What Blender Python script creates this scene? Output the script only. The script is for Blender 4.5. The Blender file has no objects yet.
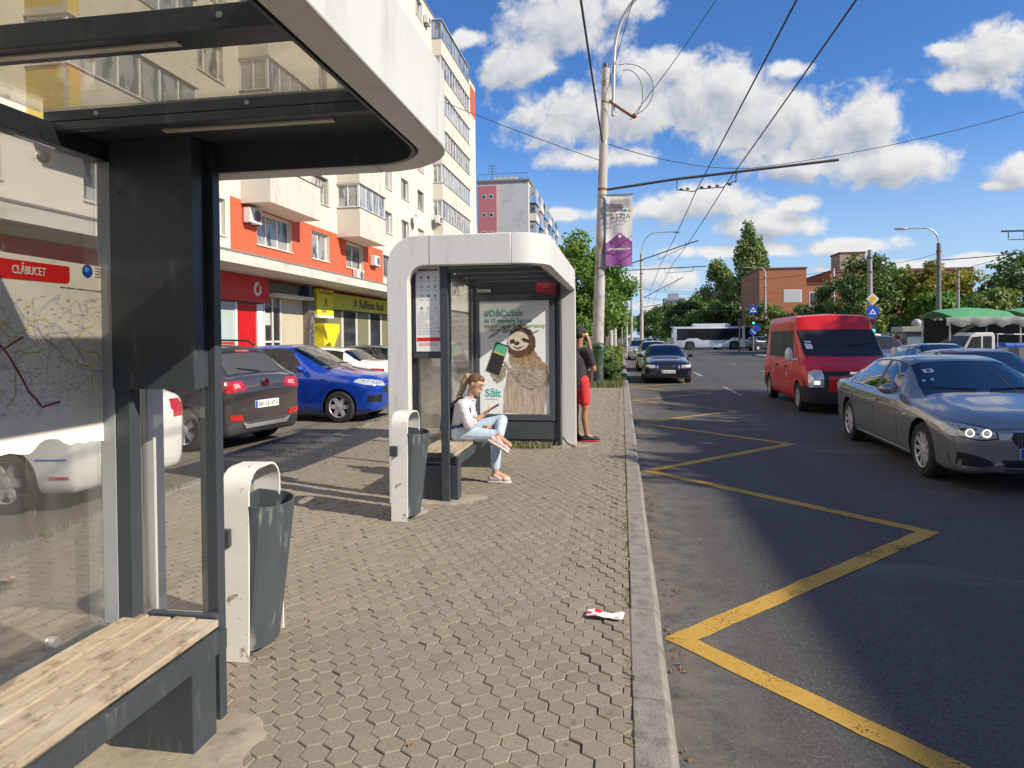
import bpy, bmesh, math, random
from mathutils import Vector, Matrix, noise as mnoise
from mathutils.bvhtree import BVHTree
PI = math.pi
R = math.radians
scene = bpy.context.scene
COL = scene.collection
RZ = -0.13            # level of the carriageway below the pavement
# ------------------------------------------------------------------ materials
class NT:
    def __init__(s, tree): s.t = tree; s.n = tree.nodes; s.l = tree.links
    def node(s, kind, **kw):
        n = s.n.new(kind)
        for k, v in kw.items(): setattr(n, k, v)
        return n
    def put(s, sock, v):
        if isinstance(v, bpy.types.NodeSocket): s.l.new(v, sock)
        elif v is not None:
            if hasattr(sock.default_value, '__len__') and isinstance(v, (tuple, list)) and len(v) == 3 and len(sock.default_value) == 4: v = (*v, 1)
            sock.default_value = v
    def math(s, op, a, b=None, c=None, clamp=False):
        n = s.node('ShaderNodeMath', operation=op); n.use_clamp = clamp
        s.put(n.inputs[0], a)
        if b is not None: s.put(n.inputs[1], b)
        if c is not None: s.put(n.inputs[2], c)
        return n.outputs[0]
    def mix(s, f, a, b, blend='MIX'):
        n = s.node('ShaderNodeMix', data_type='RGBA', blend_type=blend)
        s.put(n.inputs[0], f); s.put(n.inputs[6], a); s.put(n.inputs[7], b)
        return n.outputs[2]
    def noise(s, vec, scale, detail=4, rough=.55, dist=0):
        n = s.node('ShaderNodeTexNoise')
        if vec is not None: s.l.new(vec, n.inputs['Vector'])
        n.inputs['Scale'].default_value = scale; n.inputs['Detail'].default_value = detail
        n.inputs['Roughness'].default_value = rough; n.inputs['Distortion'].default_value = dist
        return n.outputs['Fac']
    def ramp(s, f, lo, hi, a=0., b=1.):
        n = s.node('ShaderNodeMapRange'); n.interpolation_type = 'SMOOTHSTEP'
        s.put(n.inputs[0], f); n.inputs[1].default_value = lo; n.inputs[2].default_value = hi
        n.inputs[3].default_value = a; n.inputs[4].default_value = b
        return n.outputs[0]
    def coord(s, kind='Object'): return s.node('ShaderNodeTexCoord').outputs[kind]
    def scaled(s, vec, sc):
        n = s.node('ShaderNodeMapping'); s.l.new(vec, n.inputs[0]); n.inputs['Scale'].default_value = sc
        return n.outputs[0]
    def bump(s, h, strength=.3, dist=.01):
        n = s.node('ShaderNodeBump'); s.put(n.inputs['Height'], h)
        n.inputs['Strength'].default_value = strength; n.inputs['Distance'].default_value = dist
        return n.outputs[0]
MATS = {}
def newmat(name):
    m = bpy.data.materials.new(name); m.use_nodes = True
    nt = NT(m.node_tree); bs = m.node_tree.nodes['Principled BSDF']
    MATS[name] = m
    return m, nt, bs
def M(name, col, rough=.5, metal=0., var=.12, scale=6., bump=0., bscale=60., coat=0., dirt=None, dscale=4., dlo=.5, dhi=.7, stretch=(1, 1, 1), spec=.5):
    if name in MATS: return MATS[name]
    m, nt, bs = newmat(name)
    co = nt.scaled(nt.coord(), stretch)
    f = nt.noise(co, scale, 5)
    c = nt.mix(f, tuple(x * (1 - var) for x in col), tuple(min(1, x * (1 + var)) for x in col))
    if dirt:
        c = nt.mix(nt.ramp(nt.noise(co, dscale, 6, .65), dlo, dhi), c, dirt)
    nt.l.new(c, bs.inputs['Base Color'])
    r = nt.ramp(nt.noise(co, scale * 2.3, 3), .2, .8, max(.03, rough - .07), min(1, rough + .07))
    nt.l.new(r, bs.inputs['Roughness'])
    bs.inputs['Metallic'].default_value = metal
    bs.inputs['Specular IOR Level'].default_value = spec
    if coat: bs.inputs['Coat Weight'].default_value = coat; bs.inputs['Coat Roughness'].default_value = .04
    if bump: nt.l.new(nt.bump(nt.noise(co, bscale, 4), bump, .01), bs.inputs['Normal'])
    return m
def emit(name, col, strength):
    m, nt, bs = newmat(name)
    bs.inputs['Base Color'].default_value = (*col, 1)
    bs.inputs['Emission Color'].default_value = (*col, 1); bs.inputs['Emission Strength'].default_value = strength
    return m
def glass(name, tint, refl=1.0, dirt=0., dcol=(.55, .52, .46), dsc=5., stretch=(1, 1, 1), speck=0.):
    m = bpy.data.materials.new(name); m.use_nodes = True; MATS[name] = m
    nt = NT(m.node_tree); nt.n.remove(nt.n['Principled BSDF'])
    out = nt.n['Material Output']
    tr = nt.node('ShaderNodeBsdfTransparent'); tr.inputs[0].default_value = (*tint, 1)
    gl = nt.node('ShaderNodeBsdfGlossy'); gl.inputs['Roughness'].default_value = .015
    fr = nt.node('ShaderNodeFresnel'); fr.inputs[0].default_value = 1.5
    f = nt.math('MULTIPLY', fr.outputs[0], refl, clamp=True)
    mx = nt.node('ShaderNodeMixShader'); nt.l.new(f, mx.inputs[0]); nt.l.new(tr.outputs[0], mx.inputs[1]); nt.l.new(gl.outputs[0], mx.inputs[2])
    last = mx.outputs[0]
    if dirt:
        co = nt.scaled(nt.coord(), stretch)
        a = nt.ramp(nt.noise(co, dsc, 8, .7), .35, .75, dirt * .35, dirt)
        if speck:
            s2 = nt.ramp(nt.noise(co, dsc * 9, 3, .6), .66, .72, 0., speck)
            a = nt.math('MAXIMUM', a, s2)
        df = nt.node('ShaderNodeBsdfDiffuse'); df.inputs[0].default_value = (*dcol, 1)
        tl = nt.node('ShaderNodeBsdfTranslucent'); tl.inputs[0].default_value = (*dcol, 1)
        ad = nt.node('ShaderNodeMixShader'); ad.inputs[0].default_value = .45
        nt.l.new(df.outputs[0], ad.inputs[1]); nt.l.new(tl.outputs[0], ad.inputs[2])
        m2 = nt.node('ShaderNodeMixShader'); nt.l.new(a, m2.inputs[0]); nt.l.new(last, m2.inputs[1]); nt.l.new(ad.outputs[0], m2.inputs[2])
        last = m2.outputs[0]
    nt.l.new(last, out.inputs[0])
    return m
# ------------------------------------------------------------------ mesh builder
class MB:
    def __init__(s): s.v = []; s.f = []; s.m = []
    def add(s, vs, fs, m=0):
        o = len(s.v); s.v += [tuple(v) for v in vs]
        for f in fs: s.f.append([i + o for i in f]); s.m.append(m)
    def box(s, x0, x1, y0, y1, z0, z1, m=0):
        s.add([(x0, y0, z0), (x1, y0, z0), (x1, y1, z0), (x0, y1, z0), (x0, y0, z1), (x1, y0, z1), (x1, y1, z1), (x0, y1, z1)],
              [(0, 3, 2, 1), (4, 5, 6, 7), (0, 1, 5, 4), (1, 2, 6, 5), (2, 3, 7, 6), (3, 0, 4, 7)], m)
    def cbox(s, c, d, m=0): s.box(c[0] - d[0] / 2, c[0] + d[0] / 2, c[1] - d[1] / 2, c[1] + d[1] / 2, c[2] - d[2] / 2, c[2] + d[2] / 2, m)
    def prism(s, poly, fn0, fn1, m=0):
        """poly: 2D outline; fn0/fn1 map a 2D point to the two end faces"""
        n = len(poly); a = [fn0(*p) for p in poly]; b = [fn1(*p) for p in poly]
        s.add(a + b, [list(range(n))[::-1], list(range(n, 2 * n))] + [(i, (i + 1) % n, n + (i + 1) % n, n + i) for i in range(n)], m)
    def prism_y(s, poly, y0, y1, m=0): s.prism(poly, lambda a, b: (a, y0, b), lambda a, b: (a, y1, b), m)
    def prism_x(s, poly, x0, x1, m=0): s.prism(poly, lambda a, b: (x0, a, b), lambda a, b: (x1, a, b), m)
    def prism_z(s, poly, z0, z1, m=0): s.prism(poly, lambda a, b: (a, b, z0), lambda a, b: (a, b, z1), m)
    def tube(s, pts, r, n=8, m=0, caps=True):
        pts = [Vector(p) for p in pts]; k = len(pts)
        rs = r if isinstance(r, (list, tuple)) else [r] * k
        rings = []; up = None
        for i, p in enumerate(pts):
            d = (pts[min(i + 1, k - 1)] - pts[max(i - 1, 0)]).normalized()
            if up is None: up = Vector((0, 0, 1)) if abs(d.z) < .9 else Vector((1, 0, 0))
            a = d.cross(up).normalized(); up = a.cross(d).normalized()
            rings.append([p + (a * math.cos(2 * PI * j / n) + up * math.sin(2 * PI * j / n)) * rs[i] for j in range(n)])
        s.loft(rings, True, caps, m)
    def loft(s, rings, closed=True, caps=True, m=0):
        o = len(s.v); n = len(rings[0])
        for rg in rings: s.v += [tuple(p) for p in rg]
        for i in range(len(rings) - 1):
            for j in range(n if closed else n - 1):
                a = o + i * n + j; b = o + i * n + (j + 1) % n
                s.f.append([a, b, b + n, a + n]); s.m.append(m)
        if caps:
            s.f.append([o + j for j in range(n)][::-1]); s.m.append(m)
            e = o + (len(rings) - 1) * n
            s.f.append([e + j for j in range(n)]); s.m.append(m)
    def lathe(s, prof, c=(0, 0, 0), n=24, axis='z', m=0, caps=True):
        rings = []
        for r, h in prof:
            rg = []
            for j in range(n):
                a = 2 * PI * j / n; x, y = r * math.cos(a), r * math.sin(a)
                p = (x, y, h) if axis == 'z' else ((x, h, y) if axis == 'y' else (h, x, y))
                rg.append((c[0] + p[0], c[1] + p[1], c[2] + p[2]))
            rings.append(rg)
        s.loft(rings, True, caps, m)
    def ball(s, c, r, n=12, k=8, m=0, rot=None):
        r = (r, r, r) if not isinstance(r, (tuple, list)) else r
        rings = []
        for i in range(k + 1):
            t = PI * (i / k); t = min(max(t, .02), PI - .02)
            rg = []
            for j in range(n):
                a = 2 * PI * j / n
                p = Vector((r[0] * math.sin(t) * math.cos(a), r[1] * math.sin(t) * math.sin(a), r[2] * math.cos(t)))
                if rot: p = rot @ p
                rg.append(Vector(c) + p)
            rings.append(rg)
        s.loft(rings, True, True, m)
    def capsule(s, p0, r0, p1, r1, m=0, n=12):
        p0 = Vector(p0); p1 = Vector(p1); d = (p1 - p0)
        if d.length < 1e-5: return s.ball(p0, r0, m=m)
        dn = d.normalized(); up = Vector((0, 0, 1)) if abs(dn.z) < .9 else Vector((1, 0, 0))
        a = dn.cross(up).normalized(); b = a.cross(dn)
        rings = []
        for (c, r, t0, t1) in ((p0, r0, -PI / 2 + .05, 0), (p1, r1, 0, PI / 2 - .05)):
            for i in range(5):
                t = t0 + (t1 - t0) * i / 4
                q = c + dn * (r * math.sin(t)); rr = r * math.cos(t)
                rings.append([q + (a * math.cos(2 * PI * j / n) + b * math.sin(2 * PI * j / n)) * rr for j in range(n)])
        s.loft(rings, True, True, m)
    def build(s, name, mats, parent=None, smooth=None, bevel=0., seg=2, fix=True, link=True):
        me = bpy.data.meshes.new(name); me.from_pydata(s.v, [], s.f)
        mats = mats if isinstance(mats, (list, tuple)) else [mats]
        for m in mats: me.materials.append(m)
        me.polygons.foreach_set('material_index', s.m)
        if fix or smooth is not None:
            bm = bmesh.new(); bm.from_mesh(me)
            if fix: bmesh.ops.recalc_face_normals(bm, faces=bm.faces)
            if smooth is not None: shade(bm, smooth)
            bm.to_mesh(me); bm.free()
        o = bpy.data.objects.new(name, me)
        if link: COL.objects.link(o)
        if parent: o.parent = parent
        if bevel:
            b = o.modifiers.new('bevel', 'BEVEL'); b.width = bevel; b.segments = seg; b.limit_method = 'ANGLE'; b.angle_limit = R(40)
            b.use_clamp_overlap = True
        return o
def shade(bm, ang):
    for f in bm.faces: f.smooth = True
    for e in bm.edges:
        if len(e.link_faces) != 2 or e.calc_face_angle(0) > R(ang): e.smooth = False
def tag(o, label=None, cat=None, group=None, kind=None):
    if label: o['label'] = label
    if cat: o['category'] = cat
    if group: o['group'] = group
    if kind: o['kind'] = kind
    return o
def thing(name, label, cat, loc=(0, 0, 0), rotz=0., group=None):
    o = bpy.data.objects.new(name, None); COL.objects.link(o); o.empty_display_size = .1
    o.location = loc; o.rotation_euler = (0, 0, rotz)
    return tag(o, label, cat, group)
def clone(root, loc, rotz=None, label=None, scale=None):
    def rec(o, par):
        c = o.copy(); COL.objects.link(c)
        c.parent = par
        for ch in [x for x in KIDS.get(o.name, [])]: rec(ch, c)
        return c
    build_kids()
    c = rec(root, None)
    c.location = loc
    if rotz is not None: c.rotation_euler = (0, 0, rotz)
    if scale is not None: c.scale = scale if isinstance(scale, (tuple, list)) else (scale,) * 3
    if label: c['label'] = label
    return c
KIDS = {}
def build_kids():
    KIDS.clear()
    for o in COL.objects:
        if o.parent: KIDS.setdefault(o.parent.name, []).append(o)
def evaluated(o):
    bpy.context.view_layer.update()
    dg = bpy.context.evaluated_depsgraph_get()
    return bpy.data.meshes.new_from_object(o.evaluated_get(dg), depsgraph=dg)
def text_mesh(txt, size, at, right, up, mat, name, parent=None, align='LEFT', depth=.0015, width=None, bold=0.):
    cu = bpy.data.curves.new('t', 'FONT'); cu.body = txt; cu.size = size; cu.align_x = align; cu.extrude = depth; cu.offset = bold
    cu.resolution_u = 3
    t = bpy.data.objects.new('t', cu); COL.objects.link(t)
    me = evaluated(t)
    bpy.data.objects.remove(t); bpy.data.curves.remove(cu)
    right = Vector(right).normalized(); up = Vector(up).normalized(); nn = right.cross(up)
    xs = [v.co.x for v in me.vertices] or [0, 1]
    k = width / max(1e-4, max(xs) - min(xs)) if width else 1
    at = Vector(at)
    for v in me.vertices: v.co = at + right * v.co.x * k + up * v.co.y + nn * v.co.z
    me.materials.clear(); me.materials.append(mat)
    for p in me.polygons: p.material_index = 0
    o = bpy.data.objects.new(name, me); COL.objects.link(o)
    if parent: o.parent = parent
    return o
def arc(cx, cy, r, a0, a1, n=6): return [(cx + r * math.cos(R(a0 + (a1 - a0) * i / n)), cy + r * math.sin(R(a0 + (a1 - a0) * i / n))) for i in range(n + 1)]
# ------------------------------------------------------------------ common materials
ANTH = M('anthracite_paint', (.042, .053, .063), .4, var=.25, scale=5, dirt=(.11, .112, .11), dscale=11, dlo=.56, dhi=.76, bump=.05, stretch=(1.5, 1.5, .3))
WHITE = M('white_shelter_paint', (.63, .63, .61), .42, var=.06, scale=3, dirt=(.43, .41, .37), dscale=5, dlo=.5, dhi=.9, stretch=(1.6, 1.6, .35))
CHIP = M('chipped_white_paint', (.68, .67, .63), .5, var=.12, scale=7, dirt=(.3, .22, .15), dscale=13, dlo=.6, dhi=.68)
STEEL = M('galvanised_steel', (.42, .42, .41), .45, .7)
BLACK = M('black_plastic', (.02, .02, .022), .5)
RUBBER = M('tyre_rubber', (.022, .022, .023), .8, var=.3, scale=9, bump=.1)
CHROME = M('chrome', (.75, .75, .76), .12, 1.)
WHITEP = M('white_plastic', (.78, .78, .77), .4)
REDP = M('red_sign_paint', (.62, .02, .02), .35, var=.08)
YELP = M('yellow_sign_paint', (.75, .62, .02), .4, var=.08)
BLUEP = M('blue_sign_paint', (.02, .09, .5), .35)
CONC = M('weathered_concrete', (.46, .44, .41), .85, var=.22, scale=3, dirt=(.3, .27, .24), dscale=5, dlo=.5, dhi=.75, bump=.25)
RUST = M('rusty_steel', (.2, .1, .06), .8, var=.4, scale=20)
DARKST = M('dark_steel', (.09, .09, .095), .5, .5)
PAPER = M('white_paper', (.78, .77, .73), .7, var=.04)
INK = M('black_ink', (.03, .03, .035), .6)
SGLASS = glass('shelter_glass', (.99, .995, .985), .6, .05, (.85, .82, .75), 4., (1, 3, .18), .16)
RGLASS = glass('roof_glass', (.93, .91, .84), .6, .16, (.7, .62, .46), 2.2, (1, 1, 1), .4)
WGLASS = glass('window_glass', (.35, .38, .4), 1.6, .06)
# ------------------------------------------------------------------ camera
cam = bpy.data.cameras.new('camera'); camo = bpy.data.objects.new('camera', cam); COL.objects.link(camo)
cam.sensor_width = 36; cam.lens = 36 * 670 / 1024; cam.shift_y = -0.03468; cam.clip_end = 6000; cam.clip_start = .05
yaw = R(9.33046)
camo.matrix_world = (Matrix.Translation((0, 0, 1.6)) @ Matrix.Rotation(yaw, 4, 'Z') @ Matrix.Rotation(R(90 - .9), 4, 'X') @ Matrix.Rotation(R(-.5), 4, 'Z'))
scene.camera = camo
# ------------------------------------------------------------------ light, sky, clouds
SUN = Vector((1.40, -.52, .99)).normalized()
sl = bpy.data.lights.new('sun', 'SUN'); sl.energy = 5.0; sl.angle = R(.53); sl.color = (1, .9, .74)
so = bpy.data.objects.new('sun', sl); COL.objects.link(so)
so.rotation_euler = SUN.to_track_quat('Z', 'Y').to_euler()
w = bpy.data.worlds.new('World'); scene.world = w; w.use_nodes = True
nt = NT(w.node_tree)
sky = nt.node('ShaderNodeTexSky', sky_type='NISHITA'); sky.sun_disc = False
sky.sun_elevation = math.asin(SUN.z); sky.sun_rotation = math.atan2(SUN.x, SUN.y)
sky.air_density = 1.0; sky.dust_density = .25; sky.ozone_density = 1.6; sky.altitude = 100
BL = [(-0.148, 0.413, 0.063, 0.039), (-0.08, 0.477, 0.109, 0.056), (0.014, 0.484, 0.057, 0.029), (-0.015, 0.33, 0.16, 0.05), (0.099, 0.341, 0.096, 0.064), (0.05, 0.387, 0.084, 0.036), (0.209, 0.305, 0.112, 0.063), (0.147, 0.359, 0.068, 0.043), (0.288, 0.273, 0.078, 0.049), (0.343, 0.3, 0.051, 0.049), (0.36, 0.234, 0.095, 0.036), (0.249, 0.24, 0.079, 0.025), (-0.03, 0.262, 0.09, 0.02), (0.112, 0.189, 0.096, 0.032), (0.195, 0.158, 0.094, 0.023), (0.05, 0.185, 0.05, 0.018), (0.17, 0.122, 0.11, 0.012), (0.314, 0.123, 0.071, 0.013), (0.05, 0.085, 0.06, 0.02), (0.09, 0.045, 0.09, 0.014), (0.497, 0.374, 0.066, 0.048), (0.46, 0.344, 0.037, 0.019), (0.448, 0.385, 0.037, 0.012), (0.525, 0.219, 0.036, 0.024), (0.503, 0.199, 0.027, 0.008), (0.236, 0.374, 0.037, 0.017), (0.248, 0.184, 0.029, 0.014), (0.379, 0.092, 0.113, 0.011), (0.485, 0.103, 0.049, 0.011), (-0.232, 0.453, 0.046, 0.015), (0.503, 0.527, 0.142, 0.06), (0.114, 0.61, 0.214, 0.057), (-0.181, 0.133, 0.091, 0.038), (-0.09, 0.183, 0.059, 0.012), (.8, .35, .2, .08), (1.1, .2, .25, .06), (-.5, .3, .2, .08), (-.9, .5, .3, .12)]
g = bpy.data.node_groups.new('cloud_density', 'ShaderNodeTree')
g.interface.new_socket('UV', in_out='INPUT', socket_type='NodeSocketVector')
g.interface.new_socket('D', in_out='OUTPUT', socket_type='NodeSocketFloat')
gt = NT(g); gi = gt.node('NodeGroupInput'); go = gt.node('NodeGroupOutput')
sep = gt.node('ShaderNodeSeparateXYZ'); gt.l.new(gi.outputs[0], sep.inputs[0])
acc = None
for (u0, v0, a, b) in BL:
    dx = gt.math('MULTIPLY_ADD', sep.outputs[0], 1 / a, -u0 / a); dy = gt.math('MULTIPLY_ADD', sep.outputs[1], 1 / b, -v0 / b)
    q = gt.math('ADD', gt.math('MULTIPLY', dx, dx), gt.math('MULTIPLY', dy, dy))
    f = gt.math('SUBTRACT', 1., gt.math('SQRT', q))
    acc = f if acc is None else gt.math('SMOOTH_MAX', acc, f, .25)
acc = gt.math('MAXIMUM', acc, -1.3)
big = gt.noise(gi.outputs[0], 9, 2, .5); fine = gt.noise(gi.outputs[0], 22, 7, .62, .3)
nn = gt.math('ADD', gt.math('MULTIPLY_ADD', big, 1.0, -.42), gt.math('MULTIPLY_ADD', fine, 1.9, -.87))
gt.l.new(gt.math('ADD', acc, nn), go.inputs[0])
dirv = nt.node('ShaderNodeTexCoord').outputs['Generated']
sp = nt.node('ShaderNodeSeparateXYZ'); nt.l.new(dirv, sp.inputs[0])
yy = nt.math('MAXIMUM', nt.math('ABSOLUTE', sp.outputs[1]), .05)
U = nt.math('DIVIDE', sp.outputs[0], yy); V = nt.math('DIVIDE', sp.outputs[2], yy)
def dens(du, dv):
    c = nt.node('ShaderNodeCombineXYZ'); nt.put(c.inputs[0], nt.math('ADD', U, du)); nt.put(c.inputs[1], nt.math('ADD', V, dv))
    n = nt.node('ShaderNodeGroup'); n.node_tree = g; nt.l.new(c.outputs[0], n.inputs[0]); return n.outputs[0]
d0 = dens(0, 0); d1 = dens(.012, .02)
mask = nt.math('MULTIPLY', nt.ramp(d0, -.02, .6), nt.ramp(sp.outputs[2], 0, .015))
lit = nt.math('MULTIPLY_ADD', nt.math('SUBTRACT', d0, d1), .75, .55, clamp=True)
thick = nt.ramp(d0, .2, 1.5, 0, .24)
lit = nt.math('SUBTRACT', lit, thick, clamp=True)
ccol = nt.mix(lit, (2.9, 3.25, 3.8), (6.3, 6.25, 6.15))
skyc = nt.mix(1., sky.outputs[0], (.42, .74, 1.16), 'MULTIPLY')
skyc = nt.mix(nt.ramp(sp.outputs[2], .0, .3, .75, 0), skyc, (4.0, 5.1, 6.3))
bgcol = nt.mix(mask, skyc, ccol)
bg = w.node_tree.nodes['Background']; nt.l.new(bgcol, bg.inputs[0]); bg.inputs[1].default_value = .11
scene.view_settings.view_transform = 'Standard'; scene.view_settings.look = 'None'; scene.view_settings.exposure = .38; scene.view_settings.gamma = 1
scene.cycles.max_bounces = 8; scene.cycles.transparent_max_bounces = 24; scene.cycles.diffuse_bounces = 3; scene.cycles.glossy_bounces = 4
scene.cycles.use_denoising = True
# ------------------------------------------------------------------ ground, road, kerb, paving
rnd = random.Random(7)
def flat(name, poly, z, mat, kind='structure', label=None):
    mb = MB(); mb.add([(x, y, z) for x, y in poly], [list(range(len(poly)))]); o = mb.build(name, mat, fix=False)
    o['kind'] = kind
    return o
def asphalt(name, col, warm, edge=None):
    m, nt, bs = newmat(name)
    co = nt.coord()
    f = nt.noise(co, .35, 4, .6); c = nt.mix(f, tuple(x * .82 for x in col), tuple(x * 1.2 for x in col))
    sp = nt.noise(co, 160, 3, .7); c = nt.mix(nt.ramp(sp, .35, .75), tuple(x * .6 for x in col), c)
    st = nt.noise(co, 420, 2, .5); c = nt.mix(nt.ramp(st, .66, .74, 0, .7), c, tuple(min(1, x * 2.6) for x in col))
    ag = nt.node('ShaderNodeTexVoronoi'); nt.l.new(co, ag.inputs['Vector']); ag.inputs['Scale'].default_value = 120
    agc = nt.node('ShaderNodeSeparateColor'); nt.l.new(ag.outputs['Color'], agc.inputs[0])
    c = nt.mix(nt.ramp(agc.outputs[0], .82, .84, 0, .5), c, tuple(min(1, x * 1.9) for x in col)); c = nt.mix(nt.ramp(agc.outputs[1], .7, .72, 0, .5), c, tuple(x * .4 for x in col))
    v = nt.node('ShaderNodeTexVoronoi', feature='DISTANCE_TO_EDGE'); v.inputs['Scale'].default_value = .33
    wv = nt.node('ShaderNodeMapping'); nt.l.new(co, wv.inputs[0])
    nz = nt.node('ShaderNodeTexNoise'); nt.l.new(co, nz.inputs[0]); nz.inputs['Scale'].default_value = 3; nz.inputs['Detail'].default_value = 5
    va = nt.node('ShaderNodeVectorMath', operation='MULTIPLY_ADD'); nt.l.new(nz.outputs['Color'], va.inputs[0]); va.inputs[1].default_value = (.5, .5, 0); nt.l.new(co, va.inputs[2])
    nt.l.new(va.outputs[0], v.inputs['Vector'])
    crack = nt.math('MULTIPLY', nt.ramp(v.outputs['Distance'], .0, .006, .75, 0), nt.ramp(nt.noise(co, .5, 2), .42, .6))
    c = nt.mix(crack, c, tuple(x * .35 for x in col))
    if edge:
        s = nt.node('ShaderNodeSeparateXYZ'); nt.l.new(co, s.inputs[0])
        lane = nt.math('SINE', nt.math('MULTIPLY', s.outputs[0], 3.7))
        c = nt.mix(nt.math('MULTIPLY', nt.ramp(lane, .2, .9), nt.ramp(nt.noise(nt.scaled(co, (1, .12, 1)), 1.6, 4), .3, .7, .1, .5)), c, tuple(x * .55 for x in col))
        c = nt.mix(nt.ramp(nt.noise(co, 2.6, 3, .55), .67, .72, 0, .7), c, tuple(x * .45 for x in col))
        c = nt.mix(nt.ramp(nt.noise(nt.scaled(co, (.35, 1.2, 1)), .9, 5, .7), .56, .66, 0, .45), c, (.15, .14, .125))
    if edge:   # dust and grit that collect against the kerb
        s = nt.node('ShaderNodeSeparateXYZ'); nt.l.new(co, s.inputs[0])
        e = nt.math('MULTIPLY', nt.ramp(s.outputs[0], edge, edge + .75, 1, 0), nt.ramp(nt.noise(co, 6, 6, .7), .25, .65))
        c = nt.mix(nt.math('MULTIPLY', e, .7), c, warm)
    nt.l.new(c, bs.inputs['Base Color']); bs.inputs['Roughness'].default_value = .82
    nt.l.new(nt.bump(nt.noise(co, 150, 3, .7), .5, .006), bs.inputs['Normal'])
    return m
ASPH = asphalt('road_asphalt', (.088, .084, .08), (.2, .172, .14), .2)
ASPH2 = asphalt('car_park_asphalt', (.2, .175, .14), (.3, .26, .2))
GRND = M('earth', (.12, .1, .07), .9, var=.3, scale=.6, bump=.3)
flat('ground', [(-900, -300), (1200, -300), (1200, 2600), (-900, 2600)], RZ - .05, GRND)
flat('road', [(.15, -60), (11.2, -60), (11.2, 62), (60, 70), (60, 112), (11.2, 112), (15, 900), (1.5, 900), (.9, 112), (-40, 112), (-40, 84), (.15, 82)], RZ, ASPH)
# far pavement beyond the carriageway
PAV2 = M('far_paving', (.3, .28, .25), .85, var=.2, scale=2, bump=.2)
mb = MB(); mb.box(11.2, 40, -60, 60, RZ - .04, RZ + .12); tag(mb.build('far_pavement', PAV2), kind='structure')
# car park in front of the building and the strip along the shops
flat('car_park', [(-11.2, -40), (-4.83, -40), (-4.83, 70), (-11.2, 70)], -.025, ASPH2)
mb = MB(); mb.box(-14.1, -11.2, -40, 75, -.15, .08); tag(mb.build('shop_pavement', PAV2), kind='structure')
# mortar bed under the pavers
BED = M('paver_bed', (.075, .068, .055), .95, var=.4, scale=12)
mb = MB(); mb.box(-4.83, .03, -8, 120, -.2, -.022); tag(mb.build('paver_bed', BED), kind='structure')
# hexagonal pavers, every one its own block face inside one sheet
def paver_mat():
    m, nt, bs = newmat('grey_pavers')
    co = nt.coord(); geo = nt.node('ShaderNodeNewGeometry')
    rp = geo.outputs['Random Per Island']
    c = nt.mix(rp, (.24, .195, .135), (.345, .29, .21))
    c = nt.mix(nt.ramp(rp, .955, .96), c, (.27, .25, .22))
    c = nt.mix(nt.ramp(nt.noise(co, .9, 5, .6), .35, .7), c, nt.mix(.5, c, (.31, .26, .19)))
    c = nt.mix(nt.ramp(nt.noise(co, 90, 4, .7), .3, .75), tuple([.2, .175, .14]), c)
    c = nt.mix(nt.ramp(nt.noise(co, 11, 3, .5), .68, .74, 0, .6), c, (.1, .09, .08))
    c = nt.mix(nt.ramp(nt.noise(co, 2.1, 7, .7), .55, .7, 0, .55), c, (.2, .165, .12))
    c = nt.mix(nt.ramp(nt.noise(co, 45, 2, .5), .74, .77, 0, .8), c, (.07, .065, .06))
    nt.l.new(c, bs.inputs['Base Color']); bs.inputs['Roughness'].default_value = .85
    nt.l.new(nt.bump(nt.noise(co, 120, 4, .7), .45, .004), bs.inputs['Normal'])
    return m
PAVM = paver_mat()
mb = MB(); W = .107; rowp = W * .866; rr = W / math.sqrt(3)
def pavers(x0, x1, y0, y1):
    j = 0; y = y0
    while y < y1:
        x = x0 + (W / 2 if j % 2 else 0)
        while x < x1:
            jx, jy = rnd.uniform(-.0016, .0016), rnd.uniform(-.0016, .0016)
            lowp = 0 if mnoise.noise(Vector((x * .6, y * .6, 3))) < .1 else rnd.uniform(0, .005)
            if -.45 < x < -.1: lowp += rnd.uniform(0, .008)
            dz = -.002 + rnd.uniform(-.0022, .0022) + .006 * mnoise.noise(Vector((x * .8, y * .8, 0))) - lowp
            tx, ty = rnd.gauss(0, .02), rnd.gauss(0, .02)
            sx = rnd.uniform(.965, .99)
            top = []; mid = []; bot = []
            for k in range(6):
                a = R(30 + 60 * k) + rnd.uniform(-.03, .03)
                px, py = rr * math.cos(a), rr * math.sin(a)
                # interlocking blocks: alternate sides lean, giving the wavy joints
                py += .10 * rr * math.sin(a * 3 + PI / 2)
                xx, yy2 = px * sx, py * sx
                z = dz + px * tx + py * ty
                X0 = x + jx + xx
                if X0 > .034: X0 = .034
                if x + jx - xx * 0 > .09: pass
                top.append((min(.033, x + jx + xx * .93), y + jy + yy2 * .93, z)); mid.append((X0, y + jy + yy2, z - .0045)); bot.append((X0, y + jy + yy2, -.03))
            mb.add(top + mid + bot, [(0, 1, 2, 3, 4, 5)] + [(i + 6, (i + 1) % 6 + 6, (i + 1) % 6, i) for i in range(6)] + [(i + 12, (i + 1) % 6 + 12, (i + 1) % 6 + 6, i + 6) for i in range(6)])
            x += W
        j += 1; y += rowp
pavers(-4.66, .055, -1.2, 23.2)
o = mb.build('sidewalk', PAVM, fix=False); o['kind'] = 'structure'
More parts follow.
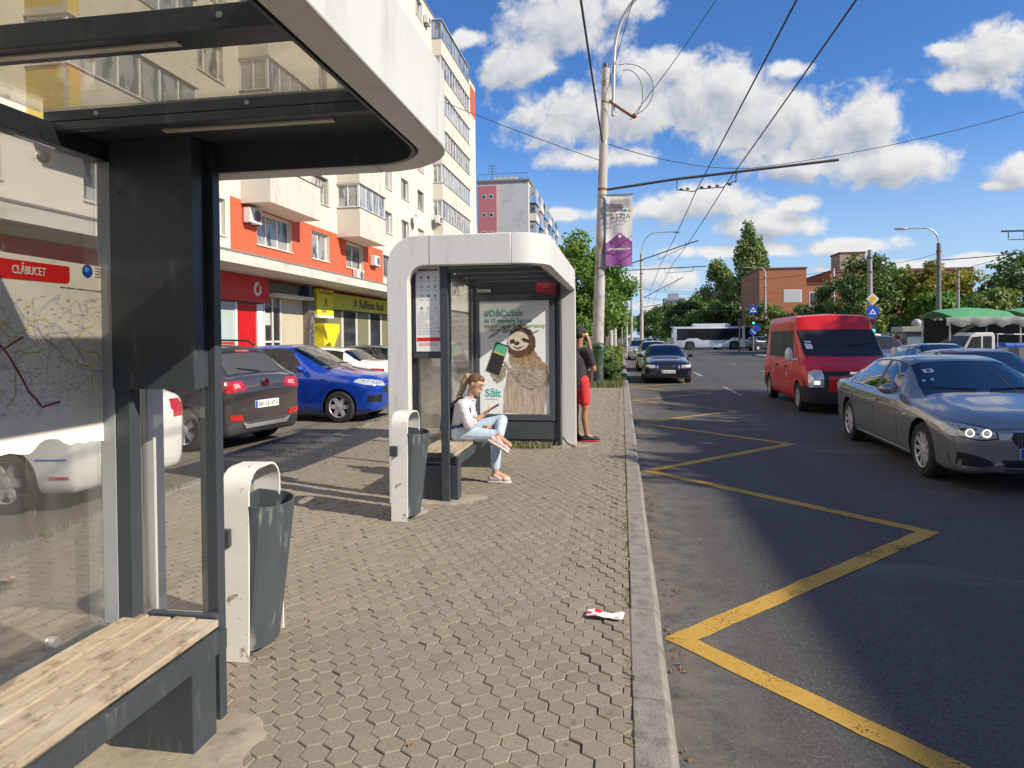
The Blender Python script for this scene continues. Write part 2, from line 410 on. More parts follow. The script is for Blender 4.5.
# kerb stones between pavement and road
KERB = M('kerb_stone', (.24, .225, .195), .9, var=.3, scale=11, dirt=(.15, .138, .115), dscale=8, dlo=.45, dhi=.7, bump=.6, bscale=70)
mb = MB(); y = -6.
while y < 110:
    L = 1.0
    j = rnd.uniform(-.004, .004); dz = rnd.uniform(-.004, .004)
    mb.prism([(.038, RZ - .1), (.225, RZ - .1), (.212, RZ + .07), (.196, -.018), (.178, .002), (.038, .004)],
             lambda a, b: (a + j, y + .006, b + dz), lambda a, b: (a + j, y + L - .006, b + dz))
    y += L
o = mb.build('kerb', KERB, bevel=.006, seg=2); o['kind'] = 'structure'
# kerb of the car park (two rows of worn flush stones)
mb = MB(); y = -8.
while y < 70:
    L = .8; j = rnd.uniform(-.01, .01)
    mb.box(-4.83 + j, -4.68 + j, y + .008, y + L - .008, -.2, .008 + rnd.uniform(-.006, .006)); y += L
o = mb.build('car_park_kerb', KERB, bevel=.012); o['kind'] = 'structure'
# mortar apron patches round the shelter feet
MORT = M('mortar', (.31, .265, .2), .9, var=.3, scale=9, dirt=(.17, .14, .1), dscale=8, dlo=.5, dhi=.75, bump=.6, bscale=25)
def apron(cx, cy, rx, ry, seed):
    rn = random.Random(seed); mb = MB(); n = 60
    ring = []; ring2 = []
    for i in range(n):
        a = 2 * PI * i / n; k = 1 + .3 * mnoise.noise(Vector((math.cos(a) * 1.7, math.sin(a) * 1.7, seed))) + .12 * mnoise.noise(Vector((math.cos(a) * 6, math.sin(a) * 6, seed)))
        ring.append((cx + rx * k * math.cos(a), cy + ry * k * math.sin(a), -.012)); ring2.append((cx + rx * k * .86 * math.cos(a), cy + ry * k * .86 * math.sin(a), .011))
    mb.add(ring + ring2, [list(range(n, 2 * n))] + [(i, (i + 1) % n, n + (i + 1) % n, n + i) for i in range(n)])
    o = mb.build('mortar_apron', MORT, smooth=60); o['kind'] = 'structure'
apron(-1.82, 2.25, .46, .42, 1); apron(-1.75, 6.5, .4, .27, 2); apron(-1.4, 9.9, 1.0, .2, 3); apron(-1.95, 5.95, .16, .2, 4)
# yellow zigzag bus stop marking, worn paint
def worn_paint(name, col, lo=.36, hi=.5):
    m, nt, bs = newmat(name)
    co = nt.coord()
    c = nt.mix(nt.noise(co, 5, 4), tuple(x * .82 for x in col), tuple(min(1, x * 1.1) for x in col))
    c = nt.mix(nt.ramp(nt.noise(co, 140, 3, .7), .3, .7, .35, 0), c, tuple(x * .4 for x in col))
    nt.l.new(c, bs.inputs['Base Color']); bs.inputs['Roughness'].default_value = .75
    a1 = nt.noise(co, 70, 5, .75); a2 = nt.noise(co, 2.3, 6, .7)
    al = nt.ramp(nt.math('ADD', nt.math('MULTIPLY', a1, .5), nt.math('MULTIPLY', a2, .5)), lo + .01, hi)
    nt.l.new(al, bs.inputs['Alpha'])
    nt.l.new(nt.bump(nt.noise(co, 150, 3, .7), .4, .005), bs.inputs['Normal'])
    return m
YPAINT = worn_paint('yellow_road_paint', (.55, .33, .055))
YPAINT2 = worn_paint('faded_yellow_road_paint', (.6, .4, .12), .4, .56)
WPAINT = worn_paint('white_road_paint', (.6, .6, .57), .43, .56)
def zigzag(y0, xl, xr, n, hw, mat, name):
    pts = []; y = y0
    for i in range(n): pts.append((xl if i % 2 == 0 else xr, y)); y += 2.44
    L = []; Rr = []
    k = len(pts)
    for i, p in enumerate(pts):
        def nrm(a, b):
            d = Vector((b[0] - a[0], b[1] - a[1])).normalized(); return Vector((-d.y, d.x))
        n0 = nrm(pts[max(0, i - 1)], pts[max(1, i)] if i else pts[1]); n1 = nrm(pts[min(i, k - 2)], pts[min(i + 1, k - 1)])
        b = (n0 + n1).normalized(); s = hw / max(.35, b.dot(n1))
        L.append((p[0] + b.x * s, p[1] + b.y * s)); Rr.append((p[0] - b.x * s, p[1] - b.y * s))
    mb = MB()
    for i in range(k - 1):
        a, b, c, d = L[i], L[i + 1], Rr[i + 1], Rr[i]
        nn_ = 30; jt = lambda: rnd.uniform(-.006, .006)
        la = [(a[0] + (b[0] - a[0]) * t / nn_ + jt(), a[1] + (b[1] - a[1]) * t / nn_ + jt()) for t in range(nn_ + 1)]; lb = [(d[0] + (c[0] - d[0]) * t / nn_ + jt(), d[1] + (c[1] - d[1]) * t / nn_ + jt()) for t in range(nn_ + 1)]
        for t in range(nn_): mb.add([(*q, RZ + .004) for q in (lb[t], lb[t + 1], la[t + 1], la[t])], [(0, 1, 2, 3)])
    o = mb.build(name, mat, fix=False)
    tag(o, kind='structure')
zigzag(3.9 - 2.44, 2.63, .32, 6, .07, YPAINT, 'zigzag_marking')
zigzag(3.9 - 2.44 + 2.44 * 5, .30, 2.62, 6, .065, YPAINT2, 'zigzag_marking')
for y in (20.5, 30, 40, 50): flat('lane_line', [(3.35, y), (3.47, y), (3.47, y + 3), (3.35, y + 3)], RZ + .004, WPAINT)
for y in (2, 12, 22, 32, 42, 52): flat('lane_line', [(6.75, y), (6.87, y), (6.87, y + 3), (6.75, y + 3)], RZ + .004, WPAINT)
# verge of grass and soil beyond the paving
GRASS = M('grass_leaf', (.09, .13, .03), .7, var=.5, scale=4)
DRYG = M('dry_grass_leaf', (.2, .2, .06), .7, var=.4, scale=5)
def tufts(name, spots, n, h, mats, seed, spread=(.1, .1)):
    rn = random.Random(seed); mb = MB()
    for (cx, cy) in spots:
        for _ in range(n):
            x = cx + rn.gauss(0, spread[0]); y = cy + rn.gauss(0, spread[1]); a = rn.uniform(0, 2 * PI); hh = h * rn.uniform(.4, 1.1); b = rn.uniform(.1, .8) * hh; ww = rn.uniform(.003, .007)
            c, s = math.cos(a), math.sin(a)
            mb.add([(x - s * ww, y + c * ww, -.02), (x + s * ww, y - c * ww, -.02), (x + c * b * .4 + s * ww * .7, y + s * b * .4 - c * ww * .7, hh * .6), (x + c * b, y + s * b, hh), (x + c * b * .4 - s * ww * .7, y + s * b * .4 + c * ww * .7, hh * .6)], [(0, 1, 2, 4), (4, 2, 3)], rn.randrange(len(mats)))
    o = mb.build(name, mats, fix=False); o['kind'] = 'stuff'
    return o
tag(tufts('grass_tufts', [(-1.75 + .13 * i, 9.62 + .05 * rnd.random()) for i in range(6)], 60, .11, [GRASS, DRYG], 1, (.09, .06)), 'green weeds growing at the foot of the advert panel', 'grass')
tag(tufts('grass_tufts', [(-4.72, 4.25), (-4.7, 4.75), (-4.72, 5.1), (-4.75, 6.5), (-4.75, 8.7), (-4.75, 11.6), (-4.72, 12.3), (-4.75, 9.6)], 55, .07, [DRYG, GRASS], 2, (.05, .13)), 'dry grass tufts along the edge of the car park', 'grass')
tag(tufts('grass_tufts', [(.03 + .004 * rnd.uniform(-1, 1), rnd.uniform(2, 21)) for i in range(60)], 7, .025, [DRYG, GRASS], 3, (.006, .05)), 'tiny weeds in the joint beside the kerb', 'grass')
tag(tufts('grass_tufts', [(rnd.uniform(-1.1, -.05), rnd.uniform(21.4, 27)) for i in range(90)], 40, .2, [GRASS, GRASS, DRYG], 4, (.1, .12)), 'long grass of the verge around the concrete pole', 'grass')
flat('verge', [(-4.4, 23), (.03, 23), (.03, 110), (-4.4, 110)], -.01, M('verge_soil', (.13, .12, .06), .9, var=.4, scale=3, bump=.5))
# leaves and grit in the gutter
mb = MB(); LEAF = M('dry_leaf', (.28, .14, .05), .7, var=.5, scale=30)
for _ in range(150):
    y = rnd.uniform(1.5, 14); x = .24 + abs(rnd.gauss(0, .05)); s = rnd.uniform(.006, .02); a = rnd.uniform(0, 6.28)
    if rnd.random() < .25: y = rnd.choice([4.0, 4.6, 5.8, 3.55]) + rnd.gauss(0, .06)
    mb.add([(x + s * math.cos(a), y + s * math.sin(a), RZ + .006), (x - s * .5 * math.sin(a), y + s * .5 * math.cos(a), RZ + .014), (x - s * math.cos(a), y - s * math.sin(a), RZ + .006), (x + s * .5 * math.sin(a), y - s * .5 * math.cos(a), RZ + .012)], [(0, 1, 2, 3)])
for _ in range(60):
    x = rnd.uniform(-4.3, -.1); y = rnd.uniform(2, 9); s = rnd.uniform(.006, .018); a = rnd.uniform(0, 6.28)
    mb.add([(x + s * math.cos(a), y + s * math.sin(a), .006), (x - s * .5 * math.sin(a), y + s * .5 * math.cos(a), .013), (x - s * math.cos(a), y - s * math.sin(a), .007), (x + s * .5 * math.sin(a), y - s * .5 * math.cos(a), .012)], [(0, 1, 2, 3)])
o = mb.build('fallen_leaves', LEAF, fix=False); tag(o, 'small dry leaves in the gutter and on the pavers', 'leaves', kind='stuff')
# crumpled wrapper on the pavers
def wrapper():
    m, nt, bs = newmat('wrapper_paper')
    co = nt.coord(); v = nt.node('ShaderNodeTexVoronoi'); nt.l.new(co, v.inputs['Vector']); v.inputs['Scale'].default_value = 17
    c = nt.mix(nt.ramp(v.outputs['Distance'], .38, .46), (.65, .03, .04), (.82, .8, .78)); nt.l.new(c, bs.inputs['Base Color'])
    mb = MB(); n = 14; k = 5
    for i in range(n + 1):
        for j in range(k + 1):
            u = i / n; x = u * .21 - .105; y = (j / k - .5) * (.085 + .012 * math.sin(u * 9))
            z = .008 + .008 * mnoise.noise(Vector((u * 5, j * .9, 2))) + .004 * math.sin(u * 7) + (.006 if j in (0, k) else 0)
            mb.v.append((x, y, z))
    for i in range(n):
        for j in range(k):
            a = i * (k + 1) + j; mb.f.append([a, a + k + 1, a + k + 2, a + 1]); mb.m.append(0)
    o = mb.build('paper_wrapper', m, smooth=50, fix=False)
    s = o.modifiers.new('s', 'SOLIDIFY'); s.thickness = .002
    o.location = (-.105, 3.84, .004); o.rotation_euler = (0, 0, -.15)
    tag(o, 'crumpled white and red paper wrapper lying on the pavers by the kerb', 'litter')
wrapper()
# ------------------------------------------------------------------ bus shelters
CXS = -1.46; HALF = .78          # shelter centre line and half width: x -2.24 .. -0.68
WOOD = None
def wood_mat():
    m, nt, bs = newmat('weathered_bench_wood')
    co = nt.coord(); st = nt.scaled(co, (14, 1.1, 14))
    c = nt.mix(nt.noise(st, 4, 6, .65), (.25, .185, .125), (.52, .43, .32))
    c = nt.mix(nt.ramp(nt.noise(st, 16, 4, .7), .52, .68, 0, .6), c, (.2, .13, .08))
    c = nt.mix(nt.ramp(nt.noise(nt.scaled(co, (1.6, 1, 1.6)), 8, 6, .68), .52, .62, 0, .85), c, (.2, .145, .095))
    c = nt.mix(nt.ramp(nt.noise(nt.scaled(co, (2, .6, 2)), 3.5, 4, .6), .5, .75, 0, .5), c, (.66, .6, .5))
    nt.l.new(c, bs.inputs['Base Color']); bs.inputs['Roughness'].default_value = .75
    nt.l.new(nt.bump(nt.noise(st, 20, 5, .7), .35, .004), bs.inputs['Normal'])
    return m
WOOD = wood_mat()
SLOT = M('lamp_strip_cover', (.6, .58, .5), .3)
def shelter(e, s, L, label, group, bench, beams, ds=0.):
    root = thing('bus_shelter', label, 'bus shelter', (CXS, e, 0), 0, group)
    Y = lambda v: s * v
    def bx(mb, x0, x1, v0, v1, z0, z1, m=0): mb.box(x0 - CXS, x1 - CXS, min(Y(v0), Y(v1)), max(Y(v0), Y(v1)), z0, z1, m)
    zt, zb = 2.59, 2.30
    # white frame: two identical halves, the second turned by 180 degrees
    for turn in (0, 1):
        def tr(x, v):
            if x > -1.2 and not turn: x += ds
            x -= CXS
            if turn: x, v = -x, L - v
            return x, Y(v)
        xe = -1.02 if not turn else -.80
        poly = [(-2.24, 0)] + arc(-1.94, zt - .30, .30, 180, 90, 8) + [(xe, zt), (xe, zb)] + [(p[0], p[1]) for p in arc(-1.87, zb - .16, .16, 90, 180, 6)] + [(-2.03, 0)]
        mb = MB()
        mb.prism(poly, lambda a, b: (*tr(a, 0), b), lambda a, b: (*tr(a, .11), b))
        mb.build('frame', WHITE, root, smooth=25, bevel=.008)
        if turn: continue
        mb = MB(); r = .34; cx, cv = -.68 - r, r
        out = [(-1.02, 0)] + arc(cx, cv, r, -90, 0, 8)[1:] + [(-.68, L - .11)]
        inn = [(-1.02, .10)] + arc(cx, cv, r - .10, -90, 0, 8)[1:] + [(-.78, L - .11)]
        rings = []
        for (ox, ov), (ix, iv) in zip(out, inn):
            a = tr(ox, ov); b = tr(ix, iv); rings.append([(*a, zb), (*a, zt), (*b, zt), (*b, zb)])
        mb.loft(rings, True, True)
        mb.build('roof_band', WHITE, root, smooth=25, bevel=.006)
        # dark lining on the inner side of the band
        lin = [(-2.02, .112), (-1.02, .112)] + arc(cx, cv, r - .112, -90, 0, 8)[1:] + [(-.792, L - .12)]
        mb = MB(); mb.loft([[(*tr(a, b), 2.304), (*tr(a, b), 2.45), (*tr(a - .01 * (b > .2), b + .01), 2.45), (*tr(a - .01 * (b > .2), b + .01), 2.304)] for a, b in lin], True, True)
        mb.build('band_lining', ANTH, root, smooth=40)
    # joint line in the end fascia
    mb = MB(); bx(mb, -1.815, -1.81, -.001, .0, zb + .005, zt - .005)
    mb.build('joint', DARKST, root)
    # dark inner ceiling box at the end and cross beams
    mb = MB()
    def rnd_poly(v0, v1): return [(-2.13, v0), (-1.02, v0)] + arc(-1.03, v0 + .24, .24, -90, 0, 6)[1:] + [(-.785, v1), (-2.13, v1)]
    pl = rnd_poly(.112, .51)
    mb.prism([(a - CXS, Y(b)) for a, b in pl], lambda a, b: (a, b, 2.42), lambda a, b: (a, b, 2.47))
    bx(mb, -2.13, -.785, .475, .51, 2.385, 2.419)
    mb.build('ceiling_box', ANTH, root, bevel=.004)
    mb = MB(); bx(mb, -1.75, -1.05, .33, .36, 2.412, 2.419); mb.build('lamp_strip', SLOT, root)
    for (v0, v1) in beams:
        mb = MB(); bx(mb, -2.13, -.785, v0, v1, 2.39, 2.455); mb.build('roof_beam', ANTH, root, bevel=.003)
        mb = MB(); bx(mb, -1.95, -1.15, (v0 + v1) / 2 - .012, (v0 + v1) / 2 + .012, 2.384, 2.389); mb.build('lamp_strip', SLOT, root)
    mb = MB(); bx(mb, -2.14, -.785, .512, L - .12, 2.458, 2.466); mb.build('roof_glass', RGLASS, root)
    # back wall
    mb = MB(); bx(mb, -2.125, -2.115, .27, L - .5, .43, 2.335); mb.build('glass_wall', SGLASS, root)
    mb = MB(); bx(mb, -2.15, -2.07, .27, L - .3, .375, .43); mb.build('bottom_rail', ANTH, root, bevel=.004)
    mb = MB(); bx(mb, -2.15, -2.08, .2, L - .3, 2.337, 2.415); mb.build('top_rail', ANTH, root, bevel=.004)
    for v in (.52, 1.6):
        for z in (.47, 2.29):
            mb = MB(); mb.lathe([(.018, -.014), (.022, -.008), (.022, .008), (.018, .014)], (-2.12 - CXS, Y(v), z), 14, 'x'); mb.build('glass_clamp', STEEL, root, smooth=40)
    # end posts, end glass, timetable case
    mb = MB(); bx(mb, -2.055, -1.99, .2, .262, 0 if s > 0 else .376, 2.418); mb.build('post', ANTH, root, bevel=.004)
    mb = MB(); bx(mb, -2.128, -2.058, .235, .262, .43, 2.336); mb.build('glass_edge_profile', M('edge_profile_grey', (.3, .32, .33), .4), root, bevel=.003)
    mb = MB(); bx(mb, -1.745, -1.668, .115, .165, 0, 2.418); mb.build('post', ANTH, root, bevel=.004)
    mb = MB(); bx(mb, -1.988, -1.70, .19, .197, .475, 1.41); mb.build('glass_wall', SGLASS, root)
    mb = MB(); bx(mb, -1.963, -1.65, .175, .215, .43, .47); mb.build('end_rail', ANTH, root, bevel=.003)
    mb = MB()
    bx(mb, -2.04, -1.70, .166, .205, 1.41, 2.418); bx(mb, -2.06, -1.69, .206, .27, 1.405, 2.418)
    for z in (1.6, 1.9, 2.2): bx(mb, -2.02, -2.012, .271, .274, z, z + .008)
    mb.build('timetable_case', ANTH, root, bevel=.004)
    for (x, v, z) in ((-1.9, .515, 2.438), (-1.3, .515, 2.438)) + tuple((xx, vv, 2.424) for vv in (b_[1] + .002 for b_ in beams) for xx in (-1.9, -1.0)):
        mb = MB(); mb.lathe([(.009, -.004), (.007, .006)], (x - CXS, Y(v), z), 8, 'y'); mb.build('bolt', STEEL, root)
    # bench
    v0, v1 = bench
    for k in range(4):
        x0 = -2.045 + k * .107
        mb = MB(); bx(mb, x0, x0 + .094, v0 + .01 * (k % 2), v1, .432, .462); mb.build('bench_slat', WOOD, root, bevel=.006)
    mb = MB(); bx(mb, -1.632, -1.60, v0, v1, .345, .428); bx(mb, -2.06, -2.03, v0, v1, .345, .428); bx(mb, -2.03, -1.632, v1 - .05, v1 - .01, .36, .425); bx(mb, -2.03, -1.632, v0 + .06, v0 + .1, .36, .425)
    mb.build('bench_frame', ANTH, root, bevel=.004)
    for v in ((v0 - .03) if s > 0 else v0 + .03, v1 - .16):
        mb = MB(); bx(mb, -2.0, -1.632 if s < 0 else -1.60, v, v + .15, .0, .344); mb.build('bench_support', ANTH, root, bevel=.006)
    return root, bx, Y
# near shelter (we stand under its edge)
root1, bx1, Y1 = shelter(2.71, -1, 3.6, 'nearest bus shelter, with a street map on its glass back wall', 'bus shelters along the kerb', (.215, 2.6), [(1.04, 1.14), (1.66, 1.76), (2.28, 2.38), (2.9, 3.0)], .04)
# street map poster on its back glass, torn at the bottom
def poster_map(root):
    e = 2.71
    P = lambda y, z: (-2.100 - CXS, y - e, z)
    def sheet(name, poly, dx, mat, parent):
        mb = MB(); mb.prism(poly, lambda a, b: (-2.1135 - CXS + dx, a - e, b), lambda a, b: (-2.1125 - CXS + dx, a - e, b)); return mb.build(name, mat, parent)
    rn = random.Random(5)
    GL = M('map_grey_line', (.42, .43, .46), .7); YL = M('map_yellow_line', (.7, .63, .25), .7); PL = M('map_purple_line', (.3, .05, .16), .7); BL_ = M('map_blue_grey', (.58, .6, .68), .7)
    mb = MB()
    pts = [(1.0, 1.93), (2.483, 1.906), (2.494, 1.187), (2.43, 1.192), (2.38, 1.2), (2.35, 1.196), (2.31, 1.204), (2.277, 1.2), (2.25, 1.212), (2.225, 1.23), (2.20, 1.236), (2.165, 1.238), (2.14, 1.228), (2.12, 1.21), (2.098, 1.196), (2.06, 1.2), (2.02, 1.212), (1.983, 1.21), (1.8, 1.2), (1.6, 1.205), (1.0, 1.2)]
    mb.prism(pts, lambda a, b: (-2.1135 - CXS, a - e, b), lambda a, b: (-2.1125 - CXS, a - e, b))
    line_k = [0.]
    def line(pp, wd, m, lift):
        for (a, b), (c, d) in zip(pp, pp[1:]):
            dv = Vector((c - a, d - b)); n = Vector((-dv.y, dv.x)).normalized() * wd
            q = [(a + n.x, b + n.y), (c + n.x, d + n.y), (c - n.x, d - n.y), (a - n.x, b - n.y)]
            line_k[0] += 4e-7; x = -2.1123 - CXS + lift + line_k[0]
            mb.add([(x, yy - e, zz) for yy, zz in q], [(0, 1, 2, 3)], m)
    def walk(y, z, n, st, turn):
        a = rn.uniform(0, 6.28); pp = [(y, z)]
        for _ in range(n):
            a += rn.uniform(-turn, turn); y += st * math.cos(a) * .9; z += st * math.sin(a)
            if not (1.2 < y < 2.47 and 1.31 < z < 1.78): break
            pp.append((y, z))
        return pp
    for _ in range(12): line(walk(rn.uniform(1.7, 2.4), rn.uniform(1.4, 1.75), 6, .04, .4), .006, 4, 0)
    for _ in range(26): line(walk(rn.uniform(1.25, 2.46), rn.uniform(1.35, 1.72), 5, .03, .8), .0035, 2, .0003)
    for _ in range(300): line(walk(rn.uniform(1.25, 2.46), rn.uniform(1.32, 1.77), 7, rn.uniform(.02, .06), .45), .00045, 1, .0006)
    for _ in range(260):
        yy_ = rn.uniform(1.6, 2.45); zz_ = rn.uniform(1.33, 1.77); line([(yy_, zz_), (yy_ + rn.uniform(.008, .022), zz_ + rn.uniform(-.002, .002))], .0011, 1, .0011)
    line([(1.98, 1.60), (2.02, 1.555), (2.06, 1.49), (2.10, 1.42), (2.135, 1.385), (2.15, 1.36), (2.2, 1.368), (2.235, 1.372)], .004, 3, .0009); line([(2.0, 1.575), (2.08, 1.62)], .003, 3, .001)
    for k in range(14): line([(2.03 + k * .006, 1.56 - k * .013), (2.045 + k * .006, 1.565 - k * .013)], .0009, 1, .0009)
    base = mb.build('map_poster', [PAPER, GL, YL, PL, BL_], root, fix=False)
    base['label'] = 'torn street map poster on the back glass'
    hdr = [(1.0, 1.895), (2.282, 1.891), (2.288, 1.886), (2.289, 1.84), (2.284, 1.829), (2.272, 1.824), (1.0, 1.818)]
    mb = MB(); mb.prism(hdr, lambda a, b: (-2.1124 - CXS, a - e, b), lambda a, b: (-2.110 - CXS, a - e, b)); h = mb.build('map_header', REDP, root)
    text_mesh('CLĂBUCET', .043, (-2.108 - CXS, 2.037 - e, 1.843), (0, 1, .01), (0, 0, 1), WHITEP, 'map_title', h, width=.138)
    mb = MB(); mb.lathe([(.026, -.0005), (.026, .0005)], (-2.1105 - CXS, 2.377 - e, 1.882), 20, 'x'); em = mb.build('map_emblem', M('emblem_blue', (.02, .06, .4), .4), root)
    mb = MB(); mb.lathe([(.011, -.0005), (.011, .0005)], (-2.1093 - CXS, 2.372 - e, 1.888), 16, 'x'); mb.build('emblem_dot', M('emblem_cyan', (.05, .4, .6), .4), em)
    mb = MB()
    for k in range(4): mb.box(-2.1118 - CXS, -2.1108 - CXS, 2.418 - e, 2.418 + rn.uniform(.03, .045) - e, 1.895 - k * .011, 1.898 - k * .011)
    for k in range(22):
        a = 2.245 + k * .0103; mb.box(-2.1118 - CXS, -2.1108 - CXS, a - e, a + rn.uniform(.003, .008) - e, 1.806 - k * .0002, 1.811 - k * .0002)
    mb.build('map_lettering', INK, root)
poster_map(root1)
# far shelter with the lit advert panel
E2 = 6.2
root2, bx2, Y2 = shelter(E2, 1, 3.86, 'further bus shelter with a sloth advert panel at its end', 'bus shelters along the kerb', (.22, 2.06), [(1.04, 1.14), (1.66, 1.76), (2.28, 2.38), (2.9, 3.0)])
def timetable(root):
    e = E2; yy = .163
    F = lambda x, z, d=0: (x - CXS, yy - d, z)
    mb = MB(); mb.prism([(-2.0, 1.475)] + [(-1.745, 1.475)] + arc(-1.785, 2.285, .04, 0, 90, 4) + arc(-1.96, 2.285, .04, 90, 180, 4), lambda a, b: F(a, b), lambda a, b: F(a, b, .003)); mb.build('timetable', PAPER, root)
    H = M('timetable_header', (.2, .2, .28), .6); G = M('timetable_grey', (.45, .47, .52), .7); GR = M('timetable_green', (.1, .3, .2), .7); BLU = M('timetable_blue', (.06, .12, .35), .7)
    def rect(mb, x0, x1, z0, z1): mb.box(x0 - CXS, x1 - CXS, yy - .0045, yy - .0032, z0, z1)
    mb = MB(); rect(mb, -1.975, -1.77, 2.262, 2.282); mb.build('timetable_title', H, root)
    rn = random.Random(3); mb = MB(); mg = MB(); mb2 = MB()
    for r, z in enumerate((2.20, 2.11, 2.02, 1.90)):
        for k, x in enumerate((-1.94, -1.87, -1.80)):
            t = (mg if (r + k) % 3 == 0 else mb2 if (r * 2 + k) % 5 == 1 else mb)
            rect(t, x - .012, x + .012 - .008 * (k == 2), z - .014, z + .014)
            rect(mb, x - .024, x + .022, z - .036, z - .032); rect(mb, x - .02, x + .02, z - .043, z - .04)
    for k in range(16):
        z = 1.845 - k * .0145
        if z < 1.63: break
        rect(mb, -1.985, -1.985 + rn.uniform(.08, .22), z, z + .0045)
    for z in (1.70, 1.655):
        for i in range(4):
            for j in range(4):
                if rn.random() < .6: rect(mb2, -1.785 + i * .006, -1.78 + i * .006, z + j * .006, z + .005 + j * .006)
    mb.build('timetable_lettering', G, root); mg.build('timetable_symbol', GR, root); mb2.build('timetable_symbol', BLU, root)
    mb = MB(); rect(mb, -1.992, -1.753, 1.575, 1.612); mb.build('timetable_notice', REDP, root)
    mb = MB()
    for k in range(3): rect(mb, -1.97, -1.97 + rn.uniform(.15, .2), 1.555 - .012 * k, 1.558 - .012 * k)
    mb.build('timetable_lettering', REDP, root)
timetable(root2)
# vertical sticker with the route numbers on the back glass, graffiti and posts further along
def back_details(root):
    mb = MB(); mb.box(-2.112 - CXS, -2.110 - CXS, .75, .92, 1.62, 2.25); mb.build('route_sticker', PAPER, root)
    rn = random.Random(9); mb = MB()
    for k in range(6):
        for c in range(2):
            mb.box(-2.1095 - CXS, -2.1085 - CXS, .775 + c * .07, .83 + c * .065, 2.19 - k * .1 - rn.uniform(.03, .055), 2.19 - k * .1)
    mb.build('sticker_lettering', INK, root)
    for v in (1.72, 3.2):
        mb = MB(); mb.box(-2.11 - CXS, -2.06 - CXS, v, v + .06, .0, 2.418); mb.build('post', ANTH, root, bevel=.004)
back_details(root2)
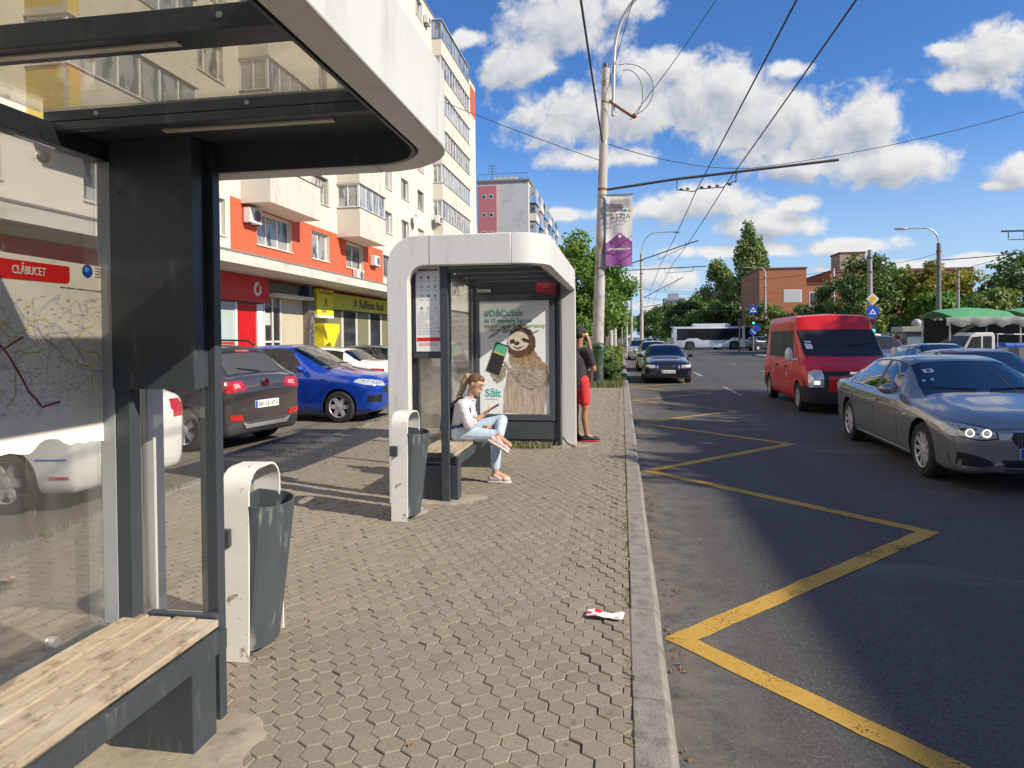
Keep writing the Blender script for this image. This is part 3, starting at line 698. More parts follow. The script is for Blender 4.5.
# advert panel standing across the end of the far shelter
def advert():
    y = 9.80 - E2      # front plane (local)
    root = root2
    PW = M('advert_paper', (.86, .9, .92), .35, var=.02)
    mb = MB(); mb.box(-2.27 - CXS, -.89 - CXS, y + .012, y + .1, .06, 2.53); mb.build('advert_case', ANTH, root, bevel=.006)
    for (x0, x1, z0, z1) in ((-2.19, -.97, .38, .47), (-2.19, -.97, 2.15, 2.24), (-2.19, -2.10, .47, 2.15), (-1.055, -.97, .47, 2.15)):
        mb = MB(); mb.box(x0 - CXS, x1 - CXS, y - .02, y + .011, z0 + .0015, z1 - .0015); mb.build('advert_frame', M('advert_frame_paint', (.07, .085, .1), .35), root, bevel=.004)
    mb = MB(); mb.box(-2.10 - CXS, -1.055 - CXS, y + .002, y + .010, .47, 2.15); mb.build('advert_poster', PW, root)
    K = [0.0]
    def flatp(name, poly, mat, d, smooth=False):
        mb = MB(); mb.prism(poly, lambda a, b: (a - CXS, y + .0015 - d - .0007, b), lambda a, b: (a - CXS, y + .0015 - d, b)); return mb.build(name, mat, root)
    TG = M('advert_green', (.12, .36, .34), .5); OL = M('advert_olive', (.5, .52, .25), .5); TE = M('advert_teal', (.02, .45, .4), .5)
    X = (1, 0, 0); Z = (0, 0, 1)
    T = lambda t, s, x, z, m, wd: text_mesh(t, s, (x - CXS, y - .0005, z), X, Z, m, 'advert_lettering', root, width=wd, bold=.002)
    T('#DăCuSalt', .13, -2.03, 1.925, TG, .59); T('Ai 17 monede într-un', .085, -2.03, 1.83, TG, .72); T('singur cont multicurrency.', .085, -2.03, 1.755, OL, .94)
    T('Sălt', .16, -2.02, .73, TE, .235)
    mb = MB(); mb.box(-2.02 - CXS, -1.83 - CXS, y - .001, y + .0, .69, .697); mb.build('advert_lettering', TG, root)
    # the long furred animal pictured on it, in layered flat shapes
    def fur(name, c0, c1, c2, st):
        m, nt, bs = newmat(name); co = nt.scaled(nt.coord(), st)
        c = nt.mix(nt.ramp(nt.noise(co, 14, 7, .7, .6), .3, .72), c0, c1)
        c = nt.mix(nt.ramp(nt.noise(co, 40, 4, .7), .45, .75, 0, .5), c, c2); nt.l.new(c, bs.inputs['Base Color']); bs.inputs['Roughness'].default_value = .4
        return m
    F1 = fur('picture_fur_body', (.3, .22, .16), (.62, .52, .43), (.78, .7, .61), (3, 1, .45)); F2 = fur('picture_fur_arm', (.15, .1, .075), (.58, .49, .41), (.75, .67, .58), (1, 1, 2.2)); F3 = fur('picture_fur_dark', (.05, .025, .015), (.2, .1, .055), (.3, .17, .09), (2, 1, 1)); F4 = fur('picture_fur_face', (.6, .52, .42), (.78, .7, .6), (.82, .76, .68), (1, 1, 1)); F5 = fur('picture_fur_shoulder', (.26, .16, .085), (.52, .37, .24), (.62, .48, .34), (1.6, 1, .8))
    rn = random.Random(4)
    def shag(poly, n, amp):
        out = []
        k = len(poly)
        for i in range(k):
            a = Vector(poly[i]); b = Vector(poly[(i + 1) % k])
            for j in range(n):
                t = j / n; p = a.lerp(b, t); nrm = Vector((b.y - a.y, a.x - b.x)).normalized()
                p += nrm * rn.uniform(-amp, amp); out.append((p.x, p.y))
        return out
    # px helper of the poster: u 0..1 left to right, v 0..1 top to bottom
    def q(*uv): return [(-2.10 + 1.045 * u, 2.15 - 1.68 * v) for u, v in uv]
    body = q((.40, .60), (.36, .78), (.33, .995), (.93, .995), (.95, .8), (.97, .68), (.93, .6), (.8, .55), (.5, .55))
    flatp('advert_picture', shag(body, 6, .012), F1, .0012)
    flatp('advert_picture', shag(q((.44, .44), (.42, .52), (.46, .57), (.7, .57), (.9, .62), (.97, .66), (.97, .58), (.9, .52), (.82, .47), (.78, .4), (.5, .38)), 6, .01), F5, .0020)
    flatp('advert_picture', shag(q((.40, .56), (.42, .63), (.5, .70), (.6, .75), (.75, .79), (.92, .78), (.995, .72), (1.0, .66), (.9, .6), (.7, .58), (.55, .56), (.45, .545)), 6, .012), F2, .0028)
    flatp('advert_picture', shag(q((.12, .58), (.16, .64), (.2, .70), (.27, .73), (.36, .68), (.4, .6), (.36, .56), (.28, .6)), 5, .012), F2, .0030)
    flatp('advert_picture', shag(q((.44, .27), (.41, .36), (.42, .45), (.5, .5), (.62, .5), (.74, .47), (.81, .4), (.8, .32), (.74, .26), (.64, .235), (.52, .245)), 5, .008), F3, .0036)
    flatp('advert_picture', [(p[0], p[1]) for p in q(*[(.56 + .155 * math.cos(t) , .355 + .085 * math.sin(t)) for t in [i * PI / 9 for i in range(18)]])], F4, .0044)
    DK = M('picture_dark_mask', (.06, .04, .03), .5)
    flatp('advert_picture', q((.44, .345), (.49, .335), (.52, .355), (.5, .375), (.44, .38)), DK, .0050)
    flatp('advert_picture', q((.60, .34), (.64, .325), (.73, .35), (.72, .375), (.63, .36)), DK, .0050)
    flatp('advert_picture', q((.50, .37), (.55, .355), (.585, .37), (.56, .392), (.51, .392)), DK, .0050)
    flatp('advert_picture', q((.49, .40), (.55, .415), (.64, .395), (.645, .40), (.56, .43), (.49, .41)), DK, .0050)
    # raised paw with phone
    flatp('advert_picture', q((.24, .36), (.415, .395), (.28, .66), (.09, .615)), INK, .0056)
    flatp('advert_picture', q((.245, .375), (.405, .405), (.36, .49), (.20, .455)), M('picture_screen_green', (.12, .5, .33), .4), .0062)
    flatp('advert_picture', q((.21, .44), (.37, .475), (.36, .49), (.20, .455)), M('picture_screen_yellow', (.55, .55, .15), .4), .0066)
    flatp('advert_picture', q((.35, .535), (.38, .525), (.45, .565), (.47, .59), (.42, .60), (.40, .57)), F4, .0062)
    # pen scribble over the poster
    SC = M('pen_scribble', (.02, .02, .02), .5)
    mb = MB()
    pts = [(.14, .26), (.3, .25), (.22, .28), (.12, .33), (.24, .29), (.36, .22), (.33, .27), (.45, .22), (.38, .28), (.36, .24), (.52, .2), (.5, .26), (.6, .19), (.57, .24), (.66, .2), (.7, .26), (.68, .23), (.78, .28), (.86, .26), (.74, .3), (.68, .25), (.55, .22), (.42, .27), (.34, .28)]
    ps = q(*pts)
    for k in range(len(ps) - 1):
        mb.tube([(ps[k][0] - CXS, y - .007, ps[k][1]), (ps[k + 1][0] - CXS, y - .007, ps[k + 1][1])], .0035, 5)
    mb.build('pen_scribble', SC, root)
    # small signs of the case
    mb = MB(); mb.box(-2.17 - CXS, -1.93 - CXS, y + .006, y + .0115, 2.285, 2.325); mb.build('stop_name_plate', PAPER, root)
    T2 = lambda t, s, x, z, m, wd: text_mesh(t, s, (x - CXS, y + .005, z), X, Z, m, 'plate_lettering', root, width=wd)
    T2('CLĂBUCET', .04, -2.16, 2.29, INK, .21)
    mb = MB(); mb.box(-1.245 - CXS, -.925 - CXS, y + .004, y + .0115, 2.205, 2.415); mb.build('warning_plate', M('warning_red', (.42, .02, .035), .4), root)
    for i, (t, s_, wd) in enumerate((('STAȚIE SUPRAVEGHEATĂ', .03, .27), ('VIDEO', .045, .12), ('FUMATUL INTERZIS', .026, .2), ('ÎN STAȚIE', .026, .14))):
        T2(t, s_, -1.085 - wd / 2, 2.375 - i * .046, M('plate_pink', (.75, .4, .4), .5), wd)
    mb = MB(); mb.box(-1.25 - CXS, -1.03 - CXS, y - .004, y + .0115, .25, .31); mb.build('maker_plate', M('maker_plate_dark', (.09, .07, .06), .4), root)
    mb = MB(); mb.box(-2.25 - CXS, -.91 - CXS, y - .008, y + .0115, .10, .355); mb.build('lower_panel', M('lower_panel_paint', (.055, .066, .078), .4, var=.25, scale=4), root, bevel=.004)
    for x in (-2.15, -1.0):
        mb = MB(); mb.box(x - CXS - .03, x - CXS + .03, y + .03, y + .08, -.02, .06); mb.build('foot', DARKST, root)
    # steel strut beside the white leg
    mb = MB(); mb.tube([(-.87 - CXS, y + .02, .14), (-.8 - CXS, y - .02, .05), (-.68 - CXS, y - .06, .005)], .012, 6); mb.build('strut', DARKST, root)
    mb = MB(); mb.box(-.945 - CXS, -.895 - CXS, y - .03, y + .011, .02, 2.418); mb.build('post', M('black_post', (.018, .02, .024), .35), root, bevel=.004)
advert()
# ------------------------------------------------------------------ litter bins: white hoop and grey bucket
BINM = M('bin_grey_paint', (.055, .07, .08), .42, var=.3, scale=6, dirt=(.2, .215, .21), dscale=14, dlo=.56, dhi=.7, stretch=(1.3, 1.3, .22), bump=.06)
def litter_bin(x, y, rz, label):
    root = thing('litter_bin', label, 'litter bin', (x, y, 0), rz, 'litter bins beside the shelters')
    # hoop spans local y, band width along x
    prof = [(-.20, 0), (-.175, .80)] + [(p[0], p[1]) for p in arc(-.06, .83, .115, 180, 90, 5)] + arc(.06, .83, .115, 90, 0, 5) + [(.175, .80), (.20, 0)]
    rings = []
    n = len(prof)
    for i, (a, z) in enumerate(prof):
        d = Vector(prof[min(i + 1, n - 1)]) - Vector(prof[max(i - 1, 0)]); nn = Vector((-d.y, d.x)).normalized() * .006
        rings.append([(-.075, a + nn.x, z + nn.y), (.075, a + nn.x, z + nn.y), (.075, a - nn.x, z - nn.y), (-.075, a - nn.x, z - nn.y)])
    mb = MB(); mb.loft(rings, True, True); mb.build('hoop', CHIP, root, smooth=30, bevel=.002)
    # bucket: flat back, bulging front, tapered to the bottom, open top
    def sec(k, z, ins=0., slope=0.):
        pts = [(-.045 + ins, -.165 * k + ins), (.09 * k, -.185 * k + ins)]
        for i in range(1, 10):
            t = -PI / 2 + PI * i / 10
            pts.append((.09 * k + (.12 * k - ins) * math.cos(t), (.185 * k - ins) * math.sin(t)))
        pts += [(.09 * k, .185 * k - ins), (-.045 + ins, .165 * k - ins)]
        return [(px - .02 + (z - .5) * .085, py, z + slope * max(0, .21 - px) * .4) for px, py in pts]
    mb = MB()
    mb.loft([sec(.86, .03), sec(.93, .38), sec(1.0, .74, 0, .3), sec(1., .755, .0, .3), sec(1., .755, .010, .3), sec(.98, .70, .012), sec(.86, .12, .012)], True, True)
    mb.build('bucket', BINM, root, smooth=22)
    mb = MB(); mb.cbox((-.045, -.205, .62), (.07, .03, .09)); mb.build('latch', ANTH, root, bevel=.006)
    mb = MB(); mb.cbox((0, 0, .02), (.11, .34, .03)); mb.build('base', DARKST, root, bevel=.004)
    return root
litter_bin(-1.925, 3.24, R(4), 'white hooped grey litter bin close by, right beside the wooden bench')
litter_bin(-1.93, 5.80, R(0), 'white hooped grey litter bin beside the timetable end of the further shelter')
# ------------------------------------------------------------------ vehicles
CGL = glass('car_glass', (.22, .26, .3), 2.4)
CGLD = glass('van_glass', (.07, .08, .09), 2.)
CGL2 = glass('car_glass_clear', (.42, .46, .46), 1.5)
TRIM = M('car_trim', (.015, .015, .017), .35)
ARCH = M('wheel_arch', (.012, .012, .013), .85)
LAMPC = M('headlamp_lens', (.62, .64, .64), .12, .3, coat=1.)
LAMPL = emit('headlamp_lit', (1, .95, .78), 0.8)
TAILL = M('tail_lamp_red', (.42, .012, .015), .15, coat=1.)
ALLOY = M('alloy_rim', (.62, .62, .62), .35, .35)
ALLOY2 = M('painted_rim', (.46, .46, .46), .4, .3)
PLATE = M('number_plate', (.78, .78, .76), .4, var=.02)
SEATM = M('car_seat_cloth', (.035, .035, .038), .85)
def paint(name, col, metal=.0, rough=.28):
    m, n2, bs = newmat(name)
    bs.inputs['Base Color'].default_value = (*col, 1); bs.inputs['Roughness'].default_value = rough; bs.inputs['Metallic'].default_value = metal
    bs.inputs['Coat Weight'].default_value = 1.; bs.inputs['Coat Roughness'].default_value = .03
    d = n2.ramp(n2.noise(n2.coord(), 3, 5, .6), .4, .8, .0, .25)
    n2.l.new(n2.mix(d, col, tuple(x * .8 + .03 for x in col)), bs.inputs['Base Color'])
    return m
def pchip(ys, sub):
    n = len(ys); d = [ys[i + 1] - ys[i] for i in range(n - 1)]; m = [0.] * n
    m[0] = d[0]; m[-1] = d[-1]
    for i in range(1, n - 1): m[i] = 0. if d[i - 1] * d[i] <= 0 else 2 * d[i - 1] * d[i] / (d[i - 1] + d[i])
    out = []
    for i in range(n - 1):
        for k in range(sub):
            t = k / sub; t2 = t * t; t3 = t2 * t
            out.append((2 * t3 - 3 * t2 + 1) * ys[i] + (t3 - 2 * t2 + t) * m[i] + (-2 * t3 + 3 * t2) * ys[i + 1] + (t3 - t2) * m[i + 1])
    out.append(ys[-1]); return out
# stations: xb half-width zb zmid zshoulder zbelt | xr roofhalf z6 z7 z8
SEDAN = [
 (2.43, .70, .27, .42, .56, .66, 2.40, .58, .69, .705, .71),
 (2.35, .84, .21, .42, .58, .69, 2.33, .64, .735, .76, .77),
 (2.08, .90, .18, .44, .64, .75, 2.10, .64, .81, .84, .85),
 (1.55, .915, .17, .47, .72, .83, 1.55, .70, .885, .92, .935),
 (1.02, .925, .17, .50, .77, .89, 1.12, .70, .945, .985, 1.0),
 (.72, .93, .17, .52, .80, .915, .36, .60, 1.305, 1.35, 1.365),
 (.20, .93, .17, .53, .81, .925, .02, .615, 1.365, 1.415, 1.43),
 (-.12, .93, .17, .53, .81, .93, -.20, .62, 1.37, 1.425, 1.44),
 (-.19, .93, .17, .53, .81, .932, -.28, .62, 1.37, 1.425, 1.44),
 (-1.05, .93, .17, .55, .83, .95, -.98, .605, 1.34, 1.39, 1.405),
 (-1.42, .925, .17, .56, .84, .97, -1.30, .58, 1.295, 1.34, 1.355),
 (-1.78, .91, .17, .56, .85, .99, -1.82, .64, 1.045, 1.08, 1.09),
 (-2.18, .875, .19, .56, .85, .985, -2.22, .64, 1.03, 1.055, 1.065),
 (-2.42, .80, .24, .56, .83, .95, -2.42, .60, 1.0, 1.02, 1.03),
 (-2.47, .72, .32, .55, .75, .86, -2.45, .56, .90, .915, .92)]
HATCH = [
 (2.03, .56, .30, .46, .62, .72, 2.00, .46, .76, .78, .785),
 (1.96, .72, .22, .46, .65, .76, 1.93, .54, .81, .84, .85),
 (1.75, .82, .19, .48, .70, .82, 1.74, .60, .88, .915, .925),
 (1.28, .865, .18, .50, .76, .89, 1.28, .66, .95, .985, 1.0),
 (.88, .87, .18, .52, .80, .94, 1.0, .66, .995, 1.035, 1.05),
 (.55, .875, .18, .54, .83, .96, .18, .57, 1.40, 1.46, 1.475),
 (.10, .875, .18, .55, .84, .97, -.05, .585, 1.435, 1.50, 1.515),
 (-.18, .875, .18, .55, .84, .975, -.26, .59, 1.435, 1.50, 1.515),
 (-.25, .875, .18, .55, .84, .977, -.33, .59, 1.434, 1.499, 1.514),
 (-1.05, .875, .18, .57, .86, 1.0, -1.02, .575, 1.40, 1.46, 1.475),
 (-1.38, .87, .18, .57, .88, 1.04, -1.32, .56, 1.37, 1.43, 1.445),
 (-1.52, .86, .19, .57, .89, 1.05, -1.50, .55, 1.35, 1.405, 1.42),
 (-1.90, .81, .20, .57, .89, 1.02, -1.86, .60, 1.03, 1.05, 1.06),
 (-1.97, .78, .24, .57, .85, .96, -1.95, .58, .99, 1.0, 1.01),
 (-2.01, .70, .34, .55, .75, .84, -1.98, .55, .87, .88, .885)]
VAN = [
 (2.50, .84, .26, .42, .60, .80, 2.47, .66, .90, .94, .945),
 (2.44, .93, .22, .42, .62, .86, 2.39, .74, .97, 1.02, 1.03),
 (2.25, .97, .22, .54, .84, 1.0, 2.20, .70, 1.08, 1.12, 1.13),
 (1.95, .98, .22, .58, .92, 1.09, 1.95, .76, 1.17, 1.21, 1.22),
 (1.70, .985, .22, .60, .98, 1.16, 1.78, .80, 1.24, 1.285, 1.30),
 (1.35, .985, .22, .62, 1.0, 1.19, 1.00, .84, 1.86, 1.90, 1.905),
 (1.15, .985, .22, .62, 1.0, 1.20, .86, .86, 1.90, 2.20, 2.26),
 (.50, .985, .22, .62, 1.0, 1.20, .45, .875, 1.90, 2.24, 2.30),
 (.42, .985, .22, .62, 1.0, 1.20, .37, .875, 1.90, 2.245, 2.305),
 (-.55, .985, .22, .62, 1.0, 1.20, -.55, .88, 1.90, 2.25, 2.31),
 (-.63, .985, .22, .62, 1.0, 1.20, -.63, .88, 1.90, 2.25, 2.31),
 (-1.75, .985, .22, .62, 1.0, 1.20, -1.75, .88, 1.89, 2.25, 2.31),
 (-2.15, .98, .24, .62, 1.0, 1.20, -2.12, .87, 1.88, 2.23, 2.29),
 (-2.32, .96, .28, .62, 1.0, 1.20, -2.28, .84, 1.86, 2.18, 2.22),
 (-2.36, .90, .34, .62, .98, 1.18, -2.33, .80, 1.80, 2.08, 2.1)]
KITS = dict(
 sedan=dict(st=SEDAN, front=(1.55, .335), rear=(-1.42, .335), wind=[4], back=[10], sides=[5, 6, 8, 9], pillar=[7], trk=.79, roofw=.8),
 hatch=dict(st=HATCH, front=(1.28, .305), rear=(-1.28, .305), wind=[4], back=[11], sides=[5, 6, 8, 9], pillar=[7], trk=.75),
 van=dict(st=VAN, front=(1.72, .33), rear=(-1.58, .33), wind=[4], back=[13], sides=[6, 8, 10], pillar=[7, 9], trk=.86))
def wheel(root, x, y, r, wd, rimm, spokes, side):
    mb = MB(); s = side
    prof = [(r * .66, -wd / 2), (r * .9, -wd / 2), (r * .985, -wd * .38), (r, -wd * .2), (r, wd * .2), (r * .985, wd * .38), (r * .9, wd / 2), (r * .66, wd / 2)]
    mb.lathe(prof, (0, 0, 0), 36, 'y', caps=False)
    w_ = mb.build('wheel', RUBBER, root, smooth=35); w_.location = (x, y, r)
    mb = MB(); yo = s * wd * .42; yi = s * wd * .18
    mb.lathe([(r * .70, yo + s * .006), (r * .66, yo + s * .012), (r * .62, yo - s * .01), (r * .60, yi), (.02, yi - s * .01)], (0, 0, 0), 36, 'y', m=0, caps=False)
    mb.lathe([(r * .705, yo + s * .005), (r * .67, yo + s * .014), (r * .62, yo - s * .002)], (0, 0, 0), 36, 'y', m=1, caps=False)
    for k in range(spokes):
        a = 2 * PI * k / spokes
        for da in ((-.17, .17) if spokes <= 5 else (0,)):
            ww = r * (.07 if spokes <= 5 else .115 if spokes <= 7 else .062)
            c, sn = math.cos(a + da * .45), math.sin(a + da * .45); c2, s2 = math.cos(a + da), math.sin(a + da)
            p0 = Vector((r * .1 * c, 0, r * .1 * sn)); p1 = Vector((r * .635 * c2, 0, r * .635 * s2)); d = (p1 - p0).normalized(); n = Vector((-d.z, 0, d.x)) * ww
            mb.add([p0 + n * 1.2 + Vector((0, yo - s * .005, 0)), p0 - n * 1.2 + Vector((0, yo - s * .005, 0)), p1 - n + Vector((0, yo + s * .002, 0)), p1 + n + Vector((0, yo + s * .002, 0)),
                    p0 + n * 1.4 + Vector((0, yi, 0)), p0 - n * 1.4 + Vector((0, yi, 0)), p1 - n * 1.2 + Vector((0, yi, 0)), p1 + n * 1.2 + Vector((0, yi, 0))],
                   [(0, 1, 2, 3), (4, 7, 6, 5), (0, 4, 5, 1), (1, 5, 6, 2), (2, 6, 7, 3), (3, 7, 4, 0)], 1)
    mb.lathe([(r * .2, yi), (r * .19, yo), (r * .1, yo + s * .006), (.001, yo + s * .006)], (0, 0, 0), 20, 'y', m=1, caps=False)
    mb.build('rim', [ARCH, rimm], w_, smooth=35)
def car(kind, name, label, cat, loc, ang, col, scale=(1, 1, 1), glassm=None, rim=None, spokes=5, clad=None, lights=False, group=None, detail='full', face='front', plate='', roofm=None, frontm=None, tail='wide', grille='wide'):
    K = KITS[kind]; st = K['st']; sx, sy, sz = scale
    root = thing(name, label, cat, loc, ang, group)
    gm = glassm or CGL; rim = rim or ALLOY
    SU, SV = (3, 3) if detail == 'full' else (2, 2)
    # control grid -> dense grid
    ctrl = []
    for (xb, hw, zb, z3, z4, z5, xr, wr, z6, z7, z8) in st:
        ctrl.append([(xb, 0, zb), (xb, hw * .85, zb), (xb, hw * .972, zb + (z3 - zb) * .32), (xb, hw * .99, z3), (xb, hw, z4), (xb, hw * .93, z5), (xr, wr, z6), (xr, wr * (.9 if kind == 'van' else .72), z7), (xr, 0, z8)])
    nI, nJ = len(ctrl), 9
    colI = [[[pchip([ctrl[i][j][c] for i in range(nI)], SU) for c in range(3)] for j in range(nJ)]][0]
    NI = len(colI[0][0])
    grid = []
    for i in range(NI):
        row = [pchip([colI[j][c][i] for j in range(nJ)], SV) for c in range(3)]
        grid.append([(row[0][k] * sx, row[1][k] * sy, row[2][k] * sz) for k in range(len(row[0]))])
    NJ = len(grid[0])
    MAT = [col, TRIM, ARCH, gm, clad or col, roofm or col, frontm or col]
    keys = {}
    def slot(nm):
        if nm not in keys: keys[nm] = len(MAT); MAT.append(gm)
        return keys[nm]
    bm = bmesh.new()
    L = [[bm.verts.new(grid[i][j]) for j in range(NJ)] for i in range(NI)]
    Rr = [[L[i][j] if j in (0, NJ - 1) else bm.verts.new((grid[i][j][0], -grid[i][j][1], grid[i][j][2])) for j in range(NJ)] for i in range(NI)]
    groups = {}
    for i in range(NI - 1):
        ci = i // SU
        for j in range(NJ - 1):
            cj = j // SV
            for sd, A in (('l', L), ('r', Rr)):
                vs = [A[i][j], A[i][j + 1], A[i + 1][j + 1], A[i + 1][j]]
                f = bm.faces.new(vs if sd == 'l' else vs[::-1])
                mi = 0; g_ = None
                if cj in (6, 7) and ci in K['wind']: g_ = 'windshield'
                elif cj in (6, 7) and ci in K['back']: g_ = 'rear_window'
                elif cj == 5 and ci in K['sides']:
                    k = [x for x in K['sides']].index(ci)
                    if kind in ('sedan', 'hatch'): g_ = ('side_window_front_' if ci < 7 else 'side_window_rear_') + sd
                    else: g_ = 'side_window_%d_%s' % (k, sd)
                elif cj == 5 and ci in K['pillar']: mi = 1
                elif cj <= 1 and clad: mi = 4
                elif cj in (7,) and roofm and 4 < ci < 12: mi = 5
                if frontm and ci <= 1 and cj <= 3: mi = 6
                if g_: mi = slot(g_); groups.setdefault(g_, []).append(f)
                f.material_index = mi
    for A in (0, NI - 1):
        for j in range(NJ - 1):
            a, b = L[A][j], L[A][j + 1]; c, d = Rr[A][j + 1], Rr[A][j]
            vs = []
            for v in (a, b, c, d):
                if v not in vs: vs.append(v)
            if len(vs) > 2:
                f = bm.faces.new(vs); f.material_index = 4 if (clad and j < SV * 2) else (6 if frontm and A == 0 else 0)
    bmesh.ops.recalc_face_normals(bm, faces=bm.faces)
    for g_, fs in groups.items():
        if kind == 'van' and g_ == 'windshield': th = .03
        else: th = .022
        res = bmesh.ops.inset_region(bm, faces=fs, thickness=th, use_even_offset=True, depth=-.004)
        for f in res['faces']: f.material_index = 1
    me = bpy.data.meshes.new('b'); bm.to_mesh(me); bm.free()
    for m in MAT: me.materials.append(m)
    tmp = bpy.data.objects.new('b', me); COL.objects.link(tmp)
    fx, r = K['front'][0] * sx, K['front'][1] * (sx + sz) / 2; rx = K['rear'][0] * sx
    tr = K['trk'] * sy
    cut = MB()
    for x in (fx, rx):
        for s in (1, -1):
            a, b = tr - .19, tr + .4
            cut.lathe([(r + .045, s * a), (r + .045, s * b)], (x, 0, r), 40, 'y')
    co = cut.build('cut', ARCH)
    bo = tmp.modifiers.new('b', 'BOOLEAN'); bo.operation = 'DIFFERENCE'; bo.solver = 'EXACT'; bo.object = co
    try: bo.material_mode = 'TRANSFER'
    except Exception: pass
    me2 = evaluated(tmp)
    bpy.data.objects.remove(tmp); bpy.data.objects.remove(co)
    names = {v: k for k, v in keys.items()}
    slots = [m for m in me2.materials]
    arch_idx = {i for i, m in enumerate(slots) if m == ARCH}
    bm = bmesh.new(); bm.from_mesh(me2); shade(bm, 38)
    bvh = BVHTree.FromBMesh(bm)
    def piece(test, nm):
        b2 = bm.copy()
        bmesh.ops.delete(b2, geom=[f for f in b2.faces if not test(f.material_index)], context='FACES')
        m3 = bpy.data.meshes.new(nm); b2.to_mesh(m3); b2.free()
        for m in slots: m3.materials.append(m)
        o = bpy.data.objects.new(nm, m3); COL.objects.link(o); o.parent = root; return o
    body = piece(lambda k: k not in names, 'body')
    for k, nm in names.items():
        base = 'windshield' if nm == 'windshield' else 'rear_window' if nm == 'rear_window' else 'side_window'
        piece(lambda q, k=k: q == k, base)
    # conformal patches ------------------------------------------------
    def patch(nm, poly, axis, sgn, mat, off=.005, step=.05, thick=.012, parent=root):
        b = bmesh.new(); vs = [b.verts.new((p[0], p[1], 0)) for p in poly]; b.faces.new(vs)
        for ax in (0, 1):
            lo = min(p[ax] for p in poly); hi = max(p[ax] for p in poly); t = lo + step
            while t < hi - 1e-4:
                nn = Vector((1, 0, 0)) if ax == 0 else Vector((0, 1, 0))
                bmesh.ops.bisect_plane(b, geom=b.verts[:] + b.edges[:] + b.faces[:], plane_co=nn * t, plane_no=nn); t += step
        bmesh.ops.triangulate(b, faces=b.faces[:])
        ok = True; last = None
        for v in b.verts:
            p, q = v.co.x, v.co.y
            if axis == 'x': o_ = Vector((sgn * 4, p, q)); d_ = Vector((-sgn, 0, 0))
            elif axis == 'y': o_ = Vector((p, sgn * 4, q)); d_ = Vector((0, -sgn, 0))
            else: o_ = Vector((p, q, 4)); d_ = Vector((0, 0, -1))
            loc_, nrm_, _, _ = bvh.ray_cast(o_, d_)
            if loc_ is None: v.tag = True; ok = False; continue
            v.co = loc_ - d_ * off
        if not ok: bmesh.ops.delete(b, geom=[v for v in b.verts if v.tag], context='VERTS')
        if not b.faces: b.free(); return None
        ex = bmesh.ops.extrude_face_region(b, geom=b.faces[:])
        dd = {'x': Vector((-sgn, 0, 0)), 'y': Vector((0, -sgn, 0)), 'z': Vector((0, 0, -1))}[axis]
        bmesh.ops.translate(b, verts=[v for v in ex['geom'] if isinstance(v, bmesh.types.BMVert)], vec=dd * thick)
        bmesh.ops.recalc_face_normals(b, faces=b.faces)
        shade(b, 40)
        m3 = bpy.data.meshes.new(nm); b.to_mesh(m3); b.free(); m3.materials.append(mat)
        o = bpy.data.objects.new(nm, m3); COL.objects.link(o); o.parent = parent; return o
    for x in (fx, rx):
        for s in (1, -1): wheel(root, x, s * (tr + .005), r, .21 * sy, rim, spokes, s)
    root['_'] = 1; del root['_']
    # cabin: floor tub, seats, dashboard
    zf = st[5][5] * sz; hw = st[5][1] * sy
    x1 = st[4][0] * sx; x0 = st[10][0] * sx
    mb = MB(); mb.box(x0, x1, -hw * .86, hw * .86, .30 * sz, .34 * sz); mb.box(x1 - .42 * sx, x1 + .05, -hw * .84, hw * .84, zf - .3, zf - .03); mb.build('dashboard', BLACK, root, bevel=.03)
    if detail == 'full':
        for s in (1, -1):
            mb = MB(); xs = (.0 if kind != 'van' else .75) * sx - .15
            mb.cbox((xs + .2, s * hw * .42, .52 * sz), (.5, .5, .2)); mb.cbox((xs - .1, s * hw * .42, .85 * sz + (.15 if kind == 'van' else 0)), (.14, .48, .6)); mb.cbox((xs - .14, s * hw * .42, 1.20 * sz + (.2 if kind == 'van' else 0)), (.1, .26, .17))
            mb.build('seat', SEATM, root, bevel=.04)
        mb = MB(); mb.cbox((-.95 * sx, 0, .8 * sz), (.16, hw * 1.6, .6)); mb.build('rear_seat', SEATM, root, bevel=.04)
        mb = MB(); mb.lathe([(.16, -.015), (.185, 0), (.16, .015), (.15, 0)], (0, 0, 0), 20, 'x', caps=False); sw = mb.build('steering_wheel', BLACK, root, smooth=50)
        sw.location = ((.42 if kind != 'van' else 1.05) * sx, hw * .42, zf + .02 + (.1 if kind == 'van' else 0)); sw.rotation_euler = (0, R(-25), 0)
    # mirrors
    for s in (1, -1):
        mx, mz = st[5][0] * sx - .02, zf + .09
        mb = MB()
        if kind == 'van':
            mb.ball((mx + .18, s * (hw + .12), zf + .12), (.07, .09, .17), 12, 8); mb.cbox((mx + .2, s * (hw + .0), zf + .02), (.06, .14, .05))
        else:
            mb.ball((mx + .02, s * (hw + .07), mz), (.075, .12, .072), 14, 8); mb.cbox((mx + .03, s * (hw - .02), zf + .03), (.07, .12, .03))
        mb.build('mirror', col if kind != 'van' and not clad else BLACK if kind != 'van' else WHITEP, root, smooth=50)
    car.last = dict(root=root, patch=patch, bvh=bvh, hw=hw, fx=fx, rx=rx, r=r, zf=zf, body=body, sx=sx, sy=sy, sz=sz, st=st)
    bm.free()
    return root
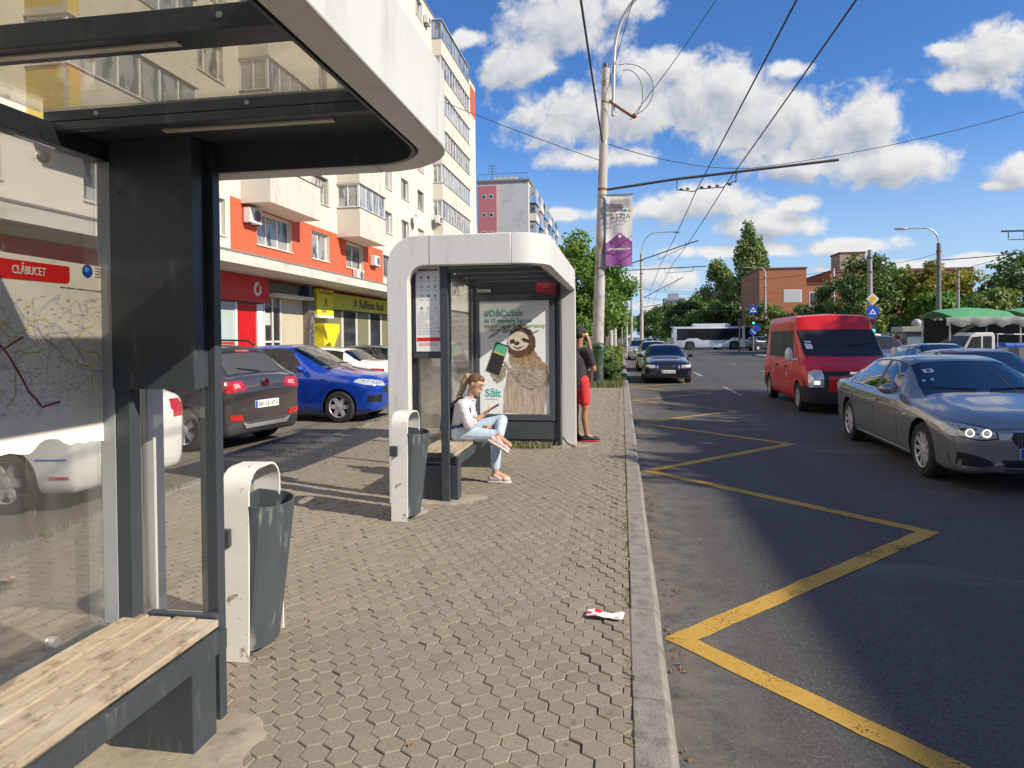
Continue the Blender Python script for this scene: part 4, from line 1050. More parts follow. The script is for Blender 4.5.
def sides(c, doors, handles, which=(1, -1), body_handle=None, zlow=.3):
    p = c['patch']
    for s in which:
        for (a, b) in doors:   # (x at sill, x at belt)
            z0, z1 = zlow * c['sz'], c['zf'] - .01
            zs = [z0 + (z1 - z0) * k / 8 for k in range(9)]
            poly = [(a + (b - a) * k / 8 - .004, z) for k, z in enumerate(zs)] + [(a + (b - a) * k / 8 + .004, z) for k, z in reversed(list(enumerate(zs)))]
            p('door_gap', poly, 'y', s, TRIM, .0015, .3, .004)
        for (x, z) in handles:
            o_ = p('door_handle', [(x - .11, z - .018), (x + .11, z - .018), (x + .11, z + .018), (x - .11, z + .018)], 'y', s, body_handle or CHROME, .03, .08, .028)
def plate(c, txt, x_sgn, z, y=0, w=.52, blue=True):
    loc_, n_, _, _ = c['bvh'].ray_cast(Vector((x_sgn * 4, y, z)), Vector((-x_sgn, 0, 0)))
    x = loc_.x + x_sgn * .012
    mb = MB(); mb.cbox((x, y, z), (.012, w, .115)); o = mb.build('number_plate', PLATE, c['root'], bevel=.003)
    mb = MB(); mb.cbox((x + x_sgn * .0068, y + (-x_sgn) * (w / 2 - .025), z), (.001, .045, .108)); 
    # the blue band is on the reader's left
    b = mb.build('plate_band', BLUEP, o)
    if txt: text_mesh(txt, .095, (x + x_sgn * .0072, y + (-x_sgn) * (w / 2 - .06), z - .034), (0, x_sgn, 0), (0, 0, 1), INK, 'plate_lettering', o, width=w - .09)
    return x
def mirror_poly(poly): return [(-a, b) for a, b in poly]
# ------------------------------------------------------------------ the cars themselves
def lamps_front(c, poly, mat=LAMPC, both=True, axis='x'):
    for s in ((1, -1) if both else (-1,)):
        c['patch']('headlight', [(a * s, b) for a, b in poly], axis, 1, mat, .006, .04, .03)
def box_patch(c, nm, x0, x1, z0, z1, mat, axis='x', sgn=1, off=.005):
    return c['patch'](nm, [(x0, z0), (x1, z0), (x1, z1), (x0, z1)], axis, sgn, mat, off, .05, .02)
SILV = paint('silver_car_paint', (.5, .5, .5), .5, .25)
GREYM = paint('mid_grey_car_paint', (.27, .268, .265), .5, .22)
NAVY = paint('navy_car_paint', (.012, .016, .035), .3, .22)
BLUEC = paint('blue_car_paint', (.006, .045, .36), .2, .22)
WHITEC = paint('white_car_paint', (.74, .74, .72), 0., .25)
BROWN = paint('brown_grey_car_paint', (.085, .075, .075), .5, .25)
REDV = paint('red_van_paint', (.62, .01, .01), .0, .35); REDV.node_tree.nodes['Principled BSDF'].inputs['Coat Weight'].default_value = .25
DRED = paint('dark_red_car_paint', (.2, .012, .02), .2, .25)
BLGR = paint('blue_grey_car_paint', (.16, .2, .26), .4, .25)
CREAM = paint('cream_car_paint', (.5, .5, .4), .2, .25)
# 1 grey saloon in the near lane
car('sedan', 'saloon_car', 'metallic grey saloon with ring headlights on, nearest car on the road', 'car', (4.54, 10.36, RZ), R(-92), GREYM, spokes=10, rim=ALLOY)
c = car.last; p = c['patch']
sides(c, [(.78, .80), (-.16, -.16), (-1.12, -1.16)], [(-.02, .80), (-1.0, .83)], body_handle=GREYM)
for s in (1, -1): p('lamp_bezel', [(.455 * s, .59), (.475 * s, .67), (.60 * s, .725), (.74 * s, .75), (.90 * s, .745), (.90 * s, .67), (.80 * s, .60), (.62 * s, .57)], 'x', 1, TRIM, .004, .04, .02)
lamps_front(c, [(.47, .60), (.49, .66), (.60, .71), (.74, .735), (.89, .73), (.89, .68), (.80, .615), (.62, .585)], M('smoked_lamp_lens', (.42, .43, .43), .1, .2, coat=1.))
for s in (1, -1): p('headlight', [(1.92, .715), (2.2, .61), (2.36, .61), (2.36, .735), (2.1, .745)], 'y', s, MATS['smoked_lamp_lens'], .006, .04, .02)
for s in (1, -1): p('window_trim', [(.74, .925), (-1.32, .985), (-1.32, .973), (.74, .913)], 'y', s, CHROME, .006, .15, .006); p('sill_trim', [(1.15, .235), (-1.0, .235), (-1.0, .25), (1.15, .25)], 'y', s, SILV, .006, .2, .006)
for s in (1, -1):
    for y, x in ((.585, 0), (.735, 0)):
        q = c['bvh'].ray_cast(Vector((4, y * s, .655)), Vector((-1, 0, 0)))[0]
        if q:
            mb = MB(); n = 20; rr2 = []
            for k in range(n):
                a = 2 * PI * k / n; rr2.append([(q.x + .026 + .012 * math.cos(b), q.y + (.040 + .0075 * math.sin(b)) * math.cos(a), q.z + (.040 + .0075 * math.sin(b)) * math.sin(a)) for b in (0, 1.57, 3.14, 4.71)])
            mb.loft(rr2 + [rr2[0]], True, False); mb.build('lamp_ring', LAMPL, c['root'])
    p('air_intake', [(.46 * s, .27), (.86 * s, .30), (.88 * s, .45), (.70 * s, .42), (.54 * s, .36)], 'x', 1, TRIM, .005, .05, .02)
    p('grille', [(.04 * s, .50), (.27 * s, .50), (.34 * s, .60), (.31 * s, .675), (.06 * s, .675), (.03 * s, .62)], 'x', 1, BLACK, .008, .05, .03)
    p('grille_rim', [(.035 * s, .672), (.32 * s, .672), (.32 * s, .688), (.035 * s, .688)], 'x', 1, CHROME, .012, .05, .02)
    for k in range(8):
        y = (.065 + k * .03) * s; box_patch(c, 'grille_bar', y - .004, y + .004, .515, .66, CHROME, off=.014)
    box_patch(c, 'tail_light', min(.45 * s, .8 * s), max(.45 * s, .8 * s), .76, .92, TAILL, 'x', -1)
    p('side_marker', [(1.0, .70), (1.12, .70), (1.12, .73), (1.0, .72)], 'y', s, LAMPC, .004, .1, .01)
box_patch(c, 'air_intake', -.42, .42, .25, .37, TRIM)
for s in (1, -1): p('front_lip', [(.40 * s, .24), (.84 * s, .25), (.84 * s, .275), (.60 * s, .28), (.45 * s, .33), (.42 * s, .33)], 'x', 1, GREYM, .03, .05, .03)
plate(c, 'B 12 KLD', 1, .44)
p('hood_crease', [(.35, .30), (2.1, .45), (2.1, .455), (.35, .305)], 'z', 1, GREYM, .004, .2, .01)
for s in (1, -1):
    p('windscreen_wiper', [(1.06, .08 * s), (.98, .55 * s), (.965, .55 * s), (1.045, .08 * s)], 'z', 1, TRIM, .015, .1, .015)
p('windscreen_sticker', [(.62, -.52), (.62, -.40), (.54, -.40), (.54, -.52)], 'z', 1, WHITEP, .003, .2, .002)
p('windscreen_sticker', [(.80, -.60), (.80, -.46), (.75, -.46), (.75, -.60)], 'z', 1, M('sticker_cyan', (.2, .5, .6), .4), .003, .2, .002)
# paper slips on the dashboard
mb = MB(); mb.add([(.84, -.55, .965), (.78, -.55, 1.0), (.78, -.42, 1.0), (.84, -.42, .965)], [(0, 1, 2, 3)]); mb.build('paper_slip', PAPER, c['root'])
# 2 red van
car('van', 'passenger_van', 'red high-roofed passenger van behind the metallic grey saloon', 'van', (5.0, 17.98, RZ), R(-91.5), REDV, spokes=12, rim=ALLOY2, frontm=BLACK, glassm=CGLD, scale=(1.04, 1.02, .98))
c = car.last; p = c['patch']
for s in (1, -1):
    p('headlight', [(.62 * s, .60), (.62 * s, .86), (.66 * s, .97), (.80 * s, .97), (.90 * s, .93), (.93 * s, .78), (.92 * s, .60)], 'x', 1, LAMPC, .006, .04, .03)
    p('headlight_bulb', [(.70 * s, .66), (.82 * s, .66), (.82 * s, .74), (.70 * s, .74)], 'x', 1, LAMPL, .014, .05, .01)
    box_patch(c, 'tail_light', min(.8 * s, .9 * s), max(.8 * s, .9 * s), .9, 1.3, TAILL, 'x', -1)
p('grille', [(-.60, .87), (.60, .87), (.64, .95), (-.64, .95)], 'x', 1, BLACK, .006, .06, .02)
box_patch(c, 'emblem', -.09, .09, .885, .935, CHROME, off=.012)
for s in (1, -1): p('windscreen_wiper', [(1.55, .1 * s), (1.42, .75 * s), (1.40, .75 * s), (1.53, .1 * s)], 'z', 1, TRIM, .02, .1, .015)
box_patch(c, 'bumper_panel', -.52, .52, .50, .84, REDV, off=.012)
box_patch(c, 'grille', -.3, .3, .64, .70, BLACK, off=.02)
box_patch(c, 'cowl_vent', -.62, .62, 1.25, 1.275, BLACK)
p('bumper', [(-.95, .25), (.95, .25), (.95, .5), (-.95, .5)], 'x', 1, BLACK, .03, .06, .05)
sides(c, [(1.38, 1.30), (.46, .46), (-.59, -.59)], [(.62, .98), (-.42, .98)], (1, -1), BLACK)
for s in (1, -1):
    p('side_moulding', [(-2.1, .56), (1.2, .56), (1.2, .62), (-2.1, .62)], 'y', s, REDV, .012, .2, .012)
    for (a, b) in ((2.06, 2.45), (-2.3, -1.95)):
        p('bumper', [(a, .25), (b, .25), (b, .60), (a, .60)], 'y', s, BLACK, .012, .1, .02)
plate(c, 'B 61 TRS', 1, .48)
p('windscreen_sticker', [(-.75, 1.42), (-.6, 1.42), (-.6, 1.6), (-.75, 1.6)], 'x', 1, WHITEP, .003, .2, .002)
mb = MB(); mb.tube([(.95, -.7, 2.2), (.9, -.7, 2.34)], .006, 5); mb.build('aerial', BLACK, c['root'])
# 3 navy saloon parked at the kerb
car('sedan', 'saloon_car', 'dark navy saloon with a white plate at the kerb facing us', 'car', (1.66, 27.3, RZ), R(-90), NAVY, scale=(.93, .96, 1.0), spokes=5)
c = car.last; p = c['patch']
lamps_front(c, [(.46, .58), (.46, .68), (.84, .72), (.84, .64), (.7, .58)])
for s in (1, -1):
    p('indicator', [(.66 * s, .585), (.82 * s, .61), (.82 * s, .655), (.68 * s, .62)], 'x', 1, M('amber_lens', (.5, .14, .02), .2), .012, .05, .02)
    p('grille_rim', [(.36 * s, .52), (.41 * s, .52), (.41 * s, .70), (.36 * s, .70)], 'x', 1, CHROME, .012, .06, .02)
box_patch(c, 'grille', -.36, .36, .53, .69, BLACK)
p('grille_bar', [(-.36, .53), (-.31, .53), (.36, .69), (.31, .69)], 'x', 1, CHROME, .012, .05, .02)
box_patch(c, 'air_intake', -.55, .55, .26, .36, TRIM)
plate(c, 'B 84 VLN', 1, .45)
sides(c, [(.75, .75), (-.15, -.15), (-1.05, -1.08)], [(-.02, .80), (-.95, .83)])
# 4, 5 cars parked behind it
car('hatch', 'hatchback_car', 'cream silver hatchback parked directly behind the dark navy saloon', 'car', (1.6, 35.6, RZ), R(-90), CREAM, scale=(1.05, 1.0, 1.0), detail='low')
c = car.last; lamps_front(c, [(.46, .68), (.46, .78), (.76, .82), (.76, .72)]); box_patch(c, 'grille', -.4, .4, .5, .66, BLACK); plate(c, '', 1, .42)
car('hatch', 'hatchback_car', 'pale silver hatchback at the kerb, further off than the cream one', 'car', (1.3, 52, RZ), R(-90), SILV, detail='low')
c = car.last; lamps_front(c, [(.46, .68), (.46, .78), (.76, .82), (.76, .72)]); box_patch(c, 'grille', -.4, .4, .5, .66, BLACK)
# 6 dark red saloon to the right, 7 pale estate behind, 8 blue-grey offroader, 9 white panel van
car('sedan', 'saloon_car', 'dark red saloon half hidden behind the metallic grey saloon', 'car', (7.05, 14.9, RZ), R(-91), DRED, detail='full', scale=(.98, .98, 1.0))
c = car.last; lamps_front(c, [(.42, .60), (.42, .69), (.84, .73), (.84, .66)]); sides(c, [(.78, .80), (-.16, -.16), (-1.12, -1.16)], [(-.02, .80), (-1.0, .83)]); plate(c, '', 1, .44)
car('hatch', 'estate_car', 'pale silver estate car beyond the dark red saloon', 'car', (9.2, 21.6, RZ), R(-92), SILV, scale=(1.1, 1.02, .97), detail='full')
c = car.last; lamps_front(c, [(.46, .68), (.46, .78), (.76, .82), (.76, .72)]); box_patch(c, 'grille', -.4, .4, .5, .66, BLACK)
car('hatch', 'offroad_car', 'blue grey offroad car just right of the red van', 'car', (9.55, 27.4, RZ), R(-91), BLGR, scale=(1.12, 1.08, 1.13), detail='full', clad=BLACK)
c = car.last; lamps_front(c, [(.46, .74), (.46, .86), (.8, .9), (.8, .78)]); box_patch(c, 'grille', -.4, .4, .62, .84, BLACK); plate(c, '', 1, .5)
mb = MB()
for s in (1, -1): mb.tube([(.1, s * .55, 1.7), (.0, s * .56, 1.76), (-1.1, s * .56, 1.76), (-1.2, s * .55, 1.68)], .02, 6)
mb.build('roof_rail', STEEL, c['root'])
car('van', 'panel_van', 'white panel van right behind the blue grey offroad car', 'van', (10.9, 33.8, RZ), R(-91), WHITEC, detail='low', scale=(1, 1, .8))
# car park ----------------------------------------------------------
car('hatch', 'hatchback_car', 'white hatchback parked tail towards the street, seen through the shelter glass', 'car', (-6.98, 6.28, -.025), R(178), WHITEC, spokes=6, rim=ALLOY2, scale=(1.0, .97, 1.0), glassm=CGL2)
c = car.last; p = c['patch']
for s in (1, -1):
    box_patch(c, 'tail_light', min(.55 * s, .80 * s), max(.55 * s, .80 * s), .78, 1.08, TAILL, 'x', -1)
    p('tail_light', [(-1.95, .76), (-1.78, .80), (-1.72, 1.04), (-1.86, 1.02)], 'y', s, TAILL, .006, .05, .02)
    p('side_moulding', [(-1.92, .52), (-1.62, .52), (-1.62, .535), (-1.92, .535)], 'y', s, BLUEP, .006, .1, .01)
    p('reflector', [(-1.93, .34), (-1.75, .34), (-1.75, .37), (-1.93, .37)], 'y', s, TAILL, .006, .1, .01)
sides(c, [(.55, .60), (-.22, -.22), (-.98, -1.05)], [(-.05, .86), (-.9, .9)], body_handle=WHITEC)
plate(c, '', -1, .78)
car('hatch', 'crossover_car', 'brown grey crossover parked tail out between the white and the bright blue car', 'car', (-7.44, 9.95, -.025), R(169), BROWN, spokes=5, scale=(1.03, 1.03, 1.06), clad=M('grey_cladding', (.05, .052, .055), .6), glassm=CGL)
c = car.last; p = c['patch']
for s in (1, -1):
    p('tail_light', [(.40 * s, .90), (.80 * s, .86), (.80 * s, 1.03), (.48 * s, 1.03)], 'x', -1, TAILL, .008, .04, .03)
    p('tail_lamp_inset', [(.52 * s, .93), (.66 * s, .915), (.66 * s, .99), (.55 * s, .99)], 'x', -1, M('pink_lens', (.75, .3, .3), .2), .014, .05, .01)
    p('tail_light', [(-2.02, .88), (-1.72, .95), (-1.78, 1.06), (-1.98, 1.05)], 'y', s, TAILL, .006, .05, .02)
    p('reflector', [(.50 * s, .44), (.74 * s, .46), (.74 * s, .54), (.52 * s, .53)], 'x', -1, TAILL, .008, .05, .02)
p('skid_plate', [(-.45, .32), (.45, .32), (.52, .42), (.4, .38), (-.4, .38), (-.52, .42)], 'x', -1, SILV, .02, .05, .03)
mb = MB(); mb.lathe([(.06, -.004), (.06, .004)], (-2.07, 0, .98), 18, 'x'); o = mb.build('emblem', CHROME, c['root']); o.scale = (1, 1, 1)
plate(c, 'BR 26 XIV', -1, .66)
p('roof_spoiler', [(-1.62, -.55), (-1.62, .55), (-1.50, .55), (-1.50, -.55)], 'z', 1, TRIM, .015, .1, .03)
box_patch(c, 'brake_light', -.14, .14, 1.44, 1.475, TAILL, 'x', -1, .02)
p('rear_wiper', [(-.05, 1.14), (.36, 1.20), (.36, 1.215), (-.05, 1.16)], 'x', -1, TRIM, .02, .1, .015)
sides(c, [(.55, .60), (-.22, -.22), (-.98, -1.05)], [(-.05, .9), (-.9, .95)])
for s in (1, -1):
    mb = MB(); mb.tube([(.1, s * .57, 1.585), (.0, s * .58, 1.64), (-1.2, s * .57, 1.62), (-1.35, s * .56, 1.55)], .018, 6); mb.build('roof_rail', BLACK, c['root'])
car('hatch', 'hatchback_car', 'bright blue hatchback parked nose towards the street', 'car', (-6.72, 13.22, -.025), R(-3), BLUEC, spokes=6, rim=ALLOY2, glassm=CGL2, scale=(1.03, 1.0, 1.01))
c = car.last; p = c['patch']
lamps_front(c, [(.42, .70), (.42, .80), (.76, .86), (.80, .84), (.80, .74)])
for s in (1, -1):
    p('headlight', [(1.62, .80), (1.78, .76), (2.02, .72), (2.02, .82), (1.85, .84), (1.68, .85)], 'y', s, LAMPC, .006, .04, .02)
    box_patch(c, 'fog_light', min(.55 * s, .78 * s), max(.55 * s, .78 * s), .40, .54, TRIM)
    p('fog_light', [(1.86, .42), (2.04, .42), (2.04, .54), (1.92, .52)], 'y', s, TRIM, .005, .05, .02)
    p('side_badge', [(.95, .83), (1.05, .83), (1.05, .85), (.95, .86)], 'y', s, CHROME, .005, .05, .01)
box_patch(c, 'grille', -.42, .42, .56, .70, BLACK)
sides(c, [(.60, .70), (-.22, -.22), (-.98, -1.05)], [(-.05, .86), (-.9, .9)], body_handle=BLUEC)
plate(c, '', 1, .46)
for s in (1,):
    p('windscreen_wiper', [(.86, .1), (.84, .55), (.82, .55), (.84, .1)], 'z', 1, TRIM, .012, .1, .012)
car('sedan', 'saloon_car', 'white saloon beyond the bright blue hatchback', 'car', (-8.4, 17.3, -.025), R(176), WHITEC, scale=(.94, .96, 1.0), glassm=CGL2)
c = car.last
for s in (1, -1):
    c['patch']('tail_light', [(.45 * s, .72), (.82 * s, .72), (.82 * s, .88), (.5 * s, .86)], 'x', -1, TAILL, .006, .05, .03); c['patch']('tail_light', [(-2.3, .72), (-2.0, .74), (-2.02, .86), (-2.28, .88)], 'y', s, TAILL, .006, .05, .02)
sides(c, [(.72, .74), (-.15, -.15), (-1.05, -1.08)], [(-.02, .80), (-.95, .83)], body_handle=WHITEC)
car('sedan', 'saloon_car', 'dark saloon in the car park behind the white saloon', 'car', (-8.6, 21.0, -.025), R(180), NAVY, scale=(.95, .97, 1.0), detail='full')
# ------------------------------------------------------------------ apartment block on the left
CREAMW = M('cream_plaster', (.64, .59, .5), .85, var=.06, scale=1.2, dirt=(.55, .49, .4), dscale=.8, dlo=.5, dhi=.8, bump=.12, bscale=40, stretch=(1, 1, .35))
CREAMB = M('balcony_plaster', (.6, .55, .47), .85, var=.08, scale=1.5, dirt=(.45, .39, .31), dscale=1.6, dlo=.5, dhi=.75, bump=.12, bscale=40, stretch=(1, 1, .4))
REDW = M('coral_red_plaster', (.62, .105, .045), .85, var=.06, scale=1.5, dirt=(.5, .1, .05), dscale=1.2, dlo=.5, dhi=.8)
YELW = M('ochre_plaster', (.6, .46, .12), .85, var=.08, scale=2)
CANW = M('canopy_concrete', (.6, .56, .48), .85, var=.08, scale=1.2, dirt=(.4, .36, .3), dscale=1.8, dlo=.5, dhi=.75, stretch=(1, .4, 1))
FLASH = M('roof_flashing', (.22, .2, .18), .7, var=.5, scale=14)
PVC = M('white_window_frame', (.74, .73, .7), .4)
BLUEF = M('blue_window_frame', (.12, .2, .42), .4)
WOODF = M('brown_window_frame', (.25, .2, .15), .5)
def pane_mat(name, dark, curtain):
    m, nt_, bs = newmat(name)
    co = nt_.coord('Object'); geo = nt_.node('ShaderNodeNewGeometry')
    v = nt_.ramp(nt_.noise(nt_.scaled(co, (1, 1.6, .5)), 2.2, 3, .6), .42, .5)
    nt_.l.new(nt_.mix(v, dark, curtain), bs.inputs['Base Color'])
    bs.inputs['Roughness'].default_value = .04; bs.inputs['Specular IOR Level'].default_value = .9
    return m
PANES = [pane_mat('window_pane', (.05, .055, .06), (.3, .29, .27)), pane_mat('window_pane_dark', (.03, .035, .04), (.1, .1, .1)), pane_mat('window_pane_blinds', (.1, .1, .1), (.42, .41, .38))]
GLAZ = pane_mat('balcony_glazing', (.12, .14, .15), (.33, .34, .34))
def apartment():
    XF = -14.0; YA, YB = -14., 64.3; ZT = 26.0; FL = 2.7
    root = thing('apartment_block', 'cream eight storey apartment block with a coral red band above the shops', 'building', (XF, 25, 0))
    P = lambda x, y, z: (x - XF, y - 25, z)
    def bx(mb, x0, x1, y0, y1, z0, z1, m=0): mb.box(x0 - XF, x1 - XF, y0 - 25, y1 - 25, z0, z1, m)
    wins = []      # y0 y1 z0 z1 lights frame
    for k in range(8):
        z0 = 5.35 + FL * k; z1 = z0 + 1.3
        cols = [(11.4, 13.3, 2), (20.3, 22.1, 2), (28.9, 30.75, 2), (38.2, 39.9, 2), (41.7, 43.2, 2), (45.2, 46.7, 2), (60.2, 61.3, 1)]
        if k == 0: cols += [(15.7, 17.5, 2), (24.2, 27.0, 3), (32.75, 35.05, 2), (50, 52.5, 2), (54.5, 57, 2)]
        for (a, b, n) in cols: wins.append((a, b, z0, z1, n, k))
    # wall: front plane cut into cells, windows left open with deep reveals
    ys = sorted({YA, YB, 22.4, 38.15, 62.0} | {w_[0] for w_ in wins} | {w_[1] for w_ in wins}); zs = sorted({4.0, 6.86, ZT, 24.0} | {w_[2] for w_ in wins} | {w_[3] for w_ in wins})
    mb = MB()
    for i in range(len(ys) - 1):
        for j in range(len(zs) - 1):
            a, b, c, d = ys[i], ys[i + 1], zs[j], zs[j + 1]; my, mz = (a + b) / 2, (c + d) / 2
            if any(w_[0] < my < w_[1] and w_[2] < mz < w_[3] for w_ in wins): continue
            red = (22.4 < my < 38.15 and mz < 6.86) or (my > 62.0 and mz > 22.6 and mz < 25.2)
            mb.add([P(XF, a, c), P(XF, b, c), P(XF, b, d), P(XF, a, d)], [(0, 1, 2, 3)], 1 if red else 0)
    D = .24
    for (a, b, c, d, n, k) in wins:
        q = [(a, c), (b, c), (b, d), (a, d)]
        for i in range(4):
            (p, r_), (s_, t) = q[i], q[(i + 1) % 4]
            mb.add([P(XF, p, r_), P(XF - D, p, r_), P(XF - D, s_, t), P(XF, s_, t)], [(0, 1, 2, 3)], 2)
    mb.add([P(XF, YB, -.1), P(XF - 12, YB, -.1), P(XF - 12, YB, ZT), P(XF, YB, ZT)], [(0, 1, 2, 3)])
    mb.add([P(XF, YA, -.1), P(XF - 12, YA, -.1), P(XF - 12, YA, ZT), P(XF, YA, ZT)], [(3, 2, 1, 0)])
    mb.add([P(XF - 12, YA, -.1), P(XF - 12, YB, -.1), P(XF - 12, YB, ZT), P(XF - 12, YA, ZT)], [(0, 1, 2, 3)])
    mb.build('wall', [CREAMW, REDW, CREAMB], root, fix=False)
    mb = MB(); bx(mb, XF - 12.05, XF + .06, YA - .05, YB + .06, ZT + .002, ZT + .1); mb.build('roof', FLASH, root)
    # balconies and glazed loggias: y range, depth, floors
    def window(y0, y1, z0, z1, n, x, fm, pm, axis='y', parent=root):
        t = .06
        mb = MB()
        def fr(a, b, c, d):
            if axis == 'y': bx(mb, x - .05, x, a, b, c, d)
            else: mb.box(a - XF, b - XF, x - 25 - .025, x - 25 + .025, c, d)
        fr(y0, y1, z0, z0 + t); fr(y0, y1, z1 - t, z1)
        for i in range(n + 1):
            yc = y0 + (y1 - y0 - t) * i / n; fr(yc, yc + t, z0 + t, z1 - t)
        f = mb.build('window', fm, parent)
        mb = MB()
        if axis == 'y': mb.add([P(x - .03, y0 + .02, z0 + .02), P(x - .03, y1 - .02, z0 + .02), P(x - .03, y1 - .02, z1 - .02), P(x - .03, y0 + .02, z1 - .02)], [(0, 1, 2, 3)])
        else: mb.add([(y0 + .02 - XF, x - 25, z0 + .02), (y1 - .02 - XF, x - 25, z0 + .02), (y1 - .02 - XF, x - 25, z1 - .02), (y0 + .02 - XF, x - 25, z1 - .02)], [(0, 1, 2, 3)])
        mb.build('pane', pm, f, fix=False)
    rn = random.Random(21)
    for (a, b, c, d, n, k) in wins:
        window(a + .01, b - .01, c + .01, d - .01, n, XF - .16, PVC if rn.random() < .85 else WOODF, rn.choice(PANES))
        mb = MB(); bx(mb, XF + .002, XF + .06, a - .04, b + .04, c - .045, c - .003); mb.build('sill', CANW, root)
    nb = 0
    for (ya, yb, dep, kinds) in ((14.0, 18.9, 1.15, 'YYCCCCC'), (23.1, 27.3, 1.2, 'OGCCCCC'), (31.7, 35.4, 1.2, 'CCCCCCC'), (49.1, 58.5, .75, 'LLLLLLL')):
        for k, kd in enumerate(kinds):
            z0 = 6.72 + FL * k; zp = z0 + 1.42 if kd != 'L' else z0 + 1.2; zt = z0 + 2.62; xo = XF + dep
            mb = MB(); pm = CREAMB
            bx(mb, XF + .003, xo, ya, yb, z0, z0 + .14)
            bx(mb, xo - .12, xo, ya, yb, z0 + .141, zp); bx(mb, XF + .003, xo - .121, ya, ya + .12, z0 + .141, zp, 1 if kd == 'Y' else 0); bx(mb, XF + .003, xo - .121, yb - .12, yb, z0 + .141, zp)
            if kd == 'Y': bx(mb, xo + .001, xo + .012, ya, ya + .35, z0, zp, 1)
            mb.build('balcony', [CREAMB, YELW], root)
            mb = MB(); bx(mb, XF + .003, xo + .04, ya - .04, yb + .04, zp + .001, zp + .03); mb.build('balcony_coping', FLASH, root)
            if kd == 'O':
                mb = MB(); bx(mb, XF - .02, XF + .012, ya + .5, yb - .3, zp - .4, zt - .2); mb.build('pane', PANES[0], root)
                for q in range(4):
                    mb = MB(); bx(mb, XF + .013, XF + .05, ya + .5 + q * 1.05, ya + .58 + q * 1.05, zp - .4, zt - .2); mb.build('window_post', PVC, root)
                continue
            n = max(3, round((yb - ya) / .85)); fm = BLUEF if (kd == 'L' and k in (6, 0)) else PVC
            window(ya + .01, yb - .01, zp + .031, zt, n, xo - .03, fm, GLAZ if kd != 'L' else rn.choice([GLAZ, PANES[0], PANES[2]]))
            window(XF + .01, xo - .09, zp + .031, zt, 2, ya + .05, fm, GLAZ, 'x'); window(XF + .01, xo - .09, zp + .031, zt, 2, yb - .05, fm, GLAZ, 'x')
            mb = MB(); bx(mb, XF + .003, xo + .06, ya - .05, yb + .05, zt + .001, zt + .05); mb.build('balcony_roof', CANW, root)
    # air conditioners and dishes on the wall
    def ac(y, z, side=False, x=XF):
        mb = MB(); bx(mb, x + .04, x + .34, y - .42, y + .42, z, z + .58); a = mb.build('air_conditioner', M('air_conditioner_white', (.66, .65, .62), .5, dirt=(.45, .42, .38), dscale=5), root, bevel=.03)
        mb = MB(); mb.lathe([(.22, .345), (.22, .352), (.02, .354)], (x - XF, y - 25 + .1, z + .29), 20, 'x'); mb.build('fan_grille', M('fan_dark', (.12, .12, .12), .6), a, smooth=40)
        mb = MB(); bx(mb, x + .003, x + .3, y - .3, y - .26, z - .05, z - .002); bx(mb, x + .003, x + .3, y + .26, y + .3, z - .05, z - .002); mb.build('bracket', DARKST, a)
    for (y, z) in ((23.6, 6.02), (36.4, 5.75), (48.4, 15.6), (59.6, 11.6), (59.6, 14.9), (59.6, 19.3), (47.4, 24.4), (59.6, 22.6), (33.9, 4.72), (12.5, 8.9)): ac(y, z)
    ac(14.4, 8.6, x=XF + .9); ac(48.8, 10.2, x=XF + .3)
    for (y, z, x) in ((43.8, 9.6, XF), (57.0, 9.2, XF + .75)):
        mb = MB(); mb.lathe([(.42, .30), (.40, .24), (.3, .17), (.15, .12), (.01, .10)], (x - XF, y - 25, z), 24, 'x', caps=False); mb.build('satellite_dish', WHITEP, root, smooth=60)
    # canopy slab over the shops
    mb = MB(); bx(mb, XF + .003, XF + 1.8, YA, 47.5, 4.08, 4.43); mb.build('canopy', CANW, root)
    mb = MB(); bx(mb, XF + 1.70, XF + 1.82, YA, 47.5, 4.432, 4.50); mb.build('canopy_flashing', FLASH, root)
    # shop fronts
    DKG = M('shop_glass', (.03, .035, .035), .05, var=.4, scale=.8); BEI = M('shop_wall_tile', (.5, .43, .32), .6, var=.08, scale=2); GRYW = M('grey_render', (.3, .27, .24), .85, var=.1, scale=2)
    LGLASS = M('shop_glass_light', (.4, .48, .47), .1, var=.15, scale=1.2); ORED = M('shop_red_panel', (.5, .02, .02), .3, var=.15, scale=2)
    mb = MB(); bx(mb, XF - .3, XF - .2, YA, YB, .0, 4.0); mb.build('shop_back_wall', GRYW, root)
    def panel(nm, y0, y1, z0, z1, m, x=XF - .19, t=.05):
        mb = MB(); bx(mb, x, x + t, y0, y1, z0, z1); return mb.build(nm, m, root)
    panel('shop_window', -4, 21.0, .1, 3.02, DKG)
    for k in range(12):
        panel('shop_post', -3.2 + k * 2.0, -3.1 + k * 2.0, .1, 3.02, PVC, XF - .139)
    panel('shop_window', 21.2, 22.8, 1.55, 3.02, LGLASS); panel('shop_panel', 21.2, 22.75, .1, 1.54, ORED); panel('shop_door', 22.95, 24.3, .1, 3.0, M('shop_door_red', (.5, .01, .015), .25, var=.2, scale=2))
    panel('shop_post', 22.78, 22.92, .1, 3.02, PVC, XF - .139); panel('shop_post', 24.3, 24.75, .1, 3.02, PVC, XF - .139)
    s = panel('shop_sign', -4, 24.9, 3.08, 4.05, REDP, XF - .05, .12)
    mb = MB(); mb.lathe([(.27, .0), (.27, .015)], (.075, 24.05 - 25, 3.58), 28, 'x'); e_ = mb.build('sign_emblem', WHITEP, s)
